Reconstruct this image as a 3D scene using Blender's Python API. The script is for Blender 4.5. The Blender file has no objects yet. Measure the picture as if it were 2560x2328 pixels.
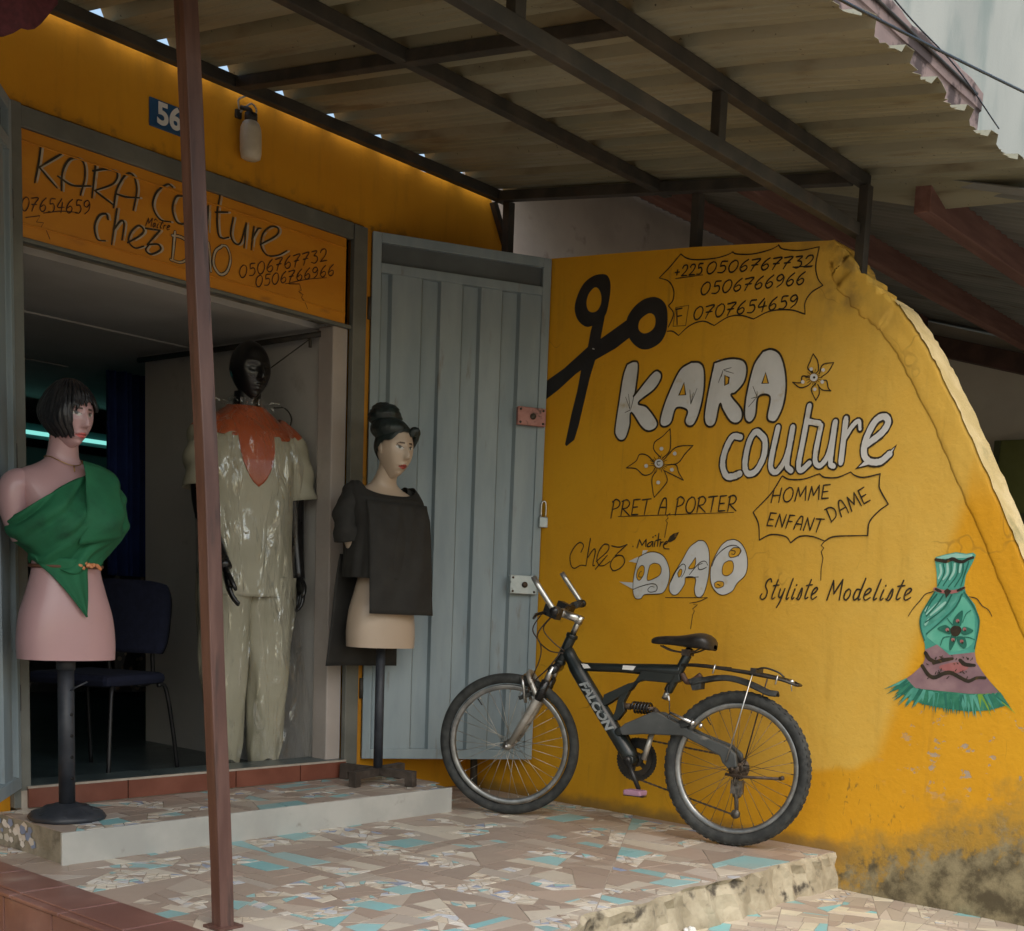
import bpy, bmesh, math, random
import numpy as np
from mathutils import Vector, Matrix, Euler
R = math.radians
C = bpy.context.scene.collection
rnd = random.Random(11)

# ---------------------------------------------------------------- camera, sky, sun, exposure
cam = bpy.data.cameras.new('camera'); cam_o = bpy.data.objects.new('camera', cam); C.objects.link(cam_o)
_rx = Vector((0.60397119, -0.79528664, 0.05232546)); _fw = Vector((0.79340387, 0.59370929, -0.13423704))
_up = _rx.cross(_fw).normalized()
cam_o.matrix_world = Matrix(((_rx.x, _up.x, -_fw.x, 0), (_rx.y, _up.y, -_fw.y, 0), (_rx.z, _up.z, -_fw.z, 1.02), (0, 0, 0, 1)))
cam.sensor_width = 36; cam.lens = 43.043; cam.shift_x = -0.125; cam.shift_y = 0.30
cam.clip_start = 0.05; cam.clip_end = 500
bpy.context.scene.camera = cam_o
SUN_EL, SUN_AZ = R(52), R(208)         # azimuth from +Y clockwise: over the street, behind the camera
w = bpy.data.worlds.new("World"); bpy.context.scene.world = w; w.use_nodes = True
nt = w.node_tree; bg = nt.nodes['Background']; sky = nt.nodes.new('ShaderNodeTexSky')
sky.sky_type = 'NISHITA'; sky.sun_disc = False; sky.sun_elevation = SUN_EL; sky.sun_rotation = SUN_AZ
sky.air_density = 1.6; sky.dust_density = 3.5; sky.ozone_density = 1.0
nt.links.new(sky.outputs[0], bg.inputs[0]); bg.inputs[1].default_value = 0.15
sl = bpy.data.lights.new('sun', 'SUN'); sl.energy = 0.7; sl.angle = R(60); sl.color = (1, .985, .96)
so = bpy.data.objects.new('sun', sl); C.objects.link(so)
_d = Vector((math.sin(SUN_AZ) * math.cos(SUN_EL), math.cos(SUN_AZ) * math.cos(SUN_EL), math.sin(SUN_EL)))
so.rotation_euler = _d.to_track_quat('Z', 'Y').to_euler(); so.location = _d * 20
vs = bpy.context.scene.view_settings
vs.view_transform = 'Standard'; vs.look = 'None'; vs.gamma = 1; vs.exposure = 0.62; vs.use_curve_mapping = False

# ---------------------------------------------------------------- materials
class NT:
    def __init__(s, name):
        s.m = bpy.data.materials.new(name); s.m.use_nodes = True; s.t = s.m.node_tree; s.b = s.t.nodes['Principled BSDF']
        s.pos = s.t.nodes.new('ShaderNodeNewGeometry').outputs['Position']
        s.obj = s.t.nodes.new('ShaderNodeTexCoord').outputs['Object']
    def l(s, a, b): s.t.links.new(a, b)
    def _in(s, sock, v):
        if hasattr(v, 'type') and hasattr(v, 'is_output'): s.l(v, sock)
        elif isinstance(v, (tuple, list)): sock.default_value = tuple(v) + ((1,) if len(v) == 3 and len(sock.default_value) == 4 else ())
        else: sock.default_value = v
    def mth(s, op, a, b=0, c=0, clamp=False):
        n = s.t.nodes.new('ShaderNodeMath'); n.operation = op; n.use_clamp = clamp
        s._in(n.inputs[0], a); s._in(n.inputs[1], b); s._in(n.inputs[2], c); return n.outputs[0]
    def noise(s, scale, detail=4, vec=None, rough=.55, stretch=None, dist=0):
        n = s.t.nodes.new('ShaderNodeTexNoise'); n.inputs['Scale'].default_value = scale; n.inputs['Detail'].default_value = detail
        n.inputs['Roughness'].default_value = rough; n.inputs['Distortion'].default_value = dist
        v = vec or s.obj
        if stretch:
            m = s.t.nodes.new('ShaderNodeMapping'); m.inputs['Scale'].default_value = stretch; s.l(v, m.inputs['Vector']); v = m.outputs[0]
        s.l(v, n.inputs['Vector']); return n.outputs['Fac']
    def ramp(s, v, lo, hi, smooth=True):
        n = s.t.nodes.new('ShaderNodeMapRange'); n.interpolation_type = 'SMOOTHSTEP' if smooth else 'LINEAR'
        s._in(n.inputs['Value'], v); n.inputs['From Min'].default_value = lo; n.inputs['From Max'].default_value = hi; return n.outputs[0]
    def mix(s, f, a, b, mode='MIX'):
        n = s.t.nodes.new('ShaderNodeMix'); n.data_type = 'RGBA'; n.blend_type = mode
        s._in(n.inputs[0], f); s._in(n.inputs[6], a); s._in(n.inputs[7], b); return n.outputs[2]
    def xyz(s, v=None):
        n = s.t.nodes.new('ShaderNodeSeparateXYZ'); s.l(v or s.pos, n.inputs[0]); return n.outputs
    def attr(s, name):
        n = s.t.nodes.new('ShaderNodeAttribute'); n.attribute_name = name; return n.outputs['Color']
    def col(s, v): s._in(s.b.inputs['Base Color'], v)
    def set(s, **k):
        for a, v in k.items(): s._in(s.b.inputs[a.replace('_', ' ')], v)
    def bump(s, h, strength=.3, dist=.01):
        n = s.t.nodes.new('ShaderNodeBump'); n.inputs['Strength'].default_value = strength; n.inputs['Distance'].default_value = dist
        s.l(h, n.inputs['Height']); s.l(n.outputs[0], s.b.inputs['Normal'])
MATS = {}
def M(name, c, c2=None, rough=.6, metal=0, ns=6, bump=0, bs=60, stretch=None, coat=0, spec=.5, lo=.35, hi=.7, rvar=.12, extra=None):
    if name in MATS: return MATS[name]
    n = NT(name); f = n.noise(ns, 6, stretch=stretch)
    c2 = c2 or tuple(min(1, x * 1.3 + .004) for x in c)
    k = n.mix(n.ramp(f, lo, hi), c, c2)
    if extra:
        ec, es, elo, ehi = extra; k = n.mix(n.ramp(n.noise(es, 8, stretch=stretch), elo, ehi), k, ec)
    n.col(k)
    n.set(Metallic=metal, Coat_Weight=coat, Specular_IOR_Level=spec)
    n.l(n.ramp(n.noise(ns * 2.3, 4), 0, 1), n.mthsink) if False else None
    n._in(n.b.inputs['Roughness'], n.mth('ADD', rough - rvar * .5, n.mth('MULTIPLY', n.noise(ns * 2.1, 4), rvar)))
    if bump: n.bump(n.noise(bs, 6), bump, .01)
    MATS[name] = n.m; return n.m

def mat_sidewall():
    n = NT('yellow_painted_plaster'); X, Y, Z = n.xyz()
    big = n.noise(1.6, 5); mid = n.noise(7, 6); fine = n.noise(60, 5); streak = n.noise(3, 5, stretch=(1, 5, .5))
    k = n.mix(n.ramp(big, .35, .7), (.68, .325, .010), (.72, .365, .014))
    # paler yellow area with soft edges, stronger towards the street
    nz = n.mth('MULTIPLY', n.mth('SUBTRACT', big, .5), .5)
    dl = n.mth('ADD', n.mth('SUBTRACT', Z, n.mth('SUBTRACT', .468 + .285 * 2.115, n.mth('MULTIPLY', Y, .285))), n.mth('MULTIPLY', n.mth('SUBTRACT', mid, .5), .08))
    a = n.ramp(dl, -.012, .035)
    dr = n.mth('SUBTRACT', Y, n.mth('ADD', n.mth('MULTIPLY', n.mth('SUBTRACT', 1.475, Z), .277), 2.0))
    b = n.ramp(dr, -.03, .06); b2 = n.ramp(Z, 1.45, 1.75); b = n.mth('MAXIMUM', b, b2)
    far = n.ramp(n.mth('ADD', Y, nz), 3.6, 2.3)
    pale_mask = n.mth('MULTIPLY', n.mth('MULTIPLY', a, b), n.mth('MULTIPLY', far, n.mth('ADD', .55, n.mth('MULTIPLY', mid, .5))))
    k = n.mix(pale_mask, k, (.70, .45, .085))
    # grey dust and greenish dirt in streaks
    k = n.mix(n.mth('MULTIPLY', n.ramp(streak, .52, .8), .24), k, (.36, .19, .02))
    k = n.mix(n.mth('MULTIPLY', n.ramp(fine, .55, .8), .12), k, (.25, .14, .03))
    top = n.mth('MULTIPLY', n.ramp(n.mth('ADD', Z, n.mth('MULTIPLY', n.noise(4, 6), .5)), 2.35, 2.75), n.ramp(n.noise(9, 6), .4, .7))
    k = n.mix(n.mth('MULTIPLY', top, n.ramp(Y, 3.0, 2.5)), k, (.28, .18, .05))
    # flaked patches showing grey render
    zone = n.mth('MULTIPLY', n.ramp(Y, 2.35, 2.0), n.mth('MULTIPLY', n.ramp(Z, .25, .42), n.ramp(Z, .75, .60)))
    fl = n.mth('MULTIPLY', n.ramp(n.noise(13, 8, stretch=(1, 1, 1.4), rough=.65), .60, .625), zone)
    k = n.mix(n.mth('MULTIPLY', fl, .8), k, (.36, .33, .30))
    # scuff marks left by tyres
    sc = n.mth('MULTIPLY', n.ramp(n.noise(38, 4, stretch=(1, 1, .5), dist=.6), .60, .70), n.mth('MULTIPLY', n.mth('MULTIPLY', n.ramp(Y, 2.05, 2.2), n.ramp(Y, 2.6, 2.45)), n.mth('MULTIPLY', n.ramp(Z, .08, .18), n.ramp(Z, .40, .32))))
    k = n.mix(n.mth('MULTIPLY', sc, .6), k, (.12, .085, .03))
    vo = n.t.nodes.new('ShaderNodeTexVoronoi'); vo.feature = 'DISTANCE_TO_EDGE'; vo.inputs['Scale'].default_value = 1.15
    dv = n.t.nodes.new('ShaderNodeTexNoise'); dv.inputs['Scale'].default_value = 5; n.l(n.obj, dv.inputs['Vector'])
    va = n.t.nodes.new('ShaderNodeVectorMath'); va.operation = 'MULTIPLY_ADD'; n.l(dv.outputs['Color'], va.inputs[0]); va.inputs[1].default_value = (.35, .35, .35); n.l(n.obj, va.inputs[2]); n.l(va.outputs[0], vo.inputs['Vector'])
    ck = n.mth('MULTIPLY', n.ramp(vo.outputs['Distance'], .006, .001), n.ramp(n.noise(2.6, 3), .54, .66))
    k = n.mix(n.mth('MULTIPLY', ck, .35), k, (.20, .11, .02))
    dripv = n.mth('MULTIPLY', n.ramp(n.noise(22, 3, stretch=(1, 1, .045)), .63, .74), n.ramp(n.noise(2.2, 3), .48, .62))
    k = n.mix(n.mth('MULTIPLY', dripv, .30), k, (.26, .14, .03))
    # rising damp and mould, higher towards the street
    lim = n.mth('ADD', n.mth('MULTIPLY', n.mth('SUBTRACT', 2.60, Y), .35), -.05)
    dd = n.mth('SUBTRACT', n.mth('ADD', lim, n.mth('MULTIPLY', n.mth('SUBTRACT', n.noise(3.4, 8, rough=.68), .5), .85)), Z)
    k = n.mix(n.mth('MULTIPLY', n.ramp(dd, -.16, .06), .75), k, (.30, .20, .05))
    k = n.mix(n.ramp(n.mth('ADD', dd, n.mth('MULTIPLY', n.mth('SUBTRACT', n.noise(12, 8, rough=.75), .5), .6)), .02, .17), k, n.mix(n.ramp(n.noise(9, 8, rough=.7), .35, .65), (.09, .072, .04), (.31, .26, .15)))
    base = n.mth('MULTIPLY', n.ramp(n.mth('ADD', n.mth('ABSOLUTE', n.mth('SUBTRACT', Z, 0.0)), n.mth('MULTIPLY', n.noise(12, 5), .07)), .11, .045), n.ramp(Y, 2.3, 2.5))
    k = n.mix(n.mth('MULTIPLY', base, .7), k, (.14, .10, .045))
    n.col(k); n.set(Roughness=.72, Specular_IOR_Level=.35)
    h = n.mth('ADD', n.mth('MULTIPLY', mid, .8), n.mth('ADD', n.mth('MULTIPLY', fine, .25), n.mth('MULTIPLY', n.mth('ADD', fl, n.ramp(dd, .0, .1)), -.35)))

    h = n.mth('ADD', n.mth('ADD', h, n.mth('MULTIPLY', n.noise(18, 3, stretch=(1, .8, 1.2), dist=.8), .22)), n.mth('MULTIPLY', n.noise(3, 4), .9)); n.bump(h, .4, .013); return n.m
def mat_facade():
    n = NT('orange_yellow_facade_paint'); X, Y, Z = n.xyz()
    k = n.mix(n.ramp(n.noise(1.3, 5), .3, .7), (.60, .255, .008), (.67, .31, .012))
    k = n.mix(n.mth('MULTIPLY', n.ramp(n.noise(4, 6, stretch=(4, 1, .5)), .5, .8), .35), k, (.28, .125, .012))
    drips = n.mth('MULTIPLY', n.ramp(n.noise(16, 7), .5, .72), n.mth('MULTIPLY', n.ramp(Z, 2.70, 2.72), n.ramp(Z, 2.80, 2.70)))
    k = n.mix(drips, k, (.22, .11, .02))
    n.col(k); n.set(Roughness=.7, Specular_IOR_Level=.35); n.bump(n.mth('ADD', n.noise(9, 6), n.mth('MULTIPLY', n.noise(70, 4), .3)), .3, .01); return n.m
def mat_attr(name, rough=.4, dust=.25, dustc=(.40, .33, .25), bump=.15, bs=30, coat=0, spec=.5):
    n = NT(name); c = n.attr('col')
    k = n.mix(n.mth('MULTIPLY', n.ramp(n.noise(5, 7, vec=n.pos), .35, .75), dust), c, dustc)
    k = n.mix(n.mth('MULTIPLY', n.ramp(n.noise(40, 5, vec=n.pos), .6, .85), dust * .7), k, (.12, .10, .08))
    n.col(k); n._in(n.b.inputs['Roughness'], n.mth('ADD', rough, n.mth('MULTIPLY', n.noise(11, 5, vec=n.pos), .25))); n.set(Specular_IOR_Level=spec, Coat_Weight=coat)
    if bump: n.bump(n.noise(bs, 5, vec=n.pos), bump, .004)
    return n.m

# ---------------------------------------------------------------- mesh helpers
class MB:
    def __init__(s): s.V = []; s.F = []; s.mi = []; s.sm = []; s.cols = []
    def add(s, V, F, mi=0, smooth=False, cols=None):
        o = len(s.V); s.V += [tuple(map(float, v)) for v in V]
        for i, f in enumerate(F): s.F.append([o + j for j in f]); s.mi.append(mi); s.sm.append(smooth); s.cols.append(cols[i] if cols else None)
        return s
    def box(s, x0, x1, y0, y1, z0, z1, mi=0):
        return s.add([(x0,y0,z0),(x1,y0,z0),(x1,y1,z0),(x0,y1,z0),(x0,y0,z1),(x1,y0,z1),(x1,y1,z1),(x0,y1,z1)], [(3,2,1,0),(4,5,6,7),(0,1,5,4),(1,2,6,5),(2,3,7,6),(3,0,4,7)], mi)
    def obox(s, c, a, b, d, mi=0):
        c, a, b, d = map(Vector, (c, a, b, d))
        if a.cross(b).dot(d) < 0: a = -a
        V = [c + a*i + b*j + d*k for k in (-1, 1) for j in (-1, 1) for i in (-1, 1)]
        return s.add(V, [(2,3,1,0),(4,5,7,6),(0,1,5,4),(1,3,7,5),(3,2,6,7),(2,0,4,6)], mi)
    def bar(s, p, q, w, h, up=(0,0,1), mi=0):
        p, q = Vector(p), Vector(q); d = q - p; side = d.cross(Vector(up)).normalized(); u = side.cross(d).normalized()
        return s.obox((p+q)/2, d/2, side*w/2, u*h/2, mi)
    def tube(s, pts, r, n=10, closed=False, cap=True, mi=0, flat=1.0, smooth=True):
        P = [Vector(p) for p in pts]; N = len(P); rr = r if isinstance(r, (list, tuple)) else [r]*N
        T = []
        for i in range(N):
            a = P[(i-1) % N] if (closed or i > 0) else P[i]; b = P[(i+1) % N] if (closed or i < N-1) else P[i]
            T.append((b - a).normalized())
        u = T[0].orthogonal().normalized(); V = []
        if abs(T[0].z) < .9: u = (Vector((0,0,1)) - T[0]*T[0].z).normalized()
        for i in range(N):
            u = (u - T[i]*u.dot(T[i])).normalized(); v = T[i].cross(u)
            for k in range(n):
                a = 2*math.pi*k/n; V.append(P[i] + (u*math.cos(a) + v*math.sin(a)*flat)*rr[i])
        F = []
        for i in range(N if closed else N-1):
            for k in range(n): F.append((i*n+k, i*n+(k+1)%n, ((i+1)%N)*n+(k+1)%n, ((i+1)%N)*n+k))
        if cap and not closed: F += [tuple(reversed(range(n))), tuple(range((N-1)*n, N*n))]
        return s.add(V, F, mi, smooth)
    def prism(s, poly, f, d0, d1, mi=0, smooth=False):
        n = len(poly); V = [f(a, b, d0) for a, b in poly] + [f(a, b, d1) for a, b in poly]
        F = [tuple(range(n)), tuple(reversed(range(n, 2*n)))] + [(i, n+i, n+(i+1)%n, (i+1)%n) for i in range(n)]
        return s.add(V, F, mi, smooth)
    def grid(s, P, cu=False, cv=False, mi=0, smooth=True, skip=None, cols=None):
        n, m = len(P), len(P[0]); V = [p for row in P for p in row]; F = []; cc = [] if cols else None
        for i in range(n if cu else n-1):
            for j in range(m if cv else m-1):
                if skip and skip(i, j): continue
                F.append((i*m+j, i*m+(j+1)%m, ((i+1)%n)*m+(j+1)%m, ((i+1)%n)*m+j))
                if cols: cc.append(cols(i, j))
        return s.add(V, F, mi, smooth, cc)
    def ell(s, c, r, rot=None, n=16, m=12, mi=0):
        P = []
        for i in range(m+1):
            t = math.pi*i/m; row = []
            for j in range(n):
                a = 2*math.pi*j/n; v = Vector((r[0]*math.sin(t)*math.cos(a), r[1]*math.sin(t)*math.sin(a), r[2]*math.cos(t)))
                if rot is not None: v = rot @ v
                row.append(Vector(c) + v)
            P.append(row)
        return s.grid(P, cv=True, mi=mi)
def obj(name, mb, mats, parent=None, origin=None, bevel=0, local=False, subsurf=0, solid=0, merge=False):
    me = bpy.data.meshes.new(name)
    o = bpy.data.objects.new(name, me); C.objects.link(o)
    off = Vector((0, 0, 0))
    if parent is not None: o.parent = parent
    if parent is not None and not local:
        q = parent
        while q is not None: off += Vector(q.location); q = q.parent
        if origin: o.location = Vector(origin) - off; off = Vector(origin)
    elif origin: o.location = origin; off = Vector(origin)
    V = [(v[0]-off.x, v[1]-off.y, v[2]-off.z) for v in mb.V]
    me.from_pydata(V, [], mb.F)
    for m in (mats if isinstance(mats, (list, tuple)) else [mats]): me.materials.append(m)
    me.polygons.foreach_set('material_index', mb.mi); me.polygons.foreach_set('use_smooth', mb.sm)
    if any(c is not None for c in mb.cols):
        a = me.color_attributes.new('col', 'FLOAT_COLOR', 'CORNER'); buf = []
        for p, c in zip(me.polygons, mb.cols):
            c = c or (.5, .5, .5)
            for li in range(p.loop_total):
                cc = c[li] if isinstance(c[0], (tuple, list)) else c
                buf += [cc[0], cc[1], cc[2], 1]
        a.data.foreach_set('color', buf)
    bm = bmesh.new(); bm.from_mesh(me)
    if merge: bmesh.ops.remove_doubles(bm, verts=bm.verts, dist=1e-5)
    bmesh.ops.recalc_face_normals(bm, faces=bm.faces); bm.to_mesh(me); bm.free()
    if solid: md = o.modifiers.new('solid', 'SOLIDIFY'); md.thickness = solid; md.offset = 0
    if bevel: md = o.modifiers.new('bevel', 'BEVEL'); md.width = bevel; md.segments = 2; md.limit_method = 'ANGLE'; md.angle_limit = R(40)
    if subsurf: md = o.modifiers.new('sub', 'SUBSURF'); md.levels = subsurf; md.render_levels = subsurf
    return o
def tag(o, label, cat, group=None):
    o['label'] = label; o['category'] = cat
    if group: o['group'] = group
    return o
def thing(name, label, cat, loc=(0,0,0), rot=None, group=None):
    o = bpy.data.objects.new(name, None); C.objects.link(o); o.location = loc; o.empty_display_size = .1
    if rot: o.rotation_euler = rot
    return tag(o, label, cat, group)
def struct(o): o['kind'] = 'structure'; return o
def crom(P, k=6, closed=False):
    P = [np.array(p, float) for p in P]; n = len(P); out = []
    if n < 3: return [tuple(p) for p in P]
    for i in range(n if closed else n-1):
        a, b = P[i], P[(i+1) % n]
        p = P[i-1] if (closed or i > 0) else 2*a-b; q = P[(i+2) % n] if (closed or i < n-2) else 2*b-a
        for t in np.linspace(0, 1, k, endpoint=False):
            out.append(tuple(.5*((2*a)+(-p+b)*t+(2*p-5*a+4*b-q)*t*t+(-p+3*a-3*b+q)*t**3)))
    if not closed: out.append(tuple(P[-1]))
    return out
def interp(keys, z):
    """smooth interpolation of rows (z, a, b, ...) sorted by z"""
    K = keys
    if z <= K[0][0]: return K[0][1:]
    if z >= K[-1][0]: return K[-1][1:]
    i = max(j for j in range(len(K)-1) if K[j][0] <= z)
    p0, p1, p2, p3 = K[max(i-1,0)], K[i], K[i+1], K[min(i+2,len(K)-1)]; h = p2[0]-p1[0]; t = (z-p1[0])/h; out = []
    for k in range(1, len(K[0])):
        m1 = (p2[k]-p0[k])/max(p2[0]-p0[0],1e-6)*h; m2 = (p3[k]-p1[k])/max(p3[0]-p1[0],1e-6)*h
        out.append((2*t**3-3*t*t+1)*p1[k]+(t**3-2*t*t+t)*m1+(-2*t**3+3*t*t)*p2[k]+(t**3-t*t)*m2)
    return out
def pairs(q): return [(q[i]/2000, q[i+1]/2000) for i in range(0, len(q), 2)]
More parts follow.
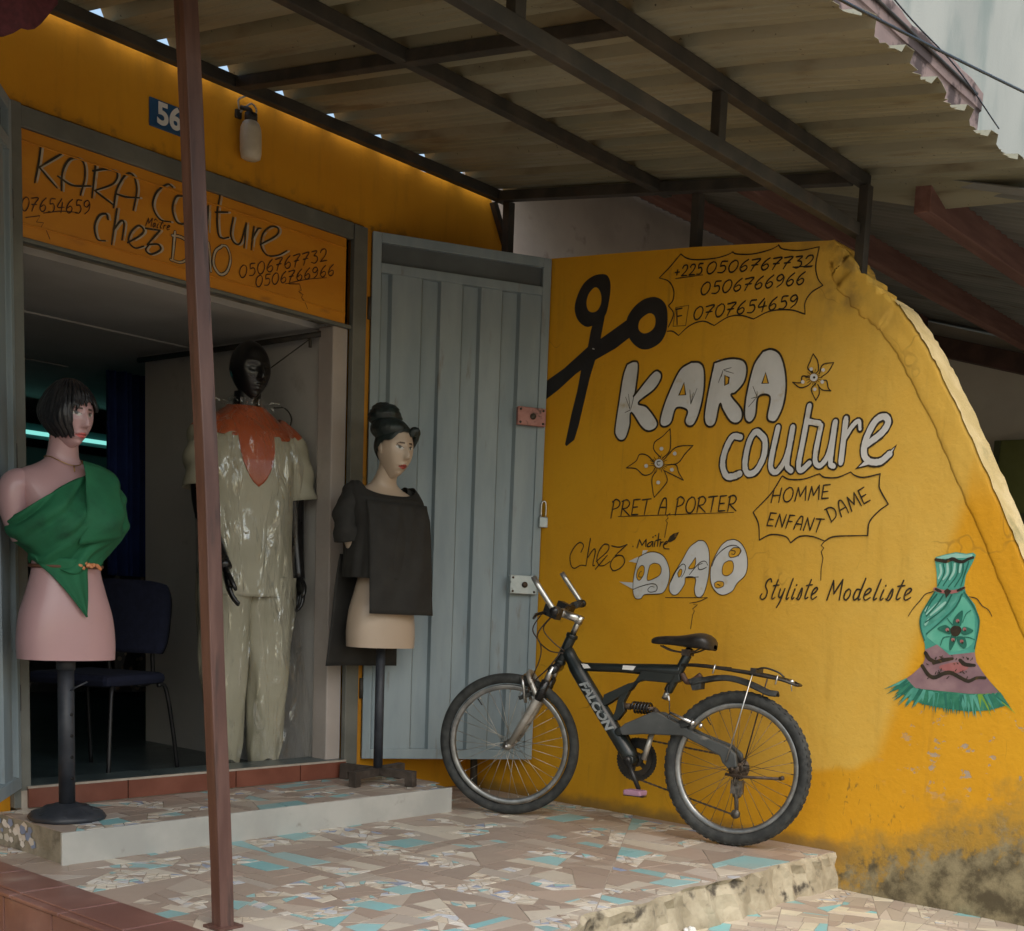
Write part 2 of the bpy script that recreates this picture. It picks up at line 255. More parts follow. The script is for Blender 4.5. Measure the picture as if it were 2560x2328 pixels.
WALL_PAINT=[
('scissors_painting','r','black',0,([7886,5190,7814,5169,7771,5098,7768,4993,7787,4876,7809,4812,7859,4764,7964,4720,8054,4718,8149,4778,8200,4863,8205,4945,8165,5048,8097,5134,7992,5183],[7968,5074,7913,5055,7877,4991,7877,4912,7919,4856,7981,4845,8036,4874,8059,4943,8036,5021]),0,1),
('scissors_painting','p','black',0,[7965,4734,7811,4839,7858,4591,7909,4407,7971,4237,8037,3982,8089,3780,8137,3644,8236,3585,8256,3606,8226,3730,8189,3894,8127,4111,8085,4326,8015,4523,7988,4669],1,0),
('scissors_painting','r','black',0,([7241,4912,7147,4877,7085,4807,7065,4690,7077,4576,7137,4491,7251,4446,7353,4450,7441,4497,7505,4561,7536,4629,7551,4735,7480,4833,7366,4899],[7290,4769,7230,4750,7205,4703,7214,4639,7270,4599,7337,4592,7390,4623,7405,4670,7380,4726]),0,1),
('scissors_painting','p','black',0,[7542,4734,7448,4595,7665,4482,7908,4394,8156,4276,8372,4139,8575,4033,8567,4221,8308,4342,8006,4529,7849,4590],2,0),
('scissors_painting','s','white',0.0056,[7951,4502,7929,4495],4,1),
('large_title_lettering','p','white',0,[7516,4325,7431,4345,7377,4302,7396,4066,7411,4028,7203,4224,7119,4225,7099,4165,7175,4066,7355,3958,7250,3913,7122,3776,7135,3711,7218,3688,7305,3731,7435,3870,7444,3751,7489,3633,7557,3615,7613,3664,7626,3732,7597,3958,7561,4209],1,1),
('large_title_lettering','s','ink',0.0096,[7516,4325,7431,4345,7377,4302,7396,4066,7411,4028,7203,4224,7119,4225,7099,4165,7175,4066,7355,3958,7250,3913,7122,3776,7135,3711,7218,3688,7305,3731,7435,3870,7444,3751,7489,3633,7557,3615,7613,3664,7626,3732,7597,3958,7561,4209,7516,4325],3,1),
('large_title_lettering','p','white',0,[6765,4289,6669,4276,6616,4209,6604,4031,6638,3843,6693,3730,6757,3714,6800,3761,6783,3856,6906,3882,6955,3755,7035,3720,7088,3761,7063,3890,6992,4055,6890,4228],1,1),
('large_title_lettering','s','ink',0.0096,[6765,4289,6669,4276,6616,4209,6604,4031,6638,3843,6693,3730,6757,3714,6800,3761,6783,3856,6906,3882,6955,3755,7035,3720,7088,3761,7063,3890,6992,4055,6890,4228,6765,4289],3,1),
('large_title_lettering','p','wallpaint',0,[6833,4109,6809,3999,6885,3999],2,0),
('large_title_lettering','s','ink',0.0077,[6833,4109,6809,3999,6885,3999,6833,4109],3,0),
('large_title_lettering','p','white',0,[6511,4264,6388,4286,6281,4284,6188,4253,6152,4176,6174,4067,6259,3985,6303,3963,6188,3844,6173,3757,6223,3715,6302,3738,6387,3842,6421,3894,6456,3732,6516,3697,6575,3738,6583,3852,6551,4066],1,1),
('large_title_lettering','s','ink',0.0096,[6511,4264,6388,4286,6281,4284,6188,4253,6152,4176,6174,4067,6259,3985,6303,3963,6188,3844,6173,3757,6223,3715,6302,3738,6387,3842,6421,3894,6456,3732,6516,3697,6575,3738,6583,3852,6551,4066,6511,4264],3,1),
('large_title_lettering','p','wallpaint',0,[6385,4143,6338,4121,6342,4071,6379,4055],2,0),
('large_title_lettering','s','ink',0.0077,[6385,4143,6338,4121,6342,4071,6379,4055,6385,4143],3,0),
('large_title_lettering','p','white',0,[6000,4324,5913,4335,5822,4286,5762,4161,5735,4002,5751,3846,5807,3727,5864,3711,5912,3756,5896,3927,6014,3934,6032,3775,6087,3715,6143,3755,6152,3880,6128,4051,6081,4220],1,1),
('large_title_lettering','s','ink',0.0096,[6000,4324,5913,4335,5822,4286,5762,4161,5735,4002,5751,3846,5807,3727,5864,3711,5912,3756,5896,3927,6014,3934,6032,3775,6087,3715,6143,3755,6152,3880,6128,4051,6081,4220,6000,4324],3,1),
('large_title_lettering','p','wallpaint',0,[5956,4138,5920,4044,5986,4048],2,0),
('large_title_lettering','s','ink',0.0077,[5956,4138,5920,4044,5986,4048,5956,4138],3,0),
('large_title_lettering','s','ink',0.003,[7454,3904,7514,4020],2,1),
('large_title_lettering','s','ink',0.003,[7451,3904,7481,4045],2,1),
('large_title_lettering','s','ink',0.003,[7445,3897,7513,3874],2,1),
('large_title_lettering','s','ink',0.003,[7441,3910,7411,4028],2,1),
('large_title_lettering','s','ink',0.003,[6746,3912,6764,4041],2,1),
('large_title_lettering','s','ink',0.003,[6746,3912,6721,4013],2,1),
('large_title_lettering','s','ink',0.003,[6746,3912,6684,4049],2,1),
('large_title_lettering','s','ink',0.003,[6412,4182,6451,4085],2,1),
('large_title_lettering','s','ink',0.003,[6412,4188,6423,4133],2,1),
('large_title_lettering','s','ink',0.003,[6405,4194,6321,4207],2,1),
('large_title_lettering','s','ink',0.003,[6396,4187,6294,4155],2,1),
('large_title_lettering','s','ink',0.003,[6029,3935,6081,4030],2,1),
('large_title_lettering','s','ink',0.003,[6029,3935,6088,3926],2,1),
('large_title_lettering','s','ink',0.003,[6029,3935,6113,3853],2,1),
('large_title_lettering','s','ink',0.003,[6029,3935,6033,3984],2,1),
('large_title_lettering','s','ink',0.0434,[6177,3593,6263,3597,6332,3481,6352,3354,6306,3258,6237,3248,6162,3271],1,1),
('large_title_lettering','s','white',0.0278,[6177,3593,6263,3597,6332,3481,6352,3354,6306,3258,6237,3248,6162,3271],3,1),
('large_title_lettering','s','ink',0.0421,[6001,3633,5921,3560,5919,3421,5985,3298,6067,3269,6110,3332,6101,3473,6063,3589,6001,3633,5921,3560],1,1),
('large_title_lettering','s','white',0.0265,[6001,3633,5921,3560,5919,3421,5985,3298,6067,3269,6110,3332,6101,3473,6063,3589,6001,3633,5921,3560],3,1),
('large_title_lettering','s','ink',0.0394,[5791,3662,5836,3418,5837,3310,5779,3278,5704,3368,5661,3504,5642,3656],1,1),
('large_title_lettering','s','white',0.0239,[5791,3662,5836,3418,5837,3310,5779,3278,5704,3368,5661,3504,5642,3656],3,1),
('large_title_lettering','s','ink',0.0394,[5642,3656,5661,3504,5675,3337,5631,3287],1,1),
('large_title_lettering','s','white',0.0239,[5642,3656,5661,3504,5675,3337,5631,3287],3,1),
('large_title_lettering','s','ink',0.0394,[5491,3829,5530,3545,5558,3334,5527,3287,5452,3346],1,1),
('large_title_lettering','s','white',0.0239,[5491,3829,5530,3545,5558,3334,5527,3287,5452,3346],3,1),
('large_title_lettering','s','ink',0.0368,[5507,3703,5386,3675],1,1),
('large_title_lettering','s','white',0.0212,[5507,3703,5386,3675],3,1),
('large_title_lettering','s','ink',0.0381,[5364,3659,5398,3435,5390,3344,5336,3328,5267,3431,5228,3682],1,1),
('large_title_lettering','s','white',0.0225,[5364,3659,5398,3435,5390,3344,5336,3328,5267,3431,5228,3682],3,1),
('large_title_lettering','s','ink',0.0381,[5228,3682,5239,3504,5247,3341,5214,3313],1,1),
('large_title_lettering','s','white',0.0225,[5228,3682,5239,3504,5247,3341,5214,3313],3,1),
('large_title_lettering','s','ink',0.0368,[5128,3707,5148,3338],1,1),
('large_title_lettering','s','white',0.0212,[5128,3707,5148,3338],3,1),
('large_title_lettering','s','ink',0.0354,[5133,3530,5071,3631,5008,3679,4989,3613],1,1),
('large_title_lettering','s','white',0.0199,[5133,3530,5071,3631,5008,3679,4989,3613],3,1),
('large_title_lettering','s','ink',0.0421,[4924,3478,4784,3575,4735,3659,4779,3705,4858,3665,4928,3522,4934,3406,4880,3345,4780,3340,4701,3398],1,1),
('large_title_lettering','s','white',0.0265,[4924,3478,4784,3575,4735,3659,4779,3705,4858,3665,4928,3522,4934,3406,4880,3345,4780,3340,4701,3398],3,1),
('large_title_lettering','p','ink',0,[4749,3392,4639,3478,4679,3383,4753,3305],1.2,0),
('large_title_lettering','p','white',0,[4743,3382,4657,3452,4693,3386,4750,3330],3.5,0),
('large_title_lettering','p','ink',0,[4934,3359,5011,3282,4860,3308],1.2,0),
('large_title_lettering','p','white',0,[4926,3344,4976,3299,4877,3320],3.5,0),
('large_title_lettering','s','white',0.0241,[5129,3685,5146,3353],4,1),
('large_title_lettering','s','white',0.0241,[5382,3677,5489,3697],4,1),
('phone_number_lettering','s','ink',0.0059,[6953,5260,6878,5213,6765,5187,6577,5176,6455,5186,6373,5206],2,1),
('phone_number_lettering','s','ink',0.0059,[6388,5208,6333,5183,6168,5163,5993,5177,5908,5202],2,1),
('phone_number_lettering','s','ink',0.0059,[5909,5208,5862,5167,5690,5133,5503,5139],2,1),
('phone_number_lettering','s','ink',0.0059,[5503,5139,5525,4991,5496,4883,5442,4819],2,1),
('phone_number_lettering','s','ink',0.0059,[5442,4819,5549,4772,5605,4695,5598,4600],2,1),
('phone_number_lettering','s','ink',0.0059,[5598,4600,5750,4650,5953,4658,6118,4608],2,1),
('phone_number_lettering','s','ink',0.0059,[6118,4608,6248,4650,6385,4651,6534,4591],2,1),
('phone_number_lettering','s','ink',0.0059,[6534,4591,6663,4640,6804,4615,6927,4537],2,1),
('phone_number_lettering','s','ink',0.0059,[6927,4537,6996,4581,7061,4587],2,1),
('phone_number_lettering','s','ink',0.0059,[7048,4624,6998,4734,7061,4814],2,1),
('phone_number_lettering','s','ink',0.0059,[7061,4814,7012,4863,7013,4952,7076,5035,7185,5075],2,1),
('phone_number_lettering','s','ink',0.0059,[7185,5075,7068,5160,6953,5260],2,1),
('phone_number_lettering','s','ink',0.0074,[7003,5101,6955,5102],2,1),
('phone_number_lettering','s','ink',0.0074,[6976,5124,6985,5077],2,1),
('phone_number_lettering','s','ink',0.0074,[6921,5132,6905,5151,6875,5153,6866,5130,6887,5098,6932,5066],2,1),
('phone_number_lettering','s','ink',0.0074,[6932,5066,6869,5062],2,1),
('phone_number_lettering','s','ink',0.0074,[6836,5130,6820,5148,6791,5150,6781,5128,6802,5095,6847,5063],2,1),
('phone_number_lettering','s','ink',0.0074,[6847,5063,6784,5060],2,1),
('phone_number_lettering','s','ink',0.0074,[6695,5146,6736,5146,6745,5111],2,1),
('phone_number_lettering','s','ink',0.0074,[6745,5111,6714,5112,6705,5083,6727,5059,6762,5061],2,1),
('phone_number_lettering','s','ink',0.0074,[6583,5147,6625,5130,6648,5091,6635,5054,6603,5049,6564,5075,6548,5115,6563,5141,6592,5146],2,1),
('phone_number_lettering','s','ink',0.0074,[6430,5134,6488,5136,6503,5100],2,1),
('phone_number_lettering','s','ink',0.0074,[6503,5100,6459,5099,6448,5068,6481,5043,6530,5048],2,1),
('phone_number_lettering','s','ink',0.0074,[6349,5132,6390,5114,6412,5076,6400,5040,6368,5035,6330,5060,6315,5100,6329,5126,6358,5130],2,1),
('phone_number_lettering','s','ink',0.0074,[6207,5122,6261,5096,6292,5058,6273,5029,6237,5035,6219,5058,6240,5075,6280,5062],2,1),
('phone_number_lettering','s','ink',0.0074,[6169,5113,6082,5111,6138,5068,6175,5021],2,1),
('phone_number_lettering','s','ink',0.0074,[6170,5068,6106,5066],2,1),
('phone_number_lettering','s','ink',0.0074,[5986,5108,6037,5082,6068,5044,6050,5015,6014,5021,5997,5044,6018,5061,6056,5048],2,1),
('phone_number_lettering','s','ink',0.0074,[5948,5098,5863,5097,5917,5054,5954,5007],2,1),
('phone_number_lettering','s','ink',0.0074,[5948,5054,5887,5052],2,1),
('phone_number_lettering','s','ink',0.0074,[5838,5091,5754,5089,5808,5047,5844,5001],2,1),
('phone_number_lettering','s','ink',0.0074,[5838,5047,5777,5045],2,1),
('phone_number_lettering','s','ink',0.0074,[5722,5085,5659,5081,5705,5050],2,1),
('phone_number_lettering','s','ink',0.0074,[5705,5050,5669,5038,5671,5009,5708,4992,5747,5004],2,1),
('phone_number_lettering','s','ink',0.0074,[5624,5059,5602,5077,5565,5078,5554,5055,5582,5023,5640,4993],2,1),
('phone_number_lettering','s','ink',0.0074,[5640,4993,5561,4986],2,1),
('phone_number_lettering','s','ink',0.0074,[6638,4978,6679,4958,6700,4915,6686,4877,6653,4873,6616,4902,6602,4945,6617,4972,6646,4976],2,1),
('phone_number_lettering','s','ink',0.0074,[6486,4971,6542,4970,6556,4931],2,1),
('phone_number_lettering','s','ink',0.0074,[6556,4931,6512,4932,6501,4899,6532,4871,6581,4874],2,1),
('phone_number_lettering','s','ink',0.0074,[6405,4972,6445,4952,6465,4909,6451,4872,6420,4868,6384,4897,6370,4939,6385,4966,6413,4970],2,1),
('phone_number_lettering','s','ink',0.0074,[6264,4968,6316,4937,6345,4896,6326,4866,6290,4873,6274,4899,6295,4916,6334,4901],2,1),
('phone_number_lettering','s','ink',0.0074,[6226,4959,6140,4961,6193,4913,6228,4861],2,1),
('phone_number_lettering','s','ink',0.0074,[6225,4912,6162,4912],2,1),
('phone_number_lettering','s','ink',0.0074,[6043,4962,6094,4932,6123,4890,6103,4861,6068,4868,6053,4894,6074,4910,6111,4895],2,1),
('phone_number_lettering','s','ink',0.0074,[5937,4959,5986,4929,6015,4888,5996,4858,5961,4866,5946,4891,5966,4907,6003,4893],2,1),
('phone_number_lettering','s','ink',0.0074,[5831,4930,5854,4954,5893,4942,5900,4916,5868,4905,5831,4930,5848,4884,5897,4854],2,1),
('phone_number_lettering','s','ink',0.0074,[5727,4953,5775,4923,5803,4883,5784,4853,5750,4861,5735,4886,5756,4902,5792,4888],2,1),
('phone_number_lettering','s','ink',0.0074,[5624,4950,5672,4921,5699,4880,5680,4851,5647,4859,5632,4884,5652,4900,5688,4885],2,1),
('phone_number_lettering','s','ink',0.0074,[6704,4772,6745,4750,6765,4705,6750,4666,6717,4663,6681,4694,6667,4739,6684,4767,6713,4770],2,1),
('phone_number_lettering','s','ink',0.0074,[6633,4764,6544,4769,6599,4717,6634,4661],2,1),
('phone_number_lettering','s','ink',0.0074,[6631,4714,6566,4717],2,1),
('phone_number_lettering','s','ink',0.0074,[6468,4772,6508,4750,6527,4706,6513,4667,6481,4664,6445,4695,6432,4739,6448,4766,6476,4770],2,1),
('phone_number_lettering','s','ink',0.0074,[6399,4764,6312,4768,6365,4717,6400,4662],2,1),
('phone_number_lettering','s','ink',0.0074,[6397,4715,6334,4717],2,1),
('phone_number_lettering','s','ink',0.0074,[6215,4772,6265,4739,6294,4695,6274,4665,6238,4673,6223,4701,6244,4717,6282,4701],2,1),
('phone_number_lettering','s','ink',0.0074,[6099,4768,6153,4766,6166,4726],2,1),
('phone_number_lettering','s','ink',0.0074,[6166,4726,6124,4728,6112,4696,6141,4666,6188,4668],2,1),
('phone_number_lettering','s','ink',0.0074,[6018,4771,6076,4707,5992,4707],2,1),
('phone_number_lettering','s','ink',0.0074,[6011,4744,6035,4663],2,1),
('phone_number_lettering','s','ink',0.0074,[5888,4771,5937,4739,5964,4696,5945,4666,5911,4675,5896,4701,5917,4718,5953,4701],2,1),
('phone_number_lettering','s','ink',0.0074,[5777,4768,5829,4766,5841,4726],2,1),
('phone_number_lettering','s','ink',0.0074,[5841,4726,5801,4728,5789,4696,5817,4668,5862,4670],2,1),
('phone_number_lettering','s','ink',0.0074,[5681,4744,5703,4769,5742,4755,5747,4728,5716,4718,5681,4744,5696,4697,5744,4665],2,1),
('phone_number_lettering','s','ink',0.0074,[6964,4777,6950,4636],2,1),
('phone_number_lettering','s','ink',0.0074,[6969,4773,6902,4777],2,1),
('phone_number_lettering','s','ink',0.0074,[6958,4709,6901,4712],2,1),
('phone_number_lettering','s','ink',0.0041,[6995,5048,6692,5047],2,1),
('phone_number_lettering','s','ink',0.0044,[5750,5003,5553,4992],2,1),
('phone_number_lettering','s','ink',0.0037,[6977,4790,6830,4796,6852,4619,6995,4625,6977,4790],2,0),
('service_lettering','s','ink',0.0074,[7593,3050,7623,2880],2,1),
('service_lettering','s','ink',0.0074,[7612,3034,7565,3058,7520,3029,7540,2984,7605,2962],2,1),
('service_lettering','s','ink',0.0074,[7476,3048,7500,2902],2,1),
('service_lettering','s','ink',0.0074,[7495,3037,7435,3053,7400,3021,7428,2979,7483,2970],2,1),
('service_lettering','s','ink',0.0074,[7483,2970,7398,2905],2,1),
('service_lettering','s','ink',0.0074,[7350,3051,7370,2911],2,1),
('service_lettering','s','ink',0.0074,[7354,3051,7275,3057],2,1),
('service_lettering','s','ink',0.0074,[7360,2981,7299,2985],2,1),
('service_lettering','s','ink',0.0074,[7370,2911,7291,2915],2,1),
('service_lettering','s','ink',0.0074,[7251,3050,7145,3060],2,1),
('service_lettering','s','ink',0.0074,[7191,3056,7217,2911],2,1),
('service_lettering','s','ink',0.0074,[7052,2916,7032,2990,6999,3056,6978,3064,6965,3050,6960,2977,6965,2919],2,1),
('service_lettering','s','ink',0.0074,[7036,2978,6960,2980],2,1),
('service_lettering','s','ink',0.0074,[6826,3067,6853,2905],2,1),
('service_lettering','s','ink',0.0074,[6844,3052,6801,3075,6759,3047,6778,3004,6837,2983],2,1),
('service_lettering','s','ink',0.0074,[6672,3071,6714,3041,6734,2983,6717,2935,6679,2927,6641,2964,6630,3022,6647,3064,6679,3071],2,1),
('service_lettering','s','ink',0.0074,[6586,3069,6606,2930],2,1),
('service_lettering','s','ink',0.0074,[6602,3058,6548,3074,6516,3043,6541,3003,6591,2994],2,1),
('service_lettering','s','ink',0.0074,[6591,2994,6513,2932],2,1),
('service_lettering','s','ink',0.0074,[6484,3068,6386,3077],2,1),
('service_lettering','s','ink',0.0074,[6428,3074,6451,2934],2,1),
('service_lettering','s','ink',0.0074,[6354,3074,6370,2941],2,1),
('service_lettering','s','ink',0.0074,[6357,3074,6286,3080],2,1),
('service_lettering','s','ink',0.0074,[6362,3008,6307,3012],2,1),
('service_lettering','s','ink',0.0074,[6370,2941,6299,2945],2,1),
('service_lettering','s','ink',0.0074,[6248,3076,6267,2940],2,1),
('service_lettering','s','ink',0.0074,[6264,3066,6212,3081,6181,3051,6205,3012,6253,3003],2,1),
('service_lettering','s','ink',0.0074,[6253,3003,6178,2943],2,1),
('service_lettering','s','ink',0.0037,[7533,2894,6812,2913,6200,2930],2,1),
('service_lettering','s','ink',0.0044,[6911,2925,6949,2897,6931,2882,6958,2856,6939,2837,6950,2773,6961,2699],2,0),
('service_lettering','s','ink',0.0067,[5721,3238,5820,3092,5994,2930],2,1),
('service_lettering','s','ink',0.0067,[5994,2930,5930,2827,5910,2685],2,1),
('service_lettering','s','ink',0.0067,[5910,2685,5792,2734,5644,2719,5585,2665],2,1),
('service_lettering','s','ink',0.0067,[5585,2665,5499,2720,5375,2721,5249,2684],2,1),
('service_lettering','s','ink',0.0067,[5249,2684,5148,2723,4844,2733],2,1),
('service_lettering','s','ink',0.0067,[4844,2733,4837,2844,4762,2932,4677,2991],2,1),
('service_lettering','s','ink',0.0067,[4677,2991,4761,3109,4774,3167,4772,3240],2,1),
('service_lettering','s','ink',0.0067,[4772,3240,4918,3214,5003,3231,5048,3261],2,1),
('service_lettering','s','ink',0.0067,[5713,3242,5647,3213,5503,3211,5348,3253],2,1),
('service_lettering','s','ink',0.0067,[5348,3253,5293,3222,5172,3219,5048,3261],2,1),
('service_lettering','s','ink',0.007,[5789,3135,5814,3012],2,1),
('service_lettering','s','ink',0.007,[5715,3138,5735,3016],2,1),
('service_lettering','s','ink',0.007,[5804,3073,5727,3077],2,1),
('service_lettering','s','ink',0.007,[5635,3142,5674,3116,5691,3067,5675,3026,5639,3021,5605,3053,5595,3102,5612,3137,5641,3142],2,1),
('service_lettering','s','ink',0.007,[5572,3025,5546,3140],2,1),
('service_lettering','s','ink',0.007,[5546,3140,5522,3063],2,1),
('service_lettering','s','ink',0.007,[5522,3063,5470,3150],2,1),
('service_lettering','s','ink',0.007,[5470,3150,5468,3030],2,1),
('service_lettering','s','ink',0.007,[5439,3032,5414,3147],2,1),
('service_lettering','s','ink',0.007,[5414,3147,5391,3070],2,1),
('service_lettering','s','ink',0.007,[5391,3070,5340,3156],2,1),
('service_lettering','s','ink',0.007,[5340,3156,5337,3037],2,1),
('service_lettering','s','ink',0.007,[5297,3155,5309,3043],2,1),
('service_lettering','s','ink',0.007,[5299,3155,5234,3161],2,1),
('service_lettering','s','ink',0.007,[5303,3099,5252,3104],2,1),
('service_lettering','s','ink',0.007,[5309,3043,5244,3047],2,1),
('service_lettering','s','ink',0.007,[5809,2923,5841,2815],2,1),
('service_lettering','s','ink',0.007,[5812,2923,5749,2920],2,1),
('service_lettering','s','ink',0.007,[5825,2869,5777,2866],2,1),
('service_lettering','s','ink',0.007,[5841,2815,5779,2810],2,1),
('service_lettering','s','ink',0.007,[5752,2802,5717,2911],2,1),
('service_lettering','s','ink',0.007,[5717,2911,5684,2801],2,1),
('service_lettering','s','ink',0.007,[5684,2801,5647,2909],2,1),
('service_lettering','s','ink',0.007,[5610,2905,5645,2791],2,1),
('service_lettering','s','ink',0.007,[5615,2902,5562,2900],2,1),
('service_lettering','s','ink',0.007,[5627,2851,5583,2848],2,1),
('service_lettering','s','ink',0.007,[5564,2783,5540,2839,5506,2888,5489,2892,5480,2880,5485,2822,5496,2776],2,1),
('service_lettering','s','ink',0.007,[5544,2830,5485,2824],2,1),
('service_lettering','s','ink',0.007,[5466,2773,5433,2880],2,1),
('service_lettering','s','ink',0.007,[5433,2880,5401,2772],2,1),
('service_lettering','s','ink',0.007,[5401,2772,5365,2879],2,1),
('service_lettering','s','ink',0.007,[5347,2871,5267,2868],2,1),
('service_lettering','s','ink',0.007,[5302,2870,5338,2760],2,1),
('service_lettering','s','ink',0.007,[5257,2956,5196,2846],2,1),
('service_lettering','s','ink',0.007,[5270,2950,5219,2967,5172,2946,5157,2893,5200,2844],2,1),
('service_lettering','s','ink',0.007,[5104,2889,5130,2951,5142,3013,5130,3026,5112,3020,5067,2968,5039,2922],2,1),
('service_lettering','s','ink',0.007,[5126,2941,5069,2970],2,1),
('service_lettering','s','ink',0.007,[5010,2936,5064,3052],2,1),
('service_lettering','s','ink',0.007,[5064,3052,4992,2990],2,1),
('service_lettering','s','ink',0.007,[4992,2990,5003,3089],2,1),
('service_lettering','s','ink',0.007,[5003,3089,4923,2980],2,1),
('service_lettering','s','ink',0.007,[4964,3104,4901,2996],2,1),
('service_lettering','s','ink',0.007,[4966,3103,4912,3134],2,1),
('service_lettering','s','ink',0.007,[4932,3050,4891,3073],2,1),
('service_lettering','s','ink',0.007,[4901,2996,4846,3025],2,1),
('service_lettering','s','ink',0.0048,[5249,2684,5281,2646,5253,2623,5276,2592,5254,2539,5264,2447,5260,2348],2,0),
('service_lettering','s','ink',0.0078,[5753,2319,5765,2346,5798,2327,5813,2281,5793,2236,5804,2185,5838,2161,5863,2182,5846,2212],2,1),
('service_lettering','s','ink',0.0078,[5687,2340,5737,2202,5735,2169,5709,2185],2,1),
('service_lettering','s','ink',0.0078,[5733,2286,5674,2295],2,1),
('service_lettering','s','ink',0.0078,[5658,2260,5672,2205,5660,2183,5638,2206,5612,2265],2,1),
('service_lettering','s','ink',0.0078,[5612,2265,5654,2151,5688,2095],2,1),
('service_lettering','s','ink',0.0078,[5536,2354,5588,2199,5586,2172,5568,2187],2,1),
('service_lettering','s','ink',0.0078,[5510,2265,5536,2192,5531,2175,5514,2190],2,1),
('service_lettering','s','ink',0.0078,[5497,2298,5494,2305],2,1),
('service_lettering','s','ink',0.0078,[5480,2186,5438,2277,5444,2214,5467,2174,5492,2185],2,1),
('service_lettering','s','ink',0.0078,[5353,2351,5401,2216,5398,2184,5374,2199],2,1),
('service_lettering','s','ink',0.0078,[5397,2298,5340,2307],2,1),
('service_lettering','s','ink',0.0078,[5342,2218,5302,2247,5286,2274,5302,2284,5330,2254,5343,2204,5328,2182,5290,2206],2,1),
('service_lettering','s','ink',0.0078,[5187,2181,5134,2350],2,1),
('service_lettering','s','ink',0.0078,[5134,2350,5123,2236],2,1),
('service_lettering','s','ink',0.0078,[5123,2236,5046,2361],2,1),
('service_lettering','s','ink',0.0078,[5046,2361,5067,2186],2,1),
('service_lettering','s','ink',0.0078,[4981,2283,5011,2258,5024,2208,5003,2188,4971,2224,4965,2268,4986,2283],2,1),
('service_lettering','s','ink',0.0078,[4874,2280,4907,2279,4933,2226,4924,2191,4890,2219,4871,2280],2,1),
('service_lettering','s','ink',0.0078,[4831,2376,4882,2228,4883,2193,4868,2202],2,1),
('service_lettering','s','ink',0.0078,[4836,2229,4790,2257,4773,2283,4792,2293,4822,2264,4836,2216,4819,2194,4775,2218],2,1),
('service_lettering','s','ink',0.0078,[4688,2372,4741,2224,4738,2199,4717,2213],2,1),
('service_lettering','s','ink',0.0078,[4656,2287,4682,2218,4676,2201,4657,2215],2,1),
('service_lettering','s','ink',0.0078,[4642,2318,4639,2325],2,1),
('service_lettering','s','ink',0.0078,[4620,2212,4576,2298,4580,2239,4605,2200,4633,2211],2,1),
('service_lettering','s','ink',0.0078,[4483,2369,4533,2240,4528,2210,4502,2225],2,1),
('service_lettering','s','ink',0.0078,[4530,2319,4468,2327],2,1),
('service_lettering','s','ink',0.0078,[4467,2243,4424,2270,4407,2296,4425,2305,4455,2277,4467,2229,4451,2208,4409,2231],2,1),
('owner_name_lettering','s','ink',0.0063,[7984,2544,7955,2613,8009,2641,8083,2582,8124,2503,8106,2415,8058,2386,7982,2417,7911,2414],2,1),
('owner_name_lettering','s','ink',0.0063,[7870,2682,7893,2536,7911,2414],2,1),
('owner_name_lettering','s','ink',0.0063,[7891,2497,7825,2576,7799,2557,7823,2426,7797,2421],2,1),
('owner_name_lettering','s','ink',0.0063,[7780,2460,7648,2559,7633,2617,7690,2626,7749,2567,7775,2480,7740,2423,7677,2424,7605,2464],2,1),
('owner_name_lettering','s','ink',0.0063,[7788,2383,7646,2521],2,1),
('owner_name_lettering','s','ink',0.0063,[7596,2613,7502,2602,7406,2629],2,1),
('owner_name_lettering','s','ink',0.0063,[7406,2629,7546,2522],2,1),
('owner_name_lettering','s','ink',0.0063,[7546,2522,7460,2519,7426,2467,7465,2409,7556,2374,7602,2426,7569,2493,7509,2523],2,1),
('owner_name_lettering','s','ink',0.0063,[7337,2611,7330,2610],2,1),
('owner_name_lettering','s','ink',0.0067,[7283,2598,7258,2678],2,1),
('owner_name_lettering','s','ink',0.0067,[7258,2678,7225,2622],2,1),
('owner_name_lettering','s','ink',0.0067,[7225,2622,7178,2680],2,1),
('owner_name_lettering','s','ink',0.0067,[7178,2680,7179,2611],2,1),
('owner_name_lettering','s','ink',0.0067,[7108,2661,7149,2641,7159,2613,7123,2618,7097,2661],2,1),
('owner_name_lettering','s','ink',0.0067,[7097,2661,7099,2612],2,1),
('owner_name_lettering','s','ink',0.0067,[7071,2661,7079,2612],2,1),
('owner_name_lettering','s','ink',0.0067,[7102,2700,7094,2704],2,1),
('owner_name_lettering','s','ink',0.0067,[7074,2715,7065,2717],2,1),
('owner_name_lettering','s','ink',0.0067,[7031,2736,7041,2615],2,1),
('owner_name_lettering','s','ink',0.0067,[7062,2670,7002,2680],2,1),
('owner_name_lettering','s','ink',0.0067,[7005,2662,7011,2613],2,1),
('owner_name_lettering','s','ink',0.0067,[7010,2624,6996,2652,6973,2657],2,1),
('owner_name_lettering','s','ink',0.0067,[6966,2630,6926,2649,6939,2662,6971,2625,6952,2597,6899,2593],2,1),
('owner_name_lettering','p','ink',0,[6932,2651,6902,2709,6857,2737,6795,2751,6836,2682,6886,2658],2,0),
('owner_name_lettering','p','white',0,[7224,2518,7212,2575,7153,2578,7189,2528],1,0),
('owner_name_lettering','p','white',0,[7261,2452,7377,2468,7265,2513],2,0),
('owner_name_lettering','p','white',0,[7299,2200,7481,2270,7304,2266],2,0),
('owner_name_lettering','p','white',0,[7253,2513,7172,2548,7078,2563,6971,2532,6908,2459,6878,2367,6889,2274,6936,2189,7016,2167,7158,2157,7203,2118,7264,2115,7297,2157,7307,2223,7306,2299,7288,2404,7269,2471],1,1),
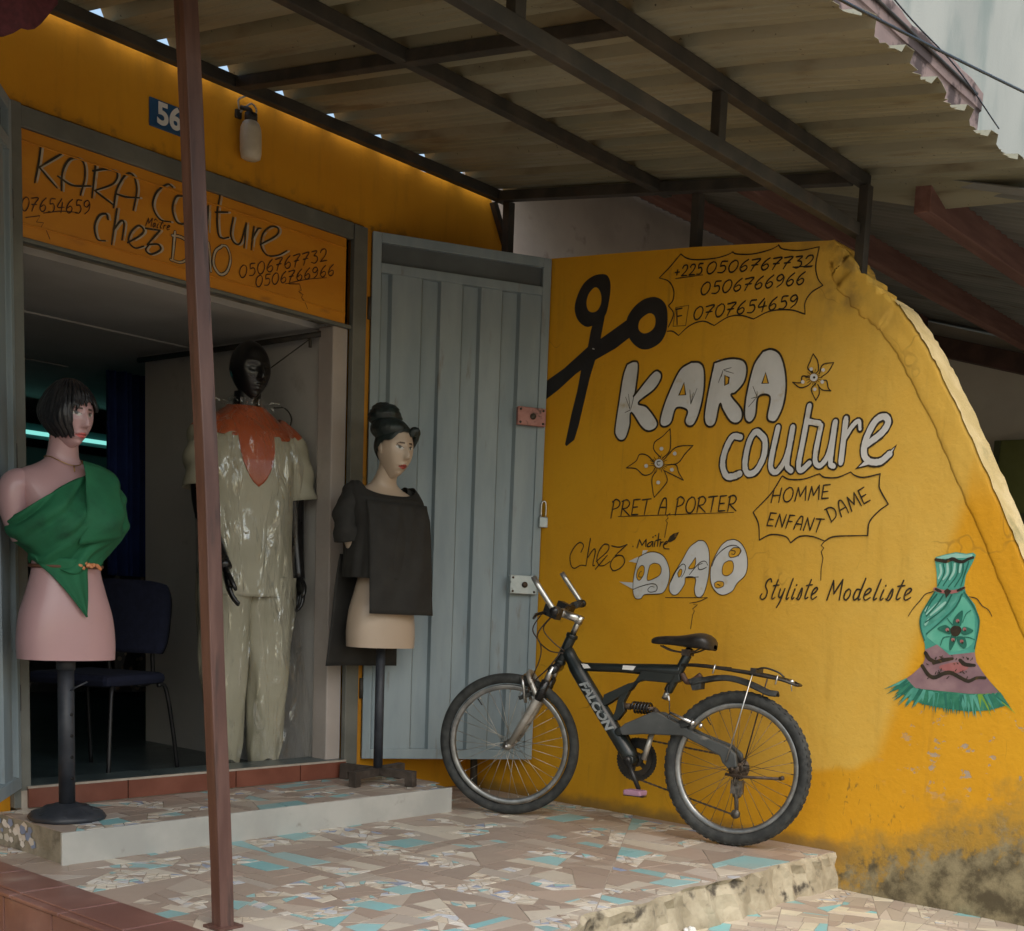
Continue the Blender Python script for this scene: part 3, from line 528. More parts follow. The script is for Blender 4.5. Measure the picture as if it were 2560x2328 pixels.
('owner_name_lettering','s','ink',0.0037,[7253,2513,7172,2548,7078,2563,6971,2532,6908,2459,6878,2367,6889,2274,6936,2189,7016,2167,7158,2157,7203,2118,7264,2115,7297,2157,7307,2223,7306,2299,7288,2404,7269,2471,7253,2513],3,1),
('owner_name_lettering','p','wallpaint',0,[7117,2436,7071,2456,7012,2448,6980,2411,6988,2355,7050,2316,7137,2295,7131,2379],2,1),
('owner_name_lettering','s','ink',0.0033,[7117,2436,7071,2456,7012,2448,6980,2411,6988,2355,7050,2316,7137,2295,7131,2379,7117,2436],3,1),
('owner_name_lettering','p','wallpaint',0,[7263,2386,7224,2429,7188,2425,7179,2388,7188,2340,7227,2292,7258,2301,7272,2338],2,1),
('owner_name_lettering','s','ink',0.0033,[7263,2386,7224,2429,7188,2425,7179,2388,7188,2340,7227,2292,7258,2301,7272,2338,7263,2386],3,1),
('owner_name_lettering','p','white',0,[6570,2675,6502,2667,6454,2604,6435,2505,6435,2351,6469,2205,6510,2158,6561,2165,6583,2228,6579,2329,6687,2335,6699,2271,6762,2185,6818,2165,6867,2200,6871,2265,6831,2359,6748,2481,6666,2610],1,1),
('owner_name_lettering','s','ink',0.0037,[6570,2675,6502,2667,6454,2604,6435,2505,6435,2351,6469,2205,6510,2158,6561,2165,6583,2228,6579,2329,6687,2335,6699,2271,6762,2185,6818,2165,6867,2200,6871,2265,6831,2359,6748,2481,6666,2610,6570,2675],3,1),
('owner_name_lettering','p','wallpaint',0,[6592,2520,6586,2466,6608,2420,6664,2418,6628,2470],2,1),
('owner_name_lettering','s','ink',0.0033,[6592,2520,6586,2466,6608,2420,6664,2418,6628,2470,6592,2520],3,1),
('owner_name_lettering','p','wallpaint',0,[6786,2369,6760,2407,6737,2398,6745,2352,6772,2333],2,1),
('owner_name_lettering','s','ink',0.0033,[6786,2369,6760,2407,6737,2398,6745,2352,6772,2333,6786,2369],3,1),
('owner_name_lettering','p','white',0,[6252,2678,6177,2688,6100,2653,6041,2574,6017,2469,6036,2371,6116,2297,6164,2224,6259,2185,6337,2209,6397,2280,6415,2370,6410,2451,6372,2542,6313,2633],1,1),
('owner_name_lettering','s','ink',0.0037,[6252,2678,6177,2688,6100,2653,6041,2574,6017,2469,6036,2371,6116,2297,6164,2224,6259,2185,6337,2209,6397,2280,6415,2370,6410,2451,6372,2542,6313,2633,6252,2678],3,1),
('owner_name_lettering','p','wallpaint',0,[6227,2496,6184,2492,6165,2448,6177,2394,6228,2361,6278,2373,6287,2427,6269,2472],2,1),
('owner_name_lettering','s','ink',0.0033,[6227,2496,6184,2492,6165,2448,6177,2394,6228,2361,6278,2373,6287,2427,6269,2472,6227,2496],3,1),
('owner_name_lettering','p','wallpaint',0,[6172,2617,6107,2609,6109,2565,6144,2537,6208,2527,6227,2563,6203,2599],2,1),
('owner_name_lettering','s','ink',0.0033,[6172,2617,6107,2609,6109,2565,6144,2537,6208,2527,6227,2563,6203,2599,6172,2617],3,1),
('owner_name_lettering','p','wallpaint',0,[6365,2290,6322,2309,6267,2302,6265,2266,6318,2246,6357,2258],2,1),
('owner_name_lettering','s','ink',0.0033,[6365,2290,6322,2309,6267,2302,6265,2266,6318,2246,6357,2258,6365,2290],3,1),
('owner_name_lettering','s','ink',0.0041,[7199,2321,7241,2325,7234,2363,7209,2378],4,1),
('owner_name_lettering','s','ink',0.0041,[7305,2200,7235,2226,7117,2258,7046,2260,7015,2233,7030,2195,7100,2183,7125,2206,7092,2235,7050,2232],4,1),
('owner_name_lettering','s','ink',0.0041,[6861,2284,6799,2397,6735,2454,6699,2436,6707,2381,6738,2334],4,1),
('owner_name_lettering','s','ink',0.0041,[6649,2359,6596,2420,6533,2476,6478,2486,6448,2451],4,1),
('owner_name_lettering','s','ink',0.0041,[6463,2432,6506,2413,6545,2412,6554,2448,6510,2467],4,1),
('owner_name_lettering','s','ink',0.0041,[6403,2443,6361,2534,6258,2616,6162,2635,6095,2591,6123,2538],4,1),
('owner_name_lettering','s','ink',0.0041,[6202,2590,6158,2582,6167,2555,6194,2559],4,1),
('owner_name_lettering','s','ink',0.0041,[6331,2282,6298,2269],4,1),
('owner_name_lettering','s','ink',0.0041,[6681,2331,6546,2341],4,1),
('owner_name_lettering','s','ink',0.0033,[6915,2138,6432,2155],2,1),
('owner_name_lettering','s','ink',0.0037,[6432,2155,6530,2116,6630,2096],2,1),
('owner_name_lettering','s','ink',0.0041,[6584,2089,6539,2087,6592,2044,6569,2027,6588,1989,6602,1859],2,0),
('flower_painting','s','ink',0.0056,[7059,3442,7142,3515,7135,3585,7049,3634,6966,3700],2,1),
('flower_painting','s','ink',0.0056,[6966,3700,6951,3578,6962,3491,7036,3432],2,1),
('flower_painting','s','ink',0.0056,[7013,3423,6909,3516,6823,3539,6694,3538],2,1),
('flower_painting','s','ink',0.0056,[6694,3538,6775,3468,6856,3384,6987,3370],2,1),
('flower_painting','s','ink',0.0056,[7122,3391,7217,3464,7309,3476,7351,3415,7463,3355],2,1),
('flower_painting','s','ink',0.0056,[7463,3355,7346,3344,7251,3284,7161,3295,7109,3355],2,1),
('flower_painting','s','ink',0.0056,[7095,3320,7147,3250,7127,3126,7108,3073],2,1),
('flower_painting','s','ink',0.0056,[7108,3073,7017,3160,6966,3229,7006,3318],2,1),
('flower_painting','s','ink',0.0056,[6987,3370,6877,3367,6839,3297,6780,3226],2,1),
('flower_painting','s','ink',0.0056,[6780,3226,6915,3281,7006,3318],2,1),
('flower_painting','s','ink',0.003,[7032,3380,6995,3373],2,1),
('flower_painting','s','ink',0.003,[7033,3371,6981,3350],2,1),
('flower_painting','s','ink',0.003,[7037,3363,7002,3337],2,1),
('flower_painting','s','ink',0.003,[7044,3356,7010,3315],2,1),
('flower_painting','s','ink',0.003,[7054,3352,7034,3304],2,1),
('flower_painting','s','ink',0.003,[7064,3349,7066,3328],2,1),
('flower_painting','s','ink',0.003,[7076,3350,7084,3333],2,1),
('flower_painting','s','ink',0.003,[7087,3352,7125,3304],2,1),
('flower_painting','s','ink',0.003,[7097,3358,7127,3340],2,1),
('flower_painting','s','ink',0.003,[7105,3365,7140,3355],2,1),
('flower_painting','s','ink',0.003,[7110,3373,7195,3366],2,1),
('flower_painting','s','ink',0.003,[7113,3382,7165,3391],2,1),
('flower_painting','s','ink',0.003,[7112,3391,7182,3418],2,1),
('flower_painting','s','ink',0.003,[7107,3399,7148,3428],2,1),
('flower_painting','s','ink',0.003,[7100,3406,7136,3449],2,1),
('flower_painting','s','ink',0.003,[7091,3410,7099,3435],2,1),
('flower_painting','s','ink',0.003,[7080,3412,7082,3461],2,1),
('flower_painting','s','ink',0.003,[7069,3412,7050,3469],2,1),
('flower_painting','s','ink',0.003,[7058,3409,7029,3444],2,1),
('flower_painting','s','ink',0.003,[7048,3404,6997,3437],2,1),
('flower_painting','s','ink',0.003,[7040,3397,6982,3416],2,1),
('flower_painting','s','ink',0.003,[7034,3389,7008,3389],2,1),
('flower_painting','p','white',0,[7024,3385,7033,3360,7062,3348,7095,3353,7118,3374,7120,3401,7100,3420,7067,3424,7037,3410],4,1),
('flower_painting','s','ink',0.0044,[7056,3407,7092,3401,7085,3372,7058,3372],5,1),
('flower_painting','p','white',0,[7031,3520,7035,3509,7048,3503,7063,3506,7073,3515,7074,3527,7065,3536,7050,3538,7036,3531],3,1),
('flower_painting','p','white',0,[6873,3471,6877,3460,6890,3455,6905,3457,6915,3467,6916,3478,6907,3487,6892,3489,6879,3482],3,1),
('flower_painting','p','white',0,[7200,3367,7204,3355,7217,3350,7233,3352,7243,3362,7244,3374,7235,3383,7219,3384,7206,3378],3,1),
('flower_painting','p','white',0,[6896,3324,6900,3313,6913,3307,6928,3310,6938,3319,6939,3331,6930,3340,6915,3342,6902,3335],3,1),
('flower_painting','p','white',0,[7047,3210,7052,3198,7065,3193,7080,3195,7090,3204,7091,3216,7082,3226,7067,3227,7053,3221],3,1),
('flower_painting','s','ink',0.0056,[5478,4105,5534,4146,5513,4204,5491,4262],2,1),
('flower_painting','s','ink',0.0056,[5491,4262,5442,4199,5428,4123,5452,4098],2,1),
('flower_painting','s','ink',0.0056,[5416,4093,5388,4165,5285,4175],2,1),
('flower_painting','s','ink',0.0056,[5285,4175,5331,4102,5397,4062],2,1),
('flower_painting','s','ink',0.0056,[5394,4032,5342,4029,5320,3968,5292,3942],2,1),
('flower_painting','s','ink',0.0056,[5292,3942,5379,3957,5427,4005],2,1),
('flower_painting','s','ink',0.0056,[5445,4013,5484,3964,5433,3871],2,1),
('flower_painting','s','ink',0.0056,[5433,3871,5403,3929,5417,3997],2,1),
('flower_painting','s','ink',0.0056,[5510,4070,5582,4082,5595,4030,5676,4039],2,1),
('flower_painting','s','ink',0.0056,[5676,4039,5601,3989,5531,3996,5497,4017],2,1),
('flower_painting','s','ink',0.0026,[5431,4061,5386,4058],2,1),
('flower_painting','s','ink',0.0026,[5432,4051,5394,4037],2,1),
('flower_painting','s','ink',0.0026,[5438,4043,5413,4025],2,1),
('flower_painting','s','ink',0.0026,[5447,4037,5434,4020],2,1),
('flower_painting','s','ink',0.0026,[5458,4034,5446,3993],2,1),
('flower_painting','s','ink',0.0026,[5470,4035,5474,4005],2,1),
('flower_painting','s','ink',0.0026,[5482,4039,5501,4008],2,1),
('flower_painting','s','ink',0.0026,[5492,4046,5527,4022],2,1),
('flower_painting','s','ink',0.0026,[5498,4056,5539,4046],2,1),
('flower_painting','s','ink',0.0026,[5501,4066,5552,4070],2,1),
('flower_painting','s','ink',0.0026,[5500,4076,5533,4088],2,1),
('flower_painting','s','ink',0.0026,[5495,4085,5532,4113],2,1),
('flower_painting','s','ink',0.0026,[5486,4091,5506,4118],2,1),
('flower_painting','s','ink',0.0026,[5475,4094,5487,4137],2,1),
('flower_painting','s','ink',0.0026,[5463,4093,5457,4133],2,1),
('flower_painting','s','ink',0.0026,[5451,4089,5440,4105],2,1),
('flower_painting','s','ink',0.0026,[5441,4081,5423,4094],2,1),
('flower_painting','s','ink',0.0026,[5434,4072,5409,4078],2,1),
('flower_painting','p','white',0,[5429,4061,5436,4042,5457,4032,5482,4038,5500,4055,5502,4077,5487,4092,5462,4094,5440,4082],4,1),
('flower_painting','p','ink',0,[5450,4063,5453,4056,5460,4053,5468,4055,5474,4061,5475,4068,5470,4073,5461,4074,5454,4070],5,1),
('flower_painting','p','white',0,[5481,4135,5484,4125,5494,4121,5506,4124,5514,4132,5515,4142,5508,4149,5496,4150,5486,4145],3,1),
('flower_painting','p','white',0,[5363,4119,5366,4110,5376,4105,5388,4108,5396,4116,5397,4126,5390,4134,5379,4135,5368,4129],3,1),
('flower_painting','p','white',0,[5555,4032,5558,4023,5568,4018,5581,4021,5589,4029,5590,4040,5583,4047,5571,4048,5560,4042],3,1),
('flower_painting','p','white',0,[5364,4020,5367,4011,5377,4006,5389,4009,5397,4017,5398,4027,5391,4035,5379,4036,5369,4030],3,1),
('flower_painting','p','white',0,[5432,3963,5435,3954,5445,3950,5457,3952,5466,3960,5466,3971,5459,3978,5448,3979,5437,3973],3,1),
('dress_painting','p','teal',0,[4216,2566,4137,2588,4049,2607,3959,2596,3903,2605,3880,2589,3897,2535,3948,2426,3954,2342,3935,2285,3852,2196,3808,2098,3799,2015,3819,1889,3816,1805,4017,1771,4238,1795,4253,1863,4295,1964,4306,2041,4295,2118,4263,2171,4207,2267,4186,2335,4200,2444,4225,2545],1,0),
('dress_painting','p','mint',0,[4206,2562,4136,2582,4048,2598,3959,2589,3907,2595,3908,2567,4214,2549],2,0),
('dress_painting','p','tealm',0,[4222,2130,4124,2253,3984,2283,4077,2136,4247,2001,4277,2025],2,1),
('dress_painting','p','green2',0,[3972,2258,3865,2146,3837,2030,3849,1879,4012,1810,4201,1892,4224,1951,4047,2095],2,1),
('dress_painting','p','mauve',0,[4244,1812,4143,1861,4027,1783,3817,1818,3796,1740,3732,1660,3665,1590,3579,1505,3839,1483,4294,1488,4395,1559,4333,1607,4256,1682,4237,1735],3,0),
('dress_painting','p','rose',0,[4091,1694,3950,1729,3858,1693,3943,1645,4088,1660],4,1),
('dress_painting','s','ink',0.0148,[4214,2545,4168,2538,4123,2534,4071,2552,4025,2536,3980,2533,3938,2555,3900,2568],4,1),
('dress_painting','s','teald',0.0059,[4148,2513,4132,2438,4177,2335],4,1),
('dress_painting','s','teald',0.0059,[4081,2523,4078,2439,4132,2337],4,1),
('dress_painting','s','teald',0.0059,[4019,2524,4023,2424,4086,2330],4,1),
('dress_painting','s','teald',0.0059,[3975,2525,3980,2433,4033,2331],4,1),
('dress_painting','s','teald',0.0059,[3932,2534,3961,2425,3980,2341],4,1),
('dress_painting','s','mint',0.0102,[4174,2504,4160,2445,4178,2394],3,1),
('dress_painting','s','mint',0.0102,[4112,2514,4105,2438,4136,2387],3,1),
('dress_painting','s','mint',0.0102,[4049,2515,4052,2448,4082,2389],3,1),
('dress_painting','s','mint',0.0102,[3996,2516,4003,2449],3,1),
('dress_painting','s','teald',0.0074,[4180,2267,4228,2198,4266,2111],4,1),
('dress_painting','s','teald',0.0074,[4125,2261,4172,2183,4255,2086],4,1),
('dress_painting','s','teald',0.0074,[4053,2264,4115,2152,4260,2034],4,1),
('dress_painting','s','teald',0.0074,[3965,2275,4009,2173,4107,2067,4242,1941],4,1),
('dress_painting','s','teald',0.0074,[3949,2292,3870,2195,3812,2098,3802,2015,3820,1847],4,1),
('dress_painting','s','teald',0.0074,[4200,2284,4263,2171,4303,2084,4297,1989,4256,1889],4,1),
('dress_painting','s','mint',0.0111,[4244,2163,4268,2128],3,1),
('dress_painting','s','mint',0.0111,[4156,2201,4256,2103],3,1),
('dress_painting','s','mint',0.0111,[4102,2203,4219,2096],3,1),
('dress_painting','s','mint',0.0111,[4258,2017,4234,2061],3,1),
('dress_painting','s','rose',0.0148,[4202,2309,4128,2290,4029,2294,3952,2326],4,1),
('dress_painting','s','ink',0.0111,[4193,2308,4146,2290],5,1),
('dress_painting','s','ink',0.0111,[4003,2303,3952,2326],5,1),
('dress_painting','p','ink',0,[4119,2295,4094,2317,4056,2297,4096,2237],6,0),
('dress_painting','s','ink',0.0041,[4214,2287,4280,2264,4322,2211,4380,2140,4417,2078],2,1),
('dress_painting','s','ink',0.0041,[3902,2257,3839,2242,3790,2190,3736,2160,3701,2111],2,1),
('dress_painting','p','teald',0,[4012,2013,4014,2080,3949,2146,3945,2058,3959,2015],5,1),
('dress_painting','p','teald',0,[4028,1987,4085,2022,4150,1989,4079,1958,4034,1952],5,1),
('dress_painting','p','teald',0,[3945,1966,3924,2017,3842,1990,3900,1951],5,1),
('dress_painting','p','teald',0,[4024,1945,4037,1893,4026,1817,3991,1879,3982,1930],5,1),
('dress_painting','p','teald',0,[3978,1930,3955,1872,3907,1842,3888,1876,3916,1934],5,1),
('dress_painting','p','ink',0,[4037,1986,4013,2017,3959,2015,3943,1983,3970,1939,4015,1941],6,1),
('dress_painting','p','rose',0,[3966,2061,3969,2052,3977,2047,3987,2048,3995,2055,3996,2065,3990,2073,3980,2075,3970,2070],6,1),
('dress_painting','s','ink',0.0074,[3976,2051,3971,2048],7,1),
('dress_painting','p','rose',0,[4048,1986,4051,1976,4060,1971,4070,1972,4078,1979,4078,1989,4072,1997,4062,1999,4053,1995],6,1),
('dress_painting','s','ink',0.0074,[4059,1975,4053,1972],7,1),
('dress_painting','p','rose',0,[3902,1997,3905,1988,3913,1983,3924,1984,3931,1991,3932,2001,3926,2009,3916,2011,3907,2006],6,1),
('dress_painting','s','ink',0.0074,[3913,1987,3907,1984],7,1),
('dress_painting','p','rose',0,[3992,1908,3995,1899,4003,1893,4014,1895,4021,1902,4022,1911,4016,1919,4006,1922,3996,1917],6,1),
('dress_painting','s','ink',0.0074,[4003,1898,3997,1894],7,1),
('dress_painting','p','rose',0,[3917,1900,3920,1891,3928,1885,3939,1886,3946,1893,3947,1903,3941,1911,3931,1913,3922,1909],6,1),
('dress_painting','s','ink',0.0074,[3928,1889,3922,1886],7,1),
('dress_painting','s','teald',0.0044,[4022,2025,4052,2053,4072,2077],5,1),
('dress_painting','s','teald',0.0044,[3878,2149,3915,2118,3940,2050],5,1),
('dress_painting','s','teald',0.0044,[4041,1931,4093,1915,4111,1855],5,1),
('dress_painting','s','teald',0.0044,[3916,1934,3872,1932,3826,1918],5,1),
('dress_painting','s','ink',0.0167,[4237,1787,4196,1738,4130,1717],5,1),
('dress_painting','s','ink',0.0167,[4157,1710,4077,1737,3998,1755],5,1),
('dress_painting','s','ink',0.0167,[3934,1747,3887,1716,3807,1714],5,1),
('dress_painting','s','ink',0.0167,[4255,1678,4194,1609,4137,1592,4067,1627,4005,1640,3921,1608,3848,1584,3780,1615,3711,1620],5,1),
('dress_painting','s','ink',0.0041,[3834,1758,3830,1773],6,1),
('dress_painting','s','ink',0.0041,[4006,1631,4013,1636],6,1),
('dress_painting','s','ink',0.0041,[3983,1716,3974,1711],6,1),
('dress_painting','s','ink',0.0041,[3863,1600,3857,1621],6,1),
('dress_painting','s','ink',0.0041,[3872,1720,3855,1727],6,1),
('dress_painting','s','ink',0.0041,[3924,1649,3910,1656],6,1),
('dress_painting','s','ink',0.0041,[4109,1765,4092,1758],6,1),
('dress_painting','s','ink',0.0041,[4174,1590,4180,1610],6,1),
('dress_painting','s','ink',0.0041,[4101,1717,4086,1742],6,1),
('dress_painting','s','ink',0.0041,[3965,1657,3956,1672],6,1),
('dress_painting','s','ink',0.0041,[3864,1719,3863,1711],6,1),
('dress_painting','s','ink',0.0041,[4088,1646,4085,1671],6,1),
('dress_painting','s','ink',0.0041,[4142,1739,4139,1760],6,1),
('dress_painting','s','ink',0.0041,[4192,1584,4200,1576],6,1),
('dress_painting','s','ink',0.0041,[3861,1760,3864,1768],6,1),
('dress_painting','s','ink',0.0041,[3950,1621,3947,1625],6,1),
('dress_painting','s','ink',0.0041,[3843,1753,3846,1753],6,1),
('dress_painting','s','ink',0.0041,[4116,1628,4095,1638],6,1),
('dress_painting','s','ink',0.0041,[4002,1776,4007,1781],6,1),
('dress_painting','s','ink',0.0041,[4203,1600,4199,1624],6,1),
('dress_painting','s','ink',0.0041,[3968,1747,3961,1761],6,1),
('dress_painting','s','ink',0.0041,[3924,1613,3947,1635],6,1),
('dress_painting','s','ink',0.0041,[3945,1715,3957,1724],6,1),
('dress_painting','s','ink',0.0041,[3972,1638,3979,1652],6,1),
('dress_painting','s','ink',0.0041,[4071,1731,4081,1743],6,1),
('dress_painting','s','ink',0.0041,[3902,1663,3899,1664],6,1),
('dress_painting','s','ink',0.0041,[4097,1755,4085,1773],6,1),
('dress_painting','s','ink',0.0041,[4135,1618,4128,1640],6,1),
('dress_painting','s','ink',0.0041,[4092,1748,4078,1759],6,1),
('dress_painting','s','ink',0.0041,[3868,1656,3876,1658],6,1),
('dress_painting','s','ink',0.0041,[3866,1755,3880,1775],6,1),
('dress_painting','s','ink',0.0041,[3998,1645,3984,1643],6,1),
('dress_painting','s','ink',0.0041,[4149,1748,4135,1752],6,1),
('dress_painting','s','ink',0.0041,[3887,1642,3904,1657],6,1),
('dress_painting','s','ink',0.0041,[3903,1765,3911,1775],6,1),
('dress_painting','s','ink',0.0041,[4041,1626,4024,1648],6,1),
('dress_painting','s','ink',0.0041,[4218,1697,4200,1690],6,1),
('dress_painting','s','ink',0.0041,[4032,1590,4014,1610],6,1),
('dress_painting','s','ink',0.0041,[3918,1725,3912,1734],6,1),
('dress_painting','s','ink',0.0041,[4095,1627,4109,1650],6,1),
('dress_painting','p','green3',0,[4368,1574,4439,1529,4452,1458,4362,1404,4227,1364,4042,1346,3826,1340,3652,1365,3511,1419,3552,1491,3674,1598],2,0),
('dress_painting','p','green3',0,[4391,1565,4591,1455,4379,1543],3,0),
('dress_painting','p','teald',0,[4387,1561,4536,1449,4371,1541],3.4,0),
('dress_painting','p','tealm',0,[4388,1567,4572,1462,4371,1535],3.8,0),
('dress_painting','p','tealm',0,[4382,1560,4482,1477,4365,1539],3,0),
('dress_painting','p','teald',0,[4376,1558,4513,1484,4364,1534],3.4,0),
('dress_painting','p','teald',0,[4385,1559,4560,1416,4359,1525],3.8,0),
('dress_painting','p','green3',0,[4378,1558,4508,1454,4354,1524],3,0),
('dress_painting','p','teald',0,[4374,1554,4508,1451,4354,1525],3.4,0),
('dress_painting','p','tealm',0,[4365,1546,4453,1465,4348,1527],3.8,0),
('dress_painting','p','green3',0,[4366,1547,4450,1457,4342,1521],3,0),
('dress_painting','p','green3',0,[4365,1547,4508,1456,4348,1519],3.4,0),
('dress_painting','p','teald',0,[4360,1542,4491,1451,4345,1519],3.8,0),
('dress_painting','p','green3',0,[4356,1539,4452,1459,4338,1517],3,0),
('dress_painting','p','teald',0,[4360,1539,4484,1416,4333,1510],3.4,0),
('dress_painting','p','green3',0,[4354,1536,4471,1430,4332,1509],3.8,0),
('dress_painting','p','green3',0,[4351,1531,4465,1413,4330,1509],3,0),
('dress_painting','p','teald',0,[4348,1532,4480,1429,4328,1504],3.4,0),
('dress_painting','p','green3',0,[4350,1529,4507,1381,4322,1497],3.8,0),
('dress_painting','p','tealm',0,[4350,1526,4493,1365,4320,1498],3,0),
('dress_painting','p','teald',0,[4339,1519,4451,1388,4319,1501],3.4,0),
('dress_painting','p','teald',0,[4339,1523,4451,1413,4315,1496],3.8,0),
('dress_painting','p','teald',0,[4337,1516,4479,1372,4314,1493],3,0),
('dress_painting','p','green3',0,[4336,1520,4458,1405,4310,1490],3.4,0),
('dress_painting','p','green3',0,[4333,1515,4389,1417,4299,1490],3.8,0),
('dress_painting','p','green3',0,[4329,1506,4455,1338,4307,1490],3,0),
('dress_painting','p','green3',0,[4327,1514,4400,1420,4294,1481],3.4,0),
('dress_painting','p','tealm',0,[4324,1501,4445,1330,4299,1483],3.8,0),
('dress_painting','p','green3',0,[4321,1499,4446,1327,4294,1479],3,0),
('dress_painting','p','tealm',0,[4316,1497,4431,1347,4293,1479],3.4,0),
('dress_painting','p','tealm',0,[4316,1496,4442,1335,4293,1478],3.8,0),
('dress_painting','p','green3',0,[4310,1493,4361,1356,4277,1478],3,0),
('dress_painting','p','green3',0,[4307,1496,4351,1390,4275,1478],3.4,0),
('dress_painting','p','tealm',0,[4300,1494,4388,1334,4265,1473],3.8,0),
('dress_painting','p','green3',0,[4298,1493,4387,1314,4258,1471],3,0),
('dress_painting','p','green3',0,[4286,1492,4356,1368,4261,1477],3.4,0),
('dress_painting','p','tealm',0,[4282,1490,4372,1324,4252,1473],3.8,0),
('dress_painting','p','teald',0,[4277,1495,4364,1350,4240,1470],3,0),
('dress_painting','p','teald',0,[4268,1486,4321,1319,4235,1474],3.4,0),
('dress_painting','p','teald',0,[4263,1494,4321,1379,4228,1472],3.8,0),
('dress_painting','p','green3',0,[4249,1485,4264,1372,4219,1479],3,0),
('dress_painting','p','green3',0,[4247,1484,4294,1334,4222,1476],3.4,0),
('dress_painting','p','teald',0,[4240,1489,4304,1382,4218,1474],3.8,0),
('dress_painting','p','tealm',0,[4236,1484,4319,1314,4212,1472],3,0),
('dress_painting','p','tealm',0,[4227,1485,4235,1392,4195,1477],3.4,0),
('dress_painting','p','tealm',0,[4228,1488,4298,1337,4191,1468],3.8,0),
('dress_painting','p','tealm',0,[4216,1484,4230,1381,4185,1476],3,0),
('dress_painting','p','green3',0,[4209,1476,4207,1302,4181,1475],3.4,0),
('dress_painting','p','green3',0,[4206,1483,4230,1349,4168,1472],3.8,0),
('dress_painting','p','teald',0,[4201,1477,4179,1354,4163,1478],3,0),
('dress_painting','p','green3',0,[4189,1480,4191,1383,4157,1475],3.4,0),
('dress_painting','p','tealm',0,[4183,1477,4170,1372,4149,1476],3.8,0),
('dress_painting','p','tealm',0,[4179,1475,4153,1371,4146,1478],3,0),
('dress_painting','p','green3',0,[4171,1475,4158,1341,4138,1474],3.4,0),
('dress_painting','p','tealm',0,[4167,1480,4182,1370,4131,1470],3.8,0),
('dress_painting','p','teald',0,[4167,1478,4169,1349,4122,1470],3,0),
('dress_painting','p','green3',0,[4156,1474,4163,1318,4119,1469],3.4,0),
('dress_painting','p','tealm',0,[4141,1471,4131,1304,4114,1470],3.8,0),
('dress_painting','p','teald',0,[4137,1475,4145,1358,4109,1471],3,0),
('dress_painting','p','tealm',0,[4136,1468,4089,1368,4096,1477],3.4,0),
('dress_painting','p','green3',0,[4124,1468,4106,1284,4096,1469],3.8,0),
('dress_painting','p','green3',0,[4113,1467,4066,1324,4085,1473],3,0),
('dress_painting','p','tealm',0,[4111,1470,4104,1304,4085,1469],3.4,0),
('dress_painting','p','green3',0,[4098,1466,4041,1339,4062,1476],3.8,0),
('dress_painting','p','tealm',0,[4088,1466,4023,1308,4057,1474],3,0),
('dress_painting','p','green3',0,[4086,1471,4079,1317,4058,1470],3.4,0),
('dress_painting','p','green3',0,[4072,1470,4042,1332,4043,1473],3.8,0),
('dress_painting','p','green3',0,[4070,1469,4037,1313,4035,1472],3,0),
('dress_painting','p','teald',0,[4055,1468,4004,1363,4014,1479],3.4,0),
('dress_painting','p','teald',0,[4052,1469,4012,1326,4016,1474],3.8,0),
('dress_painting','p','green3',0,[4038,1470,4013,1290,3998,1471],3,0),
('dress_painting','p','teald',0,[4027,1468,3970,1297,4002,1473],3.4,0),
('dress_painting','p','green3',0,[4024,1470,3995,1295,3979,1472],3.8,0),
('dress_painting','p','teald',0,[4007,1470,3962,1326,3980,1475],3,0),
('dress_painting','p','tealm',0,[4001,1468,3941,1303,3968,1475],3.4,0),
('dress_painting','p','green3',0,[3994,1471,3956,1333,3955,1475],3.8,0),
('dress_painting','p','tealm',0,[3989,1470,3956,1305,3954,1473],3,0),
('dress_painting','p','green3',0,[3970,1471,3925,1337,3938,1477],3.4,0),
('dress_painting','p','green3',0,[3964,1476,3949,1377,3934,1476],3.8,0),
('dress_painting','p','green3',0,[3958,1473,3932,1356,3929,1476],3,0),
('dress_painting','p','green3',0,[3944,1471,3911,1309,3917,1474],3.4,0),
('dress_painting','p','green3',0,[3941,1472,3926,1288,3907,1472],3.8,0),
('dress_painting','p','tealm',0,[3930,1473,3892,1370,3898,1479],3,0),
('dress_painting','p','tealm',0,[3917,1468,3846,1280,3888,1476],3.4,0),
('dress_painting','p','teald',0,[3913,1474,3899,1310,3881,1473],3.8,0),
('dress_painting','p','tealm',0,[3907,1470,3852,1343,3863,1480],3,0),
('dress_painting','p','teald',0,[3891,1469,3824,1321,3856,1480],3.4,0),
('dress_painting','p','tealm',0,[3879,1473,3841,1337,3853,1478],3.8,0),
('dress_painting','p','teald',0,[3868,1476,3838,1374,3843,1479],3,0),
('dress_painting','p','green3',0,[3870,1473,3835,1322,3841,1477],3.4,0),
('dress_painting','p','green3',0,[3862,1468,3782,1331,3823,1483],3.8,0),
('dress_painting','p','tealm',0,[3850,1478,3838,1343,3812,1476],3,0),
('dress_painting','p','tealm',0,[3843,1473,3819,1282,3816,1475],3.4,0),
('dress_painting','p','tealm',0,[3831,1473,3776,1298,3799,1479],3.8,0),
('dress_painting','p','tealm',0,[3819,1473,3753,1287,3788,1480],3,0),
('dress_painting','p','green3',0,[3815,1475,3763,1309,3784,1481],3.4,0),
('dress_painting','p','tealm',0,[3806,1471,3706,1300,3770,1486],3.8,0),
('dress_painting','p','teald',0,[3808,1478,3773,1301,3766,1481],3,0),
('dress_painting','p','teald',0,[3784,1479,3723,1384,3757,1490],3.4,0),
('dress_painting','p','green3',0,[3778,1473,3676,1357,3741,1495],3.8,0),
('dress_painting','p','teald',0,[3774,1484,3745,1367,3734,1487],3,0),
('dress_painting','p','green3',0,[3770,1480,3710,1348,3729,1490],3.4,0),
('dress_painting','p','lime',0,[3762,1485,3728,1375,3724,1489],3.8,0),
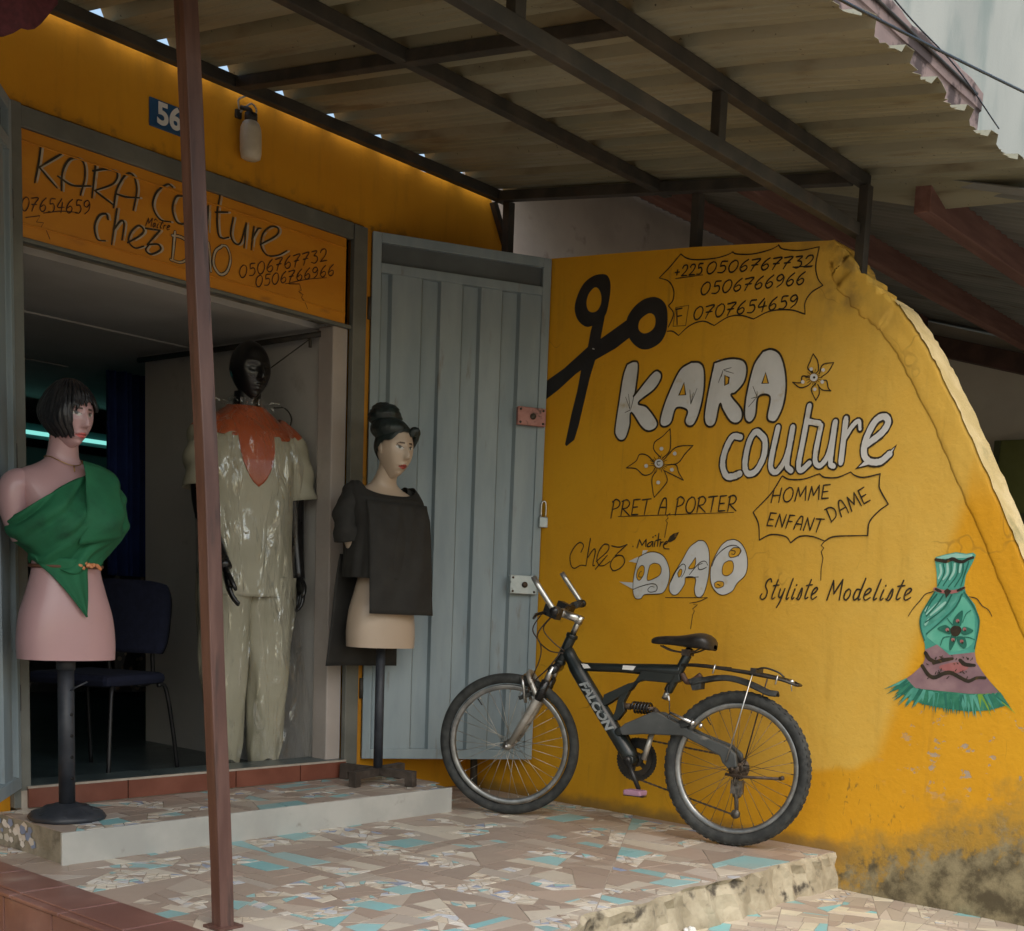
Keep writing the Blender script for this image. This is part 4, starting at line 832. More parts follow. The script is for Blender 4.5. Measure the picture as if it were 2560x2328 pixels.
('dress_painting','p','lime',0,[3742,1485,3701,1366,3714,1491],3,0),
('dress_painting','p','lime',0,[3734,1479,3632,1318,3706,1493],3.4,0),
('dress_painting','p','teald',0,[3721,1483,3634,1347,3699,1494],3.8,0),
('dress_painting','p','green3',0,[3720,1478,3623,1403,3687,1506],3,0),
('dress_painting','p','lime',0,[3718,1482,3639,1387,3682,1501],3.4,0),
('dress_painting','p','tealm',0,[3707,1481,3601,1350,3674,1500],3.8,0),
('dress_painting','p','lime',0,[3697,1483,3619,1402,3662,1505],3,0),
('dress_painting','p','green3',0,[3683,1489,3614,1402,3662,1501],3.4,0),
('dress_painting','p','teald',0,[3678,1488,3612,1379,3646,1501],3.8,0),
('dress_painting','p','teald',0,[3664,1483,3545,1393,3635,1510],3,0),
('dress_painting','p','green3',0,[3665,1486,3578,1386,3626,1507],3.4,0),
('dress_painting','p','green3',0,[3652,1488,3559,1400,3628,1507],3.8,0),
('dress_painting','p','lime',0,[3633,1483,3435,1358,3611,1511],3,0),
('dress_painting','p','tealm',0,[3632,1489,3539,1409,3604,1512],3.4,0),
('dress_painting','p','teald',0,[3624,1483,3481,1402,3597,1517],3.8,0),
('dress_painting','p','green3',0,[3612,1492,3493,1421,3597,1512],3,0),
('dress_painting','p','green3',0,[3603,1492,3463,1384,3587,1510],3.4,0),
('dress_painting','p','green3',0,[3602,1489,3484,1407,3575,1517],3.8,0),
]
SIGN_PAINT=[
('s','ghost',0.0088,[4874,5176,4852,5038,4824,4910],1,1),
('s','ghost',0.0088,[5030,5174,4859,5027],1,1),
('s','ghost',0.0088,[4859,5027,4993,4921],1,1),
('s','ghost',0.0088,[5027,4911,5036,5042,5085,5146,5155,5180,5205,5157,5211,5055,5174,4921],1,1),
('s','ghost',0.0088,[5001,5006,5111,4974,5260,5010],1,1),
('s','ghost',0.0088,[5298,5171,5267,4927],1,1),
('s','ghost',0.0088,[5276,5126,5385,5171,5473,5171,5443,5083,5289,4986],1,1),
('s','ghost',0.0088,[5289,4986,5442,4923],1,1),
('s','ghost',0.0088,[5442,4903,5472,5052,5547,5180,5608,5191,5638,5113,5630,5030,5607,4929],1,1),
('s','ghost',0.0088,[5472,5012,5547,5013,5661,5038],1,1),
('s','ghost',0.0088,[5950,5202,5903,5209,5808,5121,5776,5003,5839,4924,5935,4929],1,1),
('s','ghost',0.0088,[6047,5161,5983,5136,5951,5037,5983,4948,6048,4945,6113,5011,6121,5126,6047,5161],1,1),
('s','ghost',0.0088,[6179,5156,6163,4997,6196,4949,6247,4976,6279,5156,6272,4940],1,1),
('s','ghost',0.0088,[6389,5265,6365,5108,6374,4953,6417,4928,6478,4951],1,1),
('s','ghost',0.0088,[6347,5117,6468,5150],1,1),
('s','ghost',0.0088,[6520,5121,6495,4984,6531,4921,6592,4936,6648,5112],1,1),
('s','ghost',0.0088,[6648,5112,6628,4902],1,1),
('s','ghost',0.0088,[6725,5103,6700,4905],1,1),
('s','ghost',0.0088,[6708,4995,6761,5090,6798,5107],1,1),
('s','ghost',0.0088,[6790,4972,6955,5089,6973,5154,6898,5149,6816,5068,6800,4960,6865,4901,6976,4929,7070,4990],1,1),
('s','ghost',0.0088,[5397,4805,5382,4841,5324,4812,5287,4722,5308,4635,5374,4639],1,1),
('s','ghost',0.0088,[5471,4905,5448,4765,5425,4625],1,1),
('s','ghost',0.0088,[5441,4736,5501,4819,5531,4807,5512,4681],1,1),
('s','ghost',0.0088,[5560,4673,5667,4755,5698,4804,5652,4826,5591,4762,5568,4689,5621,4648,5698,4681],1,1),
('s','ghost',0.0088,[5714,4822,5839,4838],1,1),
('s','ghost',0.0088,[5839,4838,5729,4703],1,1),
('s','ghost',0.0088,[5729,4703,5823,4726,5842,4690,5760,4635,5714,4658,5745,4707],1,1),
('s','ink',0.0081,[4857,5174,4835,5035,4807,4907],2,1),
('s','ink',0.0081,[5012,5171,4842,5025],2,1),
('s','ink',0.0081,[4842,5025,4975,4918],2,1),
('s','ink',0.0081,[5009,4909,5018,5039,5067,5143,5137,5177,5186,5154,5192,5052,5156,4918],2,1),
('s','ink',0.0081,[4983,5003,5093,4971,5242,5008],2,1),
('s','ink',0.0081,[5279,5168,5248,4925],2,1),
('s','ink',0.0081,[5257,5123,5366,5168,5454,5168,5424,5080,5270,4983],2,1),
('s','ink',0.0081,[5270,4983,5423,4921],2,1),
('s','ink',0.0081,[5423,4901,5453,5049,5528,5177,5588,5188,5618,5110,5610,5027,5587,4926],2,1),
('s','ink',0.0081,[5453,5009,5527,5010,5641,5035],2,1),
('s','ink',0.0081,[5930,5199,5882,5206,5788,5117,5756,5000,5819,4921,5914,4926],2,1),
('s','ink',0.0081,[6026,5158,5962,5133,5930,5034,5962,4946,6027,4942,6092,5008,6100,5123,6026,5158],2,1),
('s','ink',0.0081,[6157,5153,6141,4994,6175,4946,6225,4973,6257,5152,6250,4937],2,1),
('s','ink',0.0081,[6367,5261,6342,5105,6352,4950,6395,4925,6455,4948],2,1),
('s','ink',0.0081,[6325,5114,6445,5147],2,1),
('s','ink',0.0081,[6497,5118,6472,4981,6508,4918,6569,4934,6625,5108],2,1),
('s','ink',0.0081,[6625,5108,6605,4899],2,1),
('s','ink',0.0081,[6702,5100,6677,4902],2,1),
('s','ink',0.0081,[6685,4992,6738,5087,6774,5104],2,1),
('s','ink',0.0081,[6767,4969,6931,5086,6949,5150,6874,5145,6793,5065,6776,4957,6841,4898,6952,4926,7045,4987],2,1),
('s','ink',0.0081,[5378,4802,5363,4838,5305,4809,5268,4720,5289,4633,5355,4637],2,1),
('s','ink',0.0081,[5452,4902,5429,4763,5406,4623],2,1),
('s','ink',0.0081,[5422,4734,5481,4817,5511,4805,5493,4679],2,1),
('s','ink',0.0081,[5541,4671,5648,4753,5678,4802,5632,4823,5571,4760,5548,4686,5601,4646,5678,4679],2,1),
('s','ink',0.0081,[5694,4819,5819,4836],2,1),
('s','ink',0.0081,[5819,4836,5709,4700],2,1),
('s','ink',0.0081,[5709,4700,5803,4724,5822,4687,5740,4633,5693,4655,5725,4704],2,1),
('s','ink',0.0163,[5954,4860,5930,4631],1,1),
('s','ghost',0.0088,[5954,4860,5930,4631],2,1),
('s','ink',0.0163,[5930,4826,6011,4833,6092,4798,6093,4713,6011,4637,5914,4634],1,1),
('s','ghost',0.0088,[5930,4826,6011,4833,6092,4798,6093,4713,6011,4637,5914,4634],2,1),
('s','ink',0.0163,[6143,4626,6192,4795,6259,4854,6286,4632],1,1),
('s','ghost',0.0088,[6143,4626,6192,4795,6259,4854,6286,4632],2,1),
('s','ink',0.0163,[6387,4858,6327,4800,6311,4695,6371,4630,6440,4668,6474,4779,6439,4864,6387,4865],1,1),
('s','ghost',0.0088,[6387,4858,6327,4800,6311,4695,6371,4630,6440,4668,6474,4779,6439,4864,6387,4865],2,1),
('s','brown',0.0052,[6600,4759,6573,4727,6564,4683,6581,4654,6606,4661,6629,4699,6633,4741,6616,4760,6594,4754],2,1),
('s','brown',0.0052,[6717,4803,6673,4784,6670,4744],2,1),
('s','brown',0.0052,[6670,4744,6703,4760,6718,4735,6698,4699,6661,4686],2,1),
('s','brown',0.0052,[6780,4832,6752,4800,6744,4756,6761,4726,6787,4734,6810,4772,6814,4815,6796,4834,6773,4828],2,1),
('s','brown',0.0052,[6893,4878,6857,4832,6841,4784,6862,4764,6890,4783,6898,4813,6878,4820,6849,4793],2,1),
('s','brown',0.0052,[6926,4884,6997,4918,6962,4854,6942,4794],2,1),
('s','brown',0.0052,[6936,4841,6988,4865],2,1),
('s','brown',0.0052,[7078,4954,7041,4907,7025,4858,7046,4838,7075,4857,7083,4887,7062,4895,7033,4867],2,1),
('s','brown',0.0052,[7112,4960,7185,4994,7148,4930,7129,4868],2,1),
('s','brown',0.0052,[7122,4917,7175,4940],2,1),
('s','brown',0.0052,[7208,4999,7282,5034,7245,4969,7225,4907],2,1),
('s','brown',0.0052,[7218,4956,7272,4979],2,1),
('s','brown',0.0052,[7312,5044,7369,5067,7335,5016],2,1),
('s','brown',0.0052,[7335,5016,7370,5019,7376,4989,7347,4956,7309,4952],2,1),
('s','brown',0.0052,[7407,5061,7421,5088,7456,5106,7472,5087,7454,5042,7409,4986],2,1),
('s','brown',0.0052,[7409,4986,7482,5013],2,1),
('s','brown',0.0052,[6764,4713,6738,4685,6728,4644,6742,4616,6765,4621,6788,4656,6793,4695,6779,4714,6759,4709],2,1),
('s','brown',0.0052,[6873,4749,6832,4733,6827,4696],2,1),
('s','brown',0.0052,[6827,4696,6858,4709,6870,4685,6851,4653,6816,4642],2,1),
('s','brown',0.0052,[6931,4773,6905,4744,6895,4703,6909,4675,6933,4680,6956,4715,6961,4755,6947,4774,6925,4769],2,1),
('s','brown',0.0052,[7036,4811,7001,4769,6984,4725,7002,4705,7028,4722,7037,4749,7019,4757,6992,4733],2,1),
('s','brown',0.0052,[7066,4815,7132,4842,7097,4784,7076,4729],2,1),
('s','brown',0.0052,[7073,4774,7121,4793],2,1),
('s','brown',0.0052,[7207,4872,7172,4830,7154,4785,7173,4765,7199,4782,7209,4810,7190,4818,7162,4793],2,1),
('s','brown',0.0052,[7293,4903,7257,4861,7239,4816,7258,4795,7285,4812,7294,4840,7276,4848,7248,4823],2,1),
('s','brown',0.0052,[7383,4911,7361,4925,7331,4902,7329,4877,7356,4877,7383,4911,7375,4864,7338,4822],2,1),
('s','brown',0.0052,[7468,4965,7431,4923,7413,4877,7432,4856,7460,4874,7469,4902,7450,4910,7421,4885],2,1),
('s','brown',0.0052,[7557,4997,7519,4954,7501,4908,7521,4888,7549,4905,7558,4934,7539,4941,7510,4916],2,1),
('s','brown',0.0046,[4743,4788,4721,4763,4710,4722,4718,4689,4736,4690,4756,4723,4764,4764,4754,4786,4738,4785],2,1),
('s','brown',0.0046,[4783,4791,4834,4806,4803,4753,4783,4699],2,1),
('s','brown',0.0046,[4784,4747,4821,4757],2,1),
('s','brown',0.0046,[4892,4823,4862,4786,4845,4743,4857,4718,4878,4730,4887,4757,4874,4769,4852,4749],2,1),
('s','brown',0.0046,[4962,4836,4929,4826,4921,4788],2,1),
('s','brown',0.0046,[4921,4788,4947,4796,4954,4768,4937,4736,4908,4732],2,1),
('s','brown',0.0046,[5012,4851,4977,4783,5029,4795],2,1),
('s','brown',0.0046,[5017,4827,5003,4748],2,1),
('s','brown',0.0046,[5095,4870,5064,4833,5047,4788,5059,4763,5081,4776,5090,4803,5077,4816,5054,4795],2,1),
('s','brown',0.0046,[5168,4884,5133,4874,5126,4835],2,1),
('s','brown',0.0046,[5126,4835,5152,4843,5160,4814,5142,4783,5113,4778],2,1),
('s','brown',0.0046,[5232,4877,5217,4896,5191,4877,5188,4851,5209,4846,5232,4877,5222,4828,5190,4790],2,1),
('s','brown',0.0038,[5695,4841,5719,4904],2,1),
('s','brown',0.0038,[5719,4904,5720,4863],2,1),
('s','brown',0.0038,[5720,4863,5753,4911],2,1),
('s','brown',0.0038,[5753,4911,5740,4845],2,1),
('s','brown',0.0038,[5781,4881,5764,4874,5757,4853,5764,4847,5779,4875,5777,4851],2,1),
('s','brown',0.0038,[5805,4883,5792,4857,5794,4850,5802,4856],2,1),
('s','brown',0.0038,[5811,4896,5812,4898],2,1),
('s','brown',0.0038,[5846,4916,5823,4866,5823,4854,5834,4860],2,1),
('s','brown',0.0038,[5826,4896,5852,4901],2,1),
('s','brown',0.0038,[5857,4888,5847,4855],2,1),
('s','brown',0.0038,[5853,4875,5864,4889,5872,4888],2,1),
('s','brown',0.0038,[5880,4871,5899,4883,5907,4893,5900,4896,5886,4885,5880,4866,5886,4858,5904,4868],2,1),
('s','brown',0.0035,[5769,4899,5781,4913,5797,4901],2,1),
('s','brown',0.0038,[4871,4710,5008,4761,5133,4786],2,1),
('s','brown',0.0038,[4737,4642,4844,4684,4816,4632,4870,4640,4849,4603,4889,4594,4916,4537],2,0),
('s','brown',0.0035,[7031,4703,7261,4795,7479,4861],2,1),
('s','brown',0.0038,[7069,4712,7184,4738,7204,4689,7175,4672,7224,4655,7205,4627,7245,4597,7275,4542],2,0),
]
# ---------------------------------------------------------------- common materials
grey_paint = M('grey_green_metal_paint', (.12,.125,.11), (.17,.175,.155), .5, bump=.08, bs=90, extra=((.10,.06,.035), 9, .66, .76))
blue_door = M('blue_grey_door_paint', (.225,.285,.315), (.29,.35,.375), .5, ns=2.5, stretch=(3,3,.6), bump=.05, bs=80, extra=((.17,.15,.125), 6, .60, .8))
blue_door.node_tree.nodes['Principled BSDF'].inputs['Specular IOR Level'].default_value = .4
dark_steel = M('dark_brown_steel', (.028,.026,.022), (.06,.05,.038), .6, ns=9, bump=.1, extra=((.09,.045,.025), 5, .6, .8))
post_paint = M('red_brown_oxide_paint', (.075,.034,.027), (.13,.068,.054), .5, ns=5, stretch=(4,4,.4), bump=.1, extra=((.035,.022,.02), 7, .52, .72))
plaster = M('pale_mauve_plaster', (.36,.32,.29), (.43,.38,.35), .8, ns=3, bump=.2, bs=30, extra=((.2,.17,.15), 6, .62, .8))
inner_wall = M('inner_wall_paint', (.55,.54,.52), (.62,.60,.57), .75, ns=2, bump=.15, bs=25, extra=((.2,.19,.17), 4, .6, .85))
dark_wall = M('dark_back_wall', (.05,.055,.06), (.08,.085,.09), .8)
ceil_m = M('grey_ceiling_board', (.46,.45,.42), (.54,.53,.5), .8, ns=2)
brick_tile = M('brown_red_tile', (.15,.048,.03), (.20,.07,.045), .35, ns=7, extra=((.25,.17,.13), 12, .62, .8))
red_tile = M('red_brown_floor_tile', (.155,.075,.062), (.22,.115,.095), .35, ns=4, extra=((.30,.22,.18), 6, .55, .85))
grout = M('pale_grout', (.34,.295,.24), (.42,.37,.31), .85, ns=20)
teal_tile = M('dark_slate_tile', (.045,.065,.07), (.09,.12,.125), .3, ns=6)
step_paint = M('pale_grey_step_paint', (.34,.345,.325), (.43,.43,.40), .55, ns=4, bump=.08, extra=((.13,.115,.09), 9, .63, .8))
concrete = M('weathered_concrete', (.30,.26,.18), (.46,.41,.30), .9, ns=9, bump=.7, bs=28, extra=((.07,.06,.045), 11, .55, .68))
concrete_d = M('stained_concrete', (.20,.18,.13), (.34,.31,.24), .9, ns=8, bump=.5, bs=35, extra=((.06,.055,.04), 7, .5, .7))
black_m = M('black_gloss_paint', (.008,.008,.009), (.016,.016,.017), .28, ns=12)
black_r = M('black_rubber', (.018,.02,.02), (.045,.048,.045), .75, ns=25, bump=.15)
chrome = M('worn_bare_metal', (.42,.42,.41), (.62,.62,.6), .32, metal=1, ns=18, extra=((.12,.10,.08), 14, .6, .75))
silver = M('dull_silver_paint', (.36,.34,.30), (.5,.48,.44), .42, metal=.6, ns=14, extra=((.1,.08,.06), 16, .58, .7))
rust_m = M('greasy_rusty_steel', (.045,.035,.028), (.11,.075,.05), .6, metal=.4, ns=30)
white_p = M('white_enamel', (.66,.66,.64), (.74,.74,.72), .5, ns=6)
iron_b = M('blue_black_iron', (.018,.022,.03), (.04,.045,.055), .5, ns=10, bump=.1)

# ---------------------------------------------------------------- ground and paving (crazy paving of broken tiles)
def cells(x0, x1, y0, y1, n, seed, stretch, ang, big):
    """broken tiles: cut the area again and again, mostly along the tile directions; some pieces shatter into shards"""
    rs = random.Random(seed); out = []; A0 = (x1-x0)*(y1-y0)/n
    def area(P): return abs(sum(P[i][0]*P[(i+1)%len(P)][1]-P[(i+1)%len(P)][0]*P[i][1] for i in range(len(P))))/2
    def cut(P, c, d):
        nr = np.array([-d[1], d[0]]); k = nr@c; L_, R_ = [], []
        for i in range(len(P)):
            p, q = P[i], P[(i+1)%len(P)]; a, b_ = nr@p-k, nr@q-k
            (L_ if a > 0 else R_).append(p)
            if a*b_ < 0: m = p+(q-p)*a/(a-b_); L_.append(m); R_.append(m)
        return L_, R_
    def go(P, lim, shard, depth=0):
        A = area(P)
        if len(P) < 3 or A < 1e-5: return
        if A < lim or depth > 22:
            if not shard and A > A0*.10 and rs.random() < big: go(P, A0*rs.uniform(.06,.14), True, depth); return
            out.append((np.array(P), 0. if shard else 1.)); return
        c = sum(P)/len(P); Q = np.array(P); ext = Q.max(0)-Q.min(0); c = c+np.array([rs.uniform(-.2,.2)*ext[0], rs.uniform(-.2,.2)*ext[1]])
        u, s_, vt = np.linalg.svd(Q-Q.mean(0)); long_ = math.atan2(vt[0][1], vt[0][0])
        if shard: th = long_+math.pi/2+rs.gauss(0,.7)
        elif s_[1] < s_[0]*.42: th = long_+math.pi/2+rs.gauss(0,.22)
        elif rs.random() < .62: th = ang+rs.gauss(0,.07)+(0 if rs.random() < (.62 if ext[0] > ext[1]*.6 else .25) else math.pi/2)
        else: th = long_+math.pi/2+rs.gauss(0,.5)
        L_, R_ = cut(P, c, np.array([math.cos(th), math.sin(th)]))
        for W in (L_, R_):
            go(W, lim if depth < 7 or shard else A0*math.exp(rs.gauss(-.1,.75)), shard, depth+1)
    go([np.array(p) for p in ((x0,y0),(x1,y0),(x1,y1),(x0,y1))], A0, False); return out
def clip_rect(poly, x0, x1, y0, y1):
    P = [np.array(p) for p in poly]
    for ax, lim, sg in ((0,x0,1),(0,x1,-1),(1,y0,1),(1,y1,-1)):
        q = []
        for a in range(len(P)):
            p, r = P[a], P[(a+1) % len(P)]; dp, dr = (lim-p[ax])*sg, (lim-r[ax])*sg
            if dp <= 0: q.append(p)
            if dp*dr < 0: q.append(p+(r-p)*dp/(dp-dr))
        P = q
        if len(P) < 3: return []
    return P
mosaic_m = mat_attr('broken_tile_mosaic', .30, .40, (.36,.31,.255), .12, 25)
PALS = {'terrace': ([(.335,.265,.22),(.365,.295,.245),(.31,.25,.21),(.41,.355,.30),(.43,.385,.34),(.54,.50,.42),(.20,.43,.455),(.26,.48,.50)], [.23,.20,.13,.12,.10,.09,.075,.055],
                    [(.58,.54,.46),(.64,.62,.57),(.52,.46,.37),(.24,.31,.46),(.50,.53,.57),(.34,.27,.22),(.25,.47,.49),(.42,.36,.30)], [.24,.2,.16,.035,.08,.14,.08,.065]),
        'lower': ([(.45,.39,.31),(.50,.44,.36),(.66,.61,.46),(.62,.56,.45),(.20,.48,.50),(.40,.33,.27)], [.26,.22,.17,.15,.06,.14],
                  [(.66,.60,.47),(.55,.47,.38),(.5,.42,.34),(.45,.5,.55)], [.4,.25,.25,.1])}
def mosaic(mb, x0, x1, y0, y1, z, n, seed, pal, stretch, ang, big, gap=.0034, keep=None, edge=None):
    rs = random.Random(seed); A, aw, B, bw = PALS[pal]
    for poly, wt in cells(x0, x1, y0, y1, n, seed, stretch, ang, big):
        q = clip_rect(poly, x0, x1, y0, y1)
        if len(q) < 3: continue
        c = sum(q)/len(q)
        if keep and not keep(c[0], c[1]): continue
        q = [p + (c-p)/max(np.linalg.norm(c-p),1e-6)*min(gap, .3*np.linalg.norm(c-p)) for p in q]
        col = rs.choices(A, aw)[0] if wt > .2 else rs.choices(B, bw)[0]
        v = rs.uniform(.88, 1.1); col = tuple(x*v for x in col); zz = z+rs.uniform(.0015, .0035); tx, ty = rs.uniform(-.006,.006), rs.uniform(-.006,.006)
        if edge: q = [np.array((p[0], max(p[1], edge(p[0])))) for p in q]
        k = len(q)
        top = [(p[0], p[1], zz+tx*(p[0]-c[0])+ty*(p[1]-c[1])) for p in q]; bot = [(p[0], p[1], z-.002) for p in q]
        mb.add(top+bot, [tuple(range(k))]+[(i, k+i, k+(i+1)%k, (i+1)%k) for i in range(k)], 1, False, [col]*(k+1))
gm = MB(); gm.add([(-60,-60,-.33),(60,-60,-.33),(60,60,-.33),(-60,60,-.33)], [(0,1,2,3)])
struct(obj('ground', gm, M('street_dirt', (.20,.16,.11), (.30,.25,.19), .95, ns=1.2, bump=.3, bs=12)))
# lower pavement in front of the terrace
mb = MB(); mb.box(1.0, 4.95, -.4, 2.52, -.40, -.162, 0)
mosaic(mb, 3.0, 4.75, 1.2, 2.49, -.162, 170, 5, 'lower', 1.5, .35, .12)
struct(obj('pavement', mb, [grout, mosaic_m]))
# terrace: slab with a broken front edge
def front_edge(x):
    return 2.478 + .012*math.sin(x*9) + .008*math.sin(x*31+1) + (.0 if x > 3.2 else -.28*(3.2-x)) + (.05*math.exp(-((x-3.1)/.12)**2))
mb = MB(); xs = np.linspace(2.03, 4.75, 70); rs = random.Random(4)
rows = []
for lev, (dz, out_) in enumerate(((-.0005, 0), (-.018, -.010), (-.06, -.004), (-.11, -.012), (-.17, -.03))):
    rows.append([(x, front_edge(x)+out_+rs.uniform(-.012,.012)*(lev > 0)+(.025*max(0, math.sin(x*5.3))*(lev == 1)), dz if lev in (0,) else dz+rs.uniform(-.006,.006)) for x in xs])
mb.grid(rows, mi=2, smooth=False)
mb.grid([[(x, front_edge(x), -.0005) for x in xs], [(x, 4.76, -.0005) for x in xs]], mi=0, smooth=False)
mosaic(mb, 2.04, 4.75, 2.05, 4.75, -.001, 400, 8, 'terrace', 1.7, 1.60, .24, keep=lambda x, y: y > front_edge(x)+.012, edge=lambda x: front_edge(x)+.006)
struct(obj('terrace_pavement', mb, [grout, mosaic_m, concrete]))
# white scrap on the lower pavement
sm = MB(); rs = random.Random(2)
for k in range(5): sm.ell((3.62+rs.uniform(-.03,.03), 2.44+rs.uniform(-.012,.012), -.15+rs.uniform(0,.012)), (.022,.014,.01), Euler((rs.random(),rs.random(),rs.random())).to_matrix(), 8, 6)
tag(obj('paper_scrap', sm, white_p, origin=(3.62,2.44,-.162)), 'crumpled white scrap lying at the foot of the broken terrace edge', 'litter')

# tiled kerb along the left of the terrace
kr = thing('tiled_kerb', 'red-brown tiled kerb with a stepped nosing along the left of the terrace', 'kerb', (1.9, 3.3, -.33))
def kx(y): return 2.05+(y-3.2)*-.02
mb = MB(); mb.box(1.86, 2.03, .5, 5.2, -.33, .004); obj('base', mb, grout, kr)
mb = MB()
for k in range(16):
    y0 = .55+k*.30; rs.random()
    mb.box(1.880, 2.045, y0+.003, y0+.297, .004, .012); mb.box(1.850, 1.859, y0+.053, y0+.347, -.30, -.006); mb.box(1.845, 1.878, y0+.003, y0+.297, -.004, .0085)
obj('tiles', mb, red_tile, kr, bevel=.003)

# ---------------------------------------------------------------- shop building
fac = mat_facade()
shop = thing('shop_building', 'yellow tailor shop with open doorway and dark room behind its mannequins', 'building', (3.1, 4.95, -.16))
mb = MB(); f = lambda a, b, d: (a, d, b)
top = [(x, 3.075+.006*math.sin(x*7)+.004*math.sin(x*23)) for x in np.linspace(-1.2, 4.79, 40)]
mb.prism([(-1.2,-.3),(2.285,-.3),(2.285,2.718),(3.965,2.718),(3.965,-.3),(4.935,-.3),(4.935,2.886)]+list(reversed(top)), f, 4.75, 4.95)
obj('facade_wall', mb, fac, shop)
mb = MB()
mb.box(3.842,3.964,4.86,4.99,.08,2.68); mb.box(3.846,3.99,4.99,6.4,.08,2.50); mb.box(3.99,7,6.2,6.4,.08,2.5)
obj('interior_side_wall', mb, inner_wall, shop)
for x0, x1, y1 in ((3.800,3.886,4.860),(2.288,2.34,4.95)): mb = MB(); mb.box(x0,x1,4.752,y1,.118,2.236); obj('door_jamb', mb, plaster, shop, bevel=.006)
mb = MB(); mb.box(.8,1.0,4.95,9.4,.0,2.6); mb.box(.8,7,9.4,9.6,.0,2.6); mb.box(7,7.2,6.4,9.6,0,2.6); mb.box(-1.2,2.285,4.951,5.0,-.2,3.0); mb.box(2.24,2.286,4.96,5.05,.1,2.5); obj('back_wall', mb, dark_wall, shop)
mb = MB(); mb.box(.8,7.2,4.90,9.6,2.236,2.262); mb.box(.8,3.84,5.93,5.945,2.228,2.236); mb.box(.8,3.84,7.2,7.212,2.23,2.236); obj('ceiling', mb, ceil_m, shop)
mb = MB(); mb.box(-1.2,7.2,4.97,9.7,2.5,2.56); mb.box(2.28,3.97,4.86,5.0,2.262,2.718); obj('attic_slab', mb, concrete_d, shop)
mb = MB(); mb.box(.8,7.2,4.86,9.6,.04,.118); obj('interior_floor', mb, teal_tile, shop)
mb = MB(); mb.box(2.31,3.90,4.712,4.87,-.05,.188,0)
xs_ = [2.33,2.745,3.262,3.612,3.884]
for a, b in zip(xs_, xs_[1:]): mb.box(a+.003,b-.003,4.700,4.712,.121,.196,1)
mb.box(2.33,3.884,4.700,4.712,.1965,.205,2)
for a, b in zip([2.33,2.9,3.4],[2.9,3.4,3.884]): mb.box(a+.002,b-.002,4.7125,4.87,.1885,.2055,3)
obj('threshold', mb, [grout, brick_tile, grout, teal_tile], shop)
mb = MB(); mb.tube([(4.665,4.60,.002),(4.662,4.60,.20)], .020, 10); mb.box(4.63,4.70,4.57,4.63,.002,.012); obj('drop_bolt_pipe', mb, dark_steel, shop)
# steel door frame and lintel bar
mb = MB(); mb.box(2.284,2.350,4.715,4.749,.12,2.71); mb.box(2.351,3.884,4.722,4.749,2.632,2.706); mb.box(3.890,3.968,4.722,4.752,.12,2.705); mb.box(2.351,3.884,4.726,4.76,2.234,2.250)
obj('door_frame', mb, grey_paint, shop, bevel=.003)
mb = MB(); mb.box(3.972,3.998,4.735,4.749,.12,2.70); obj('frame_edge', mb, M('orange_edge_paint',(.50,.21,.01),(.58,.26,.015),.6,ns=5,extra=((.1,.06,.03),8,.6,.75)), shop)
mb = MB(); mb.tube([(3.80,4.84,2.205),(3.80,5.6,2.20),(3.78,6.35,2.195)], .014, 8); mb.tube([(3.80,4.92,2.205),(3.80,4.92,2.15)], .008, 6); mb.tube([(3.80,4.92,2.19),(3.74,5.25,2.02)], .003, 5); obj('curtain_rod', mb, dark_steel, shop)

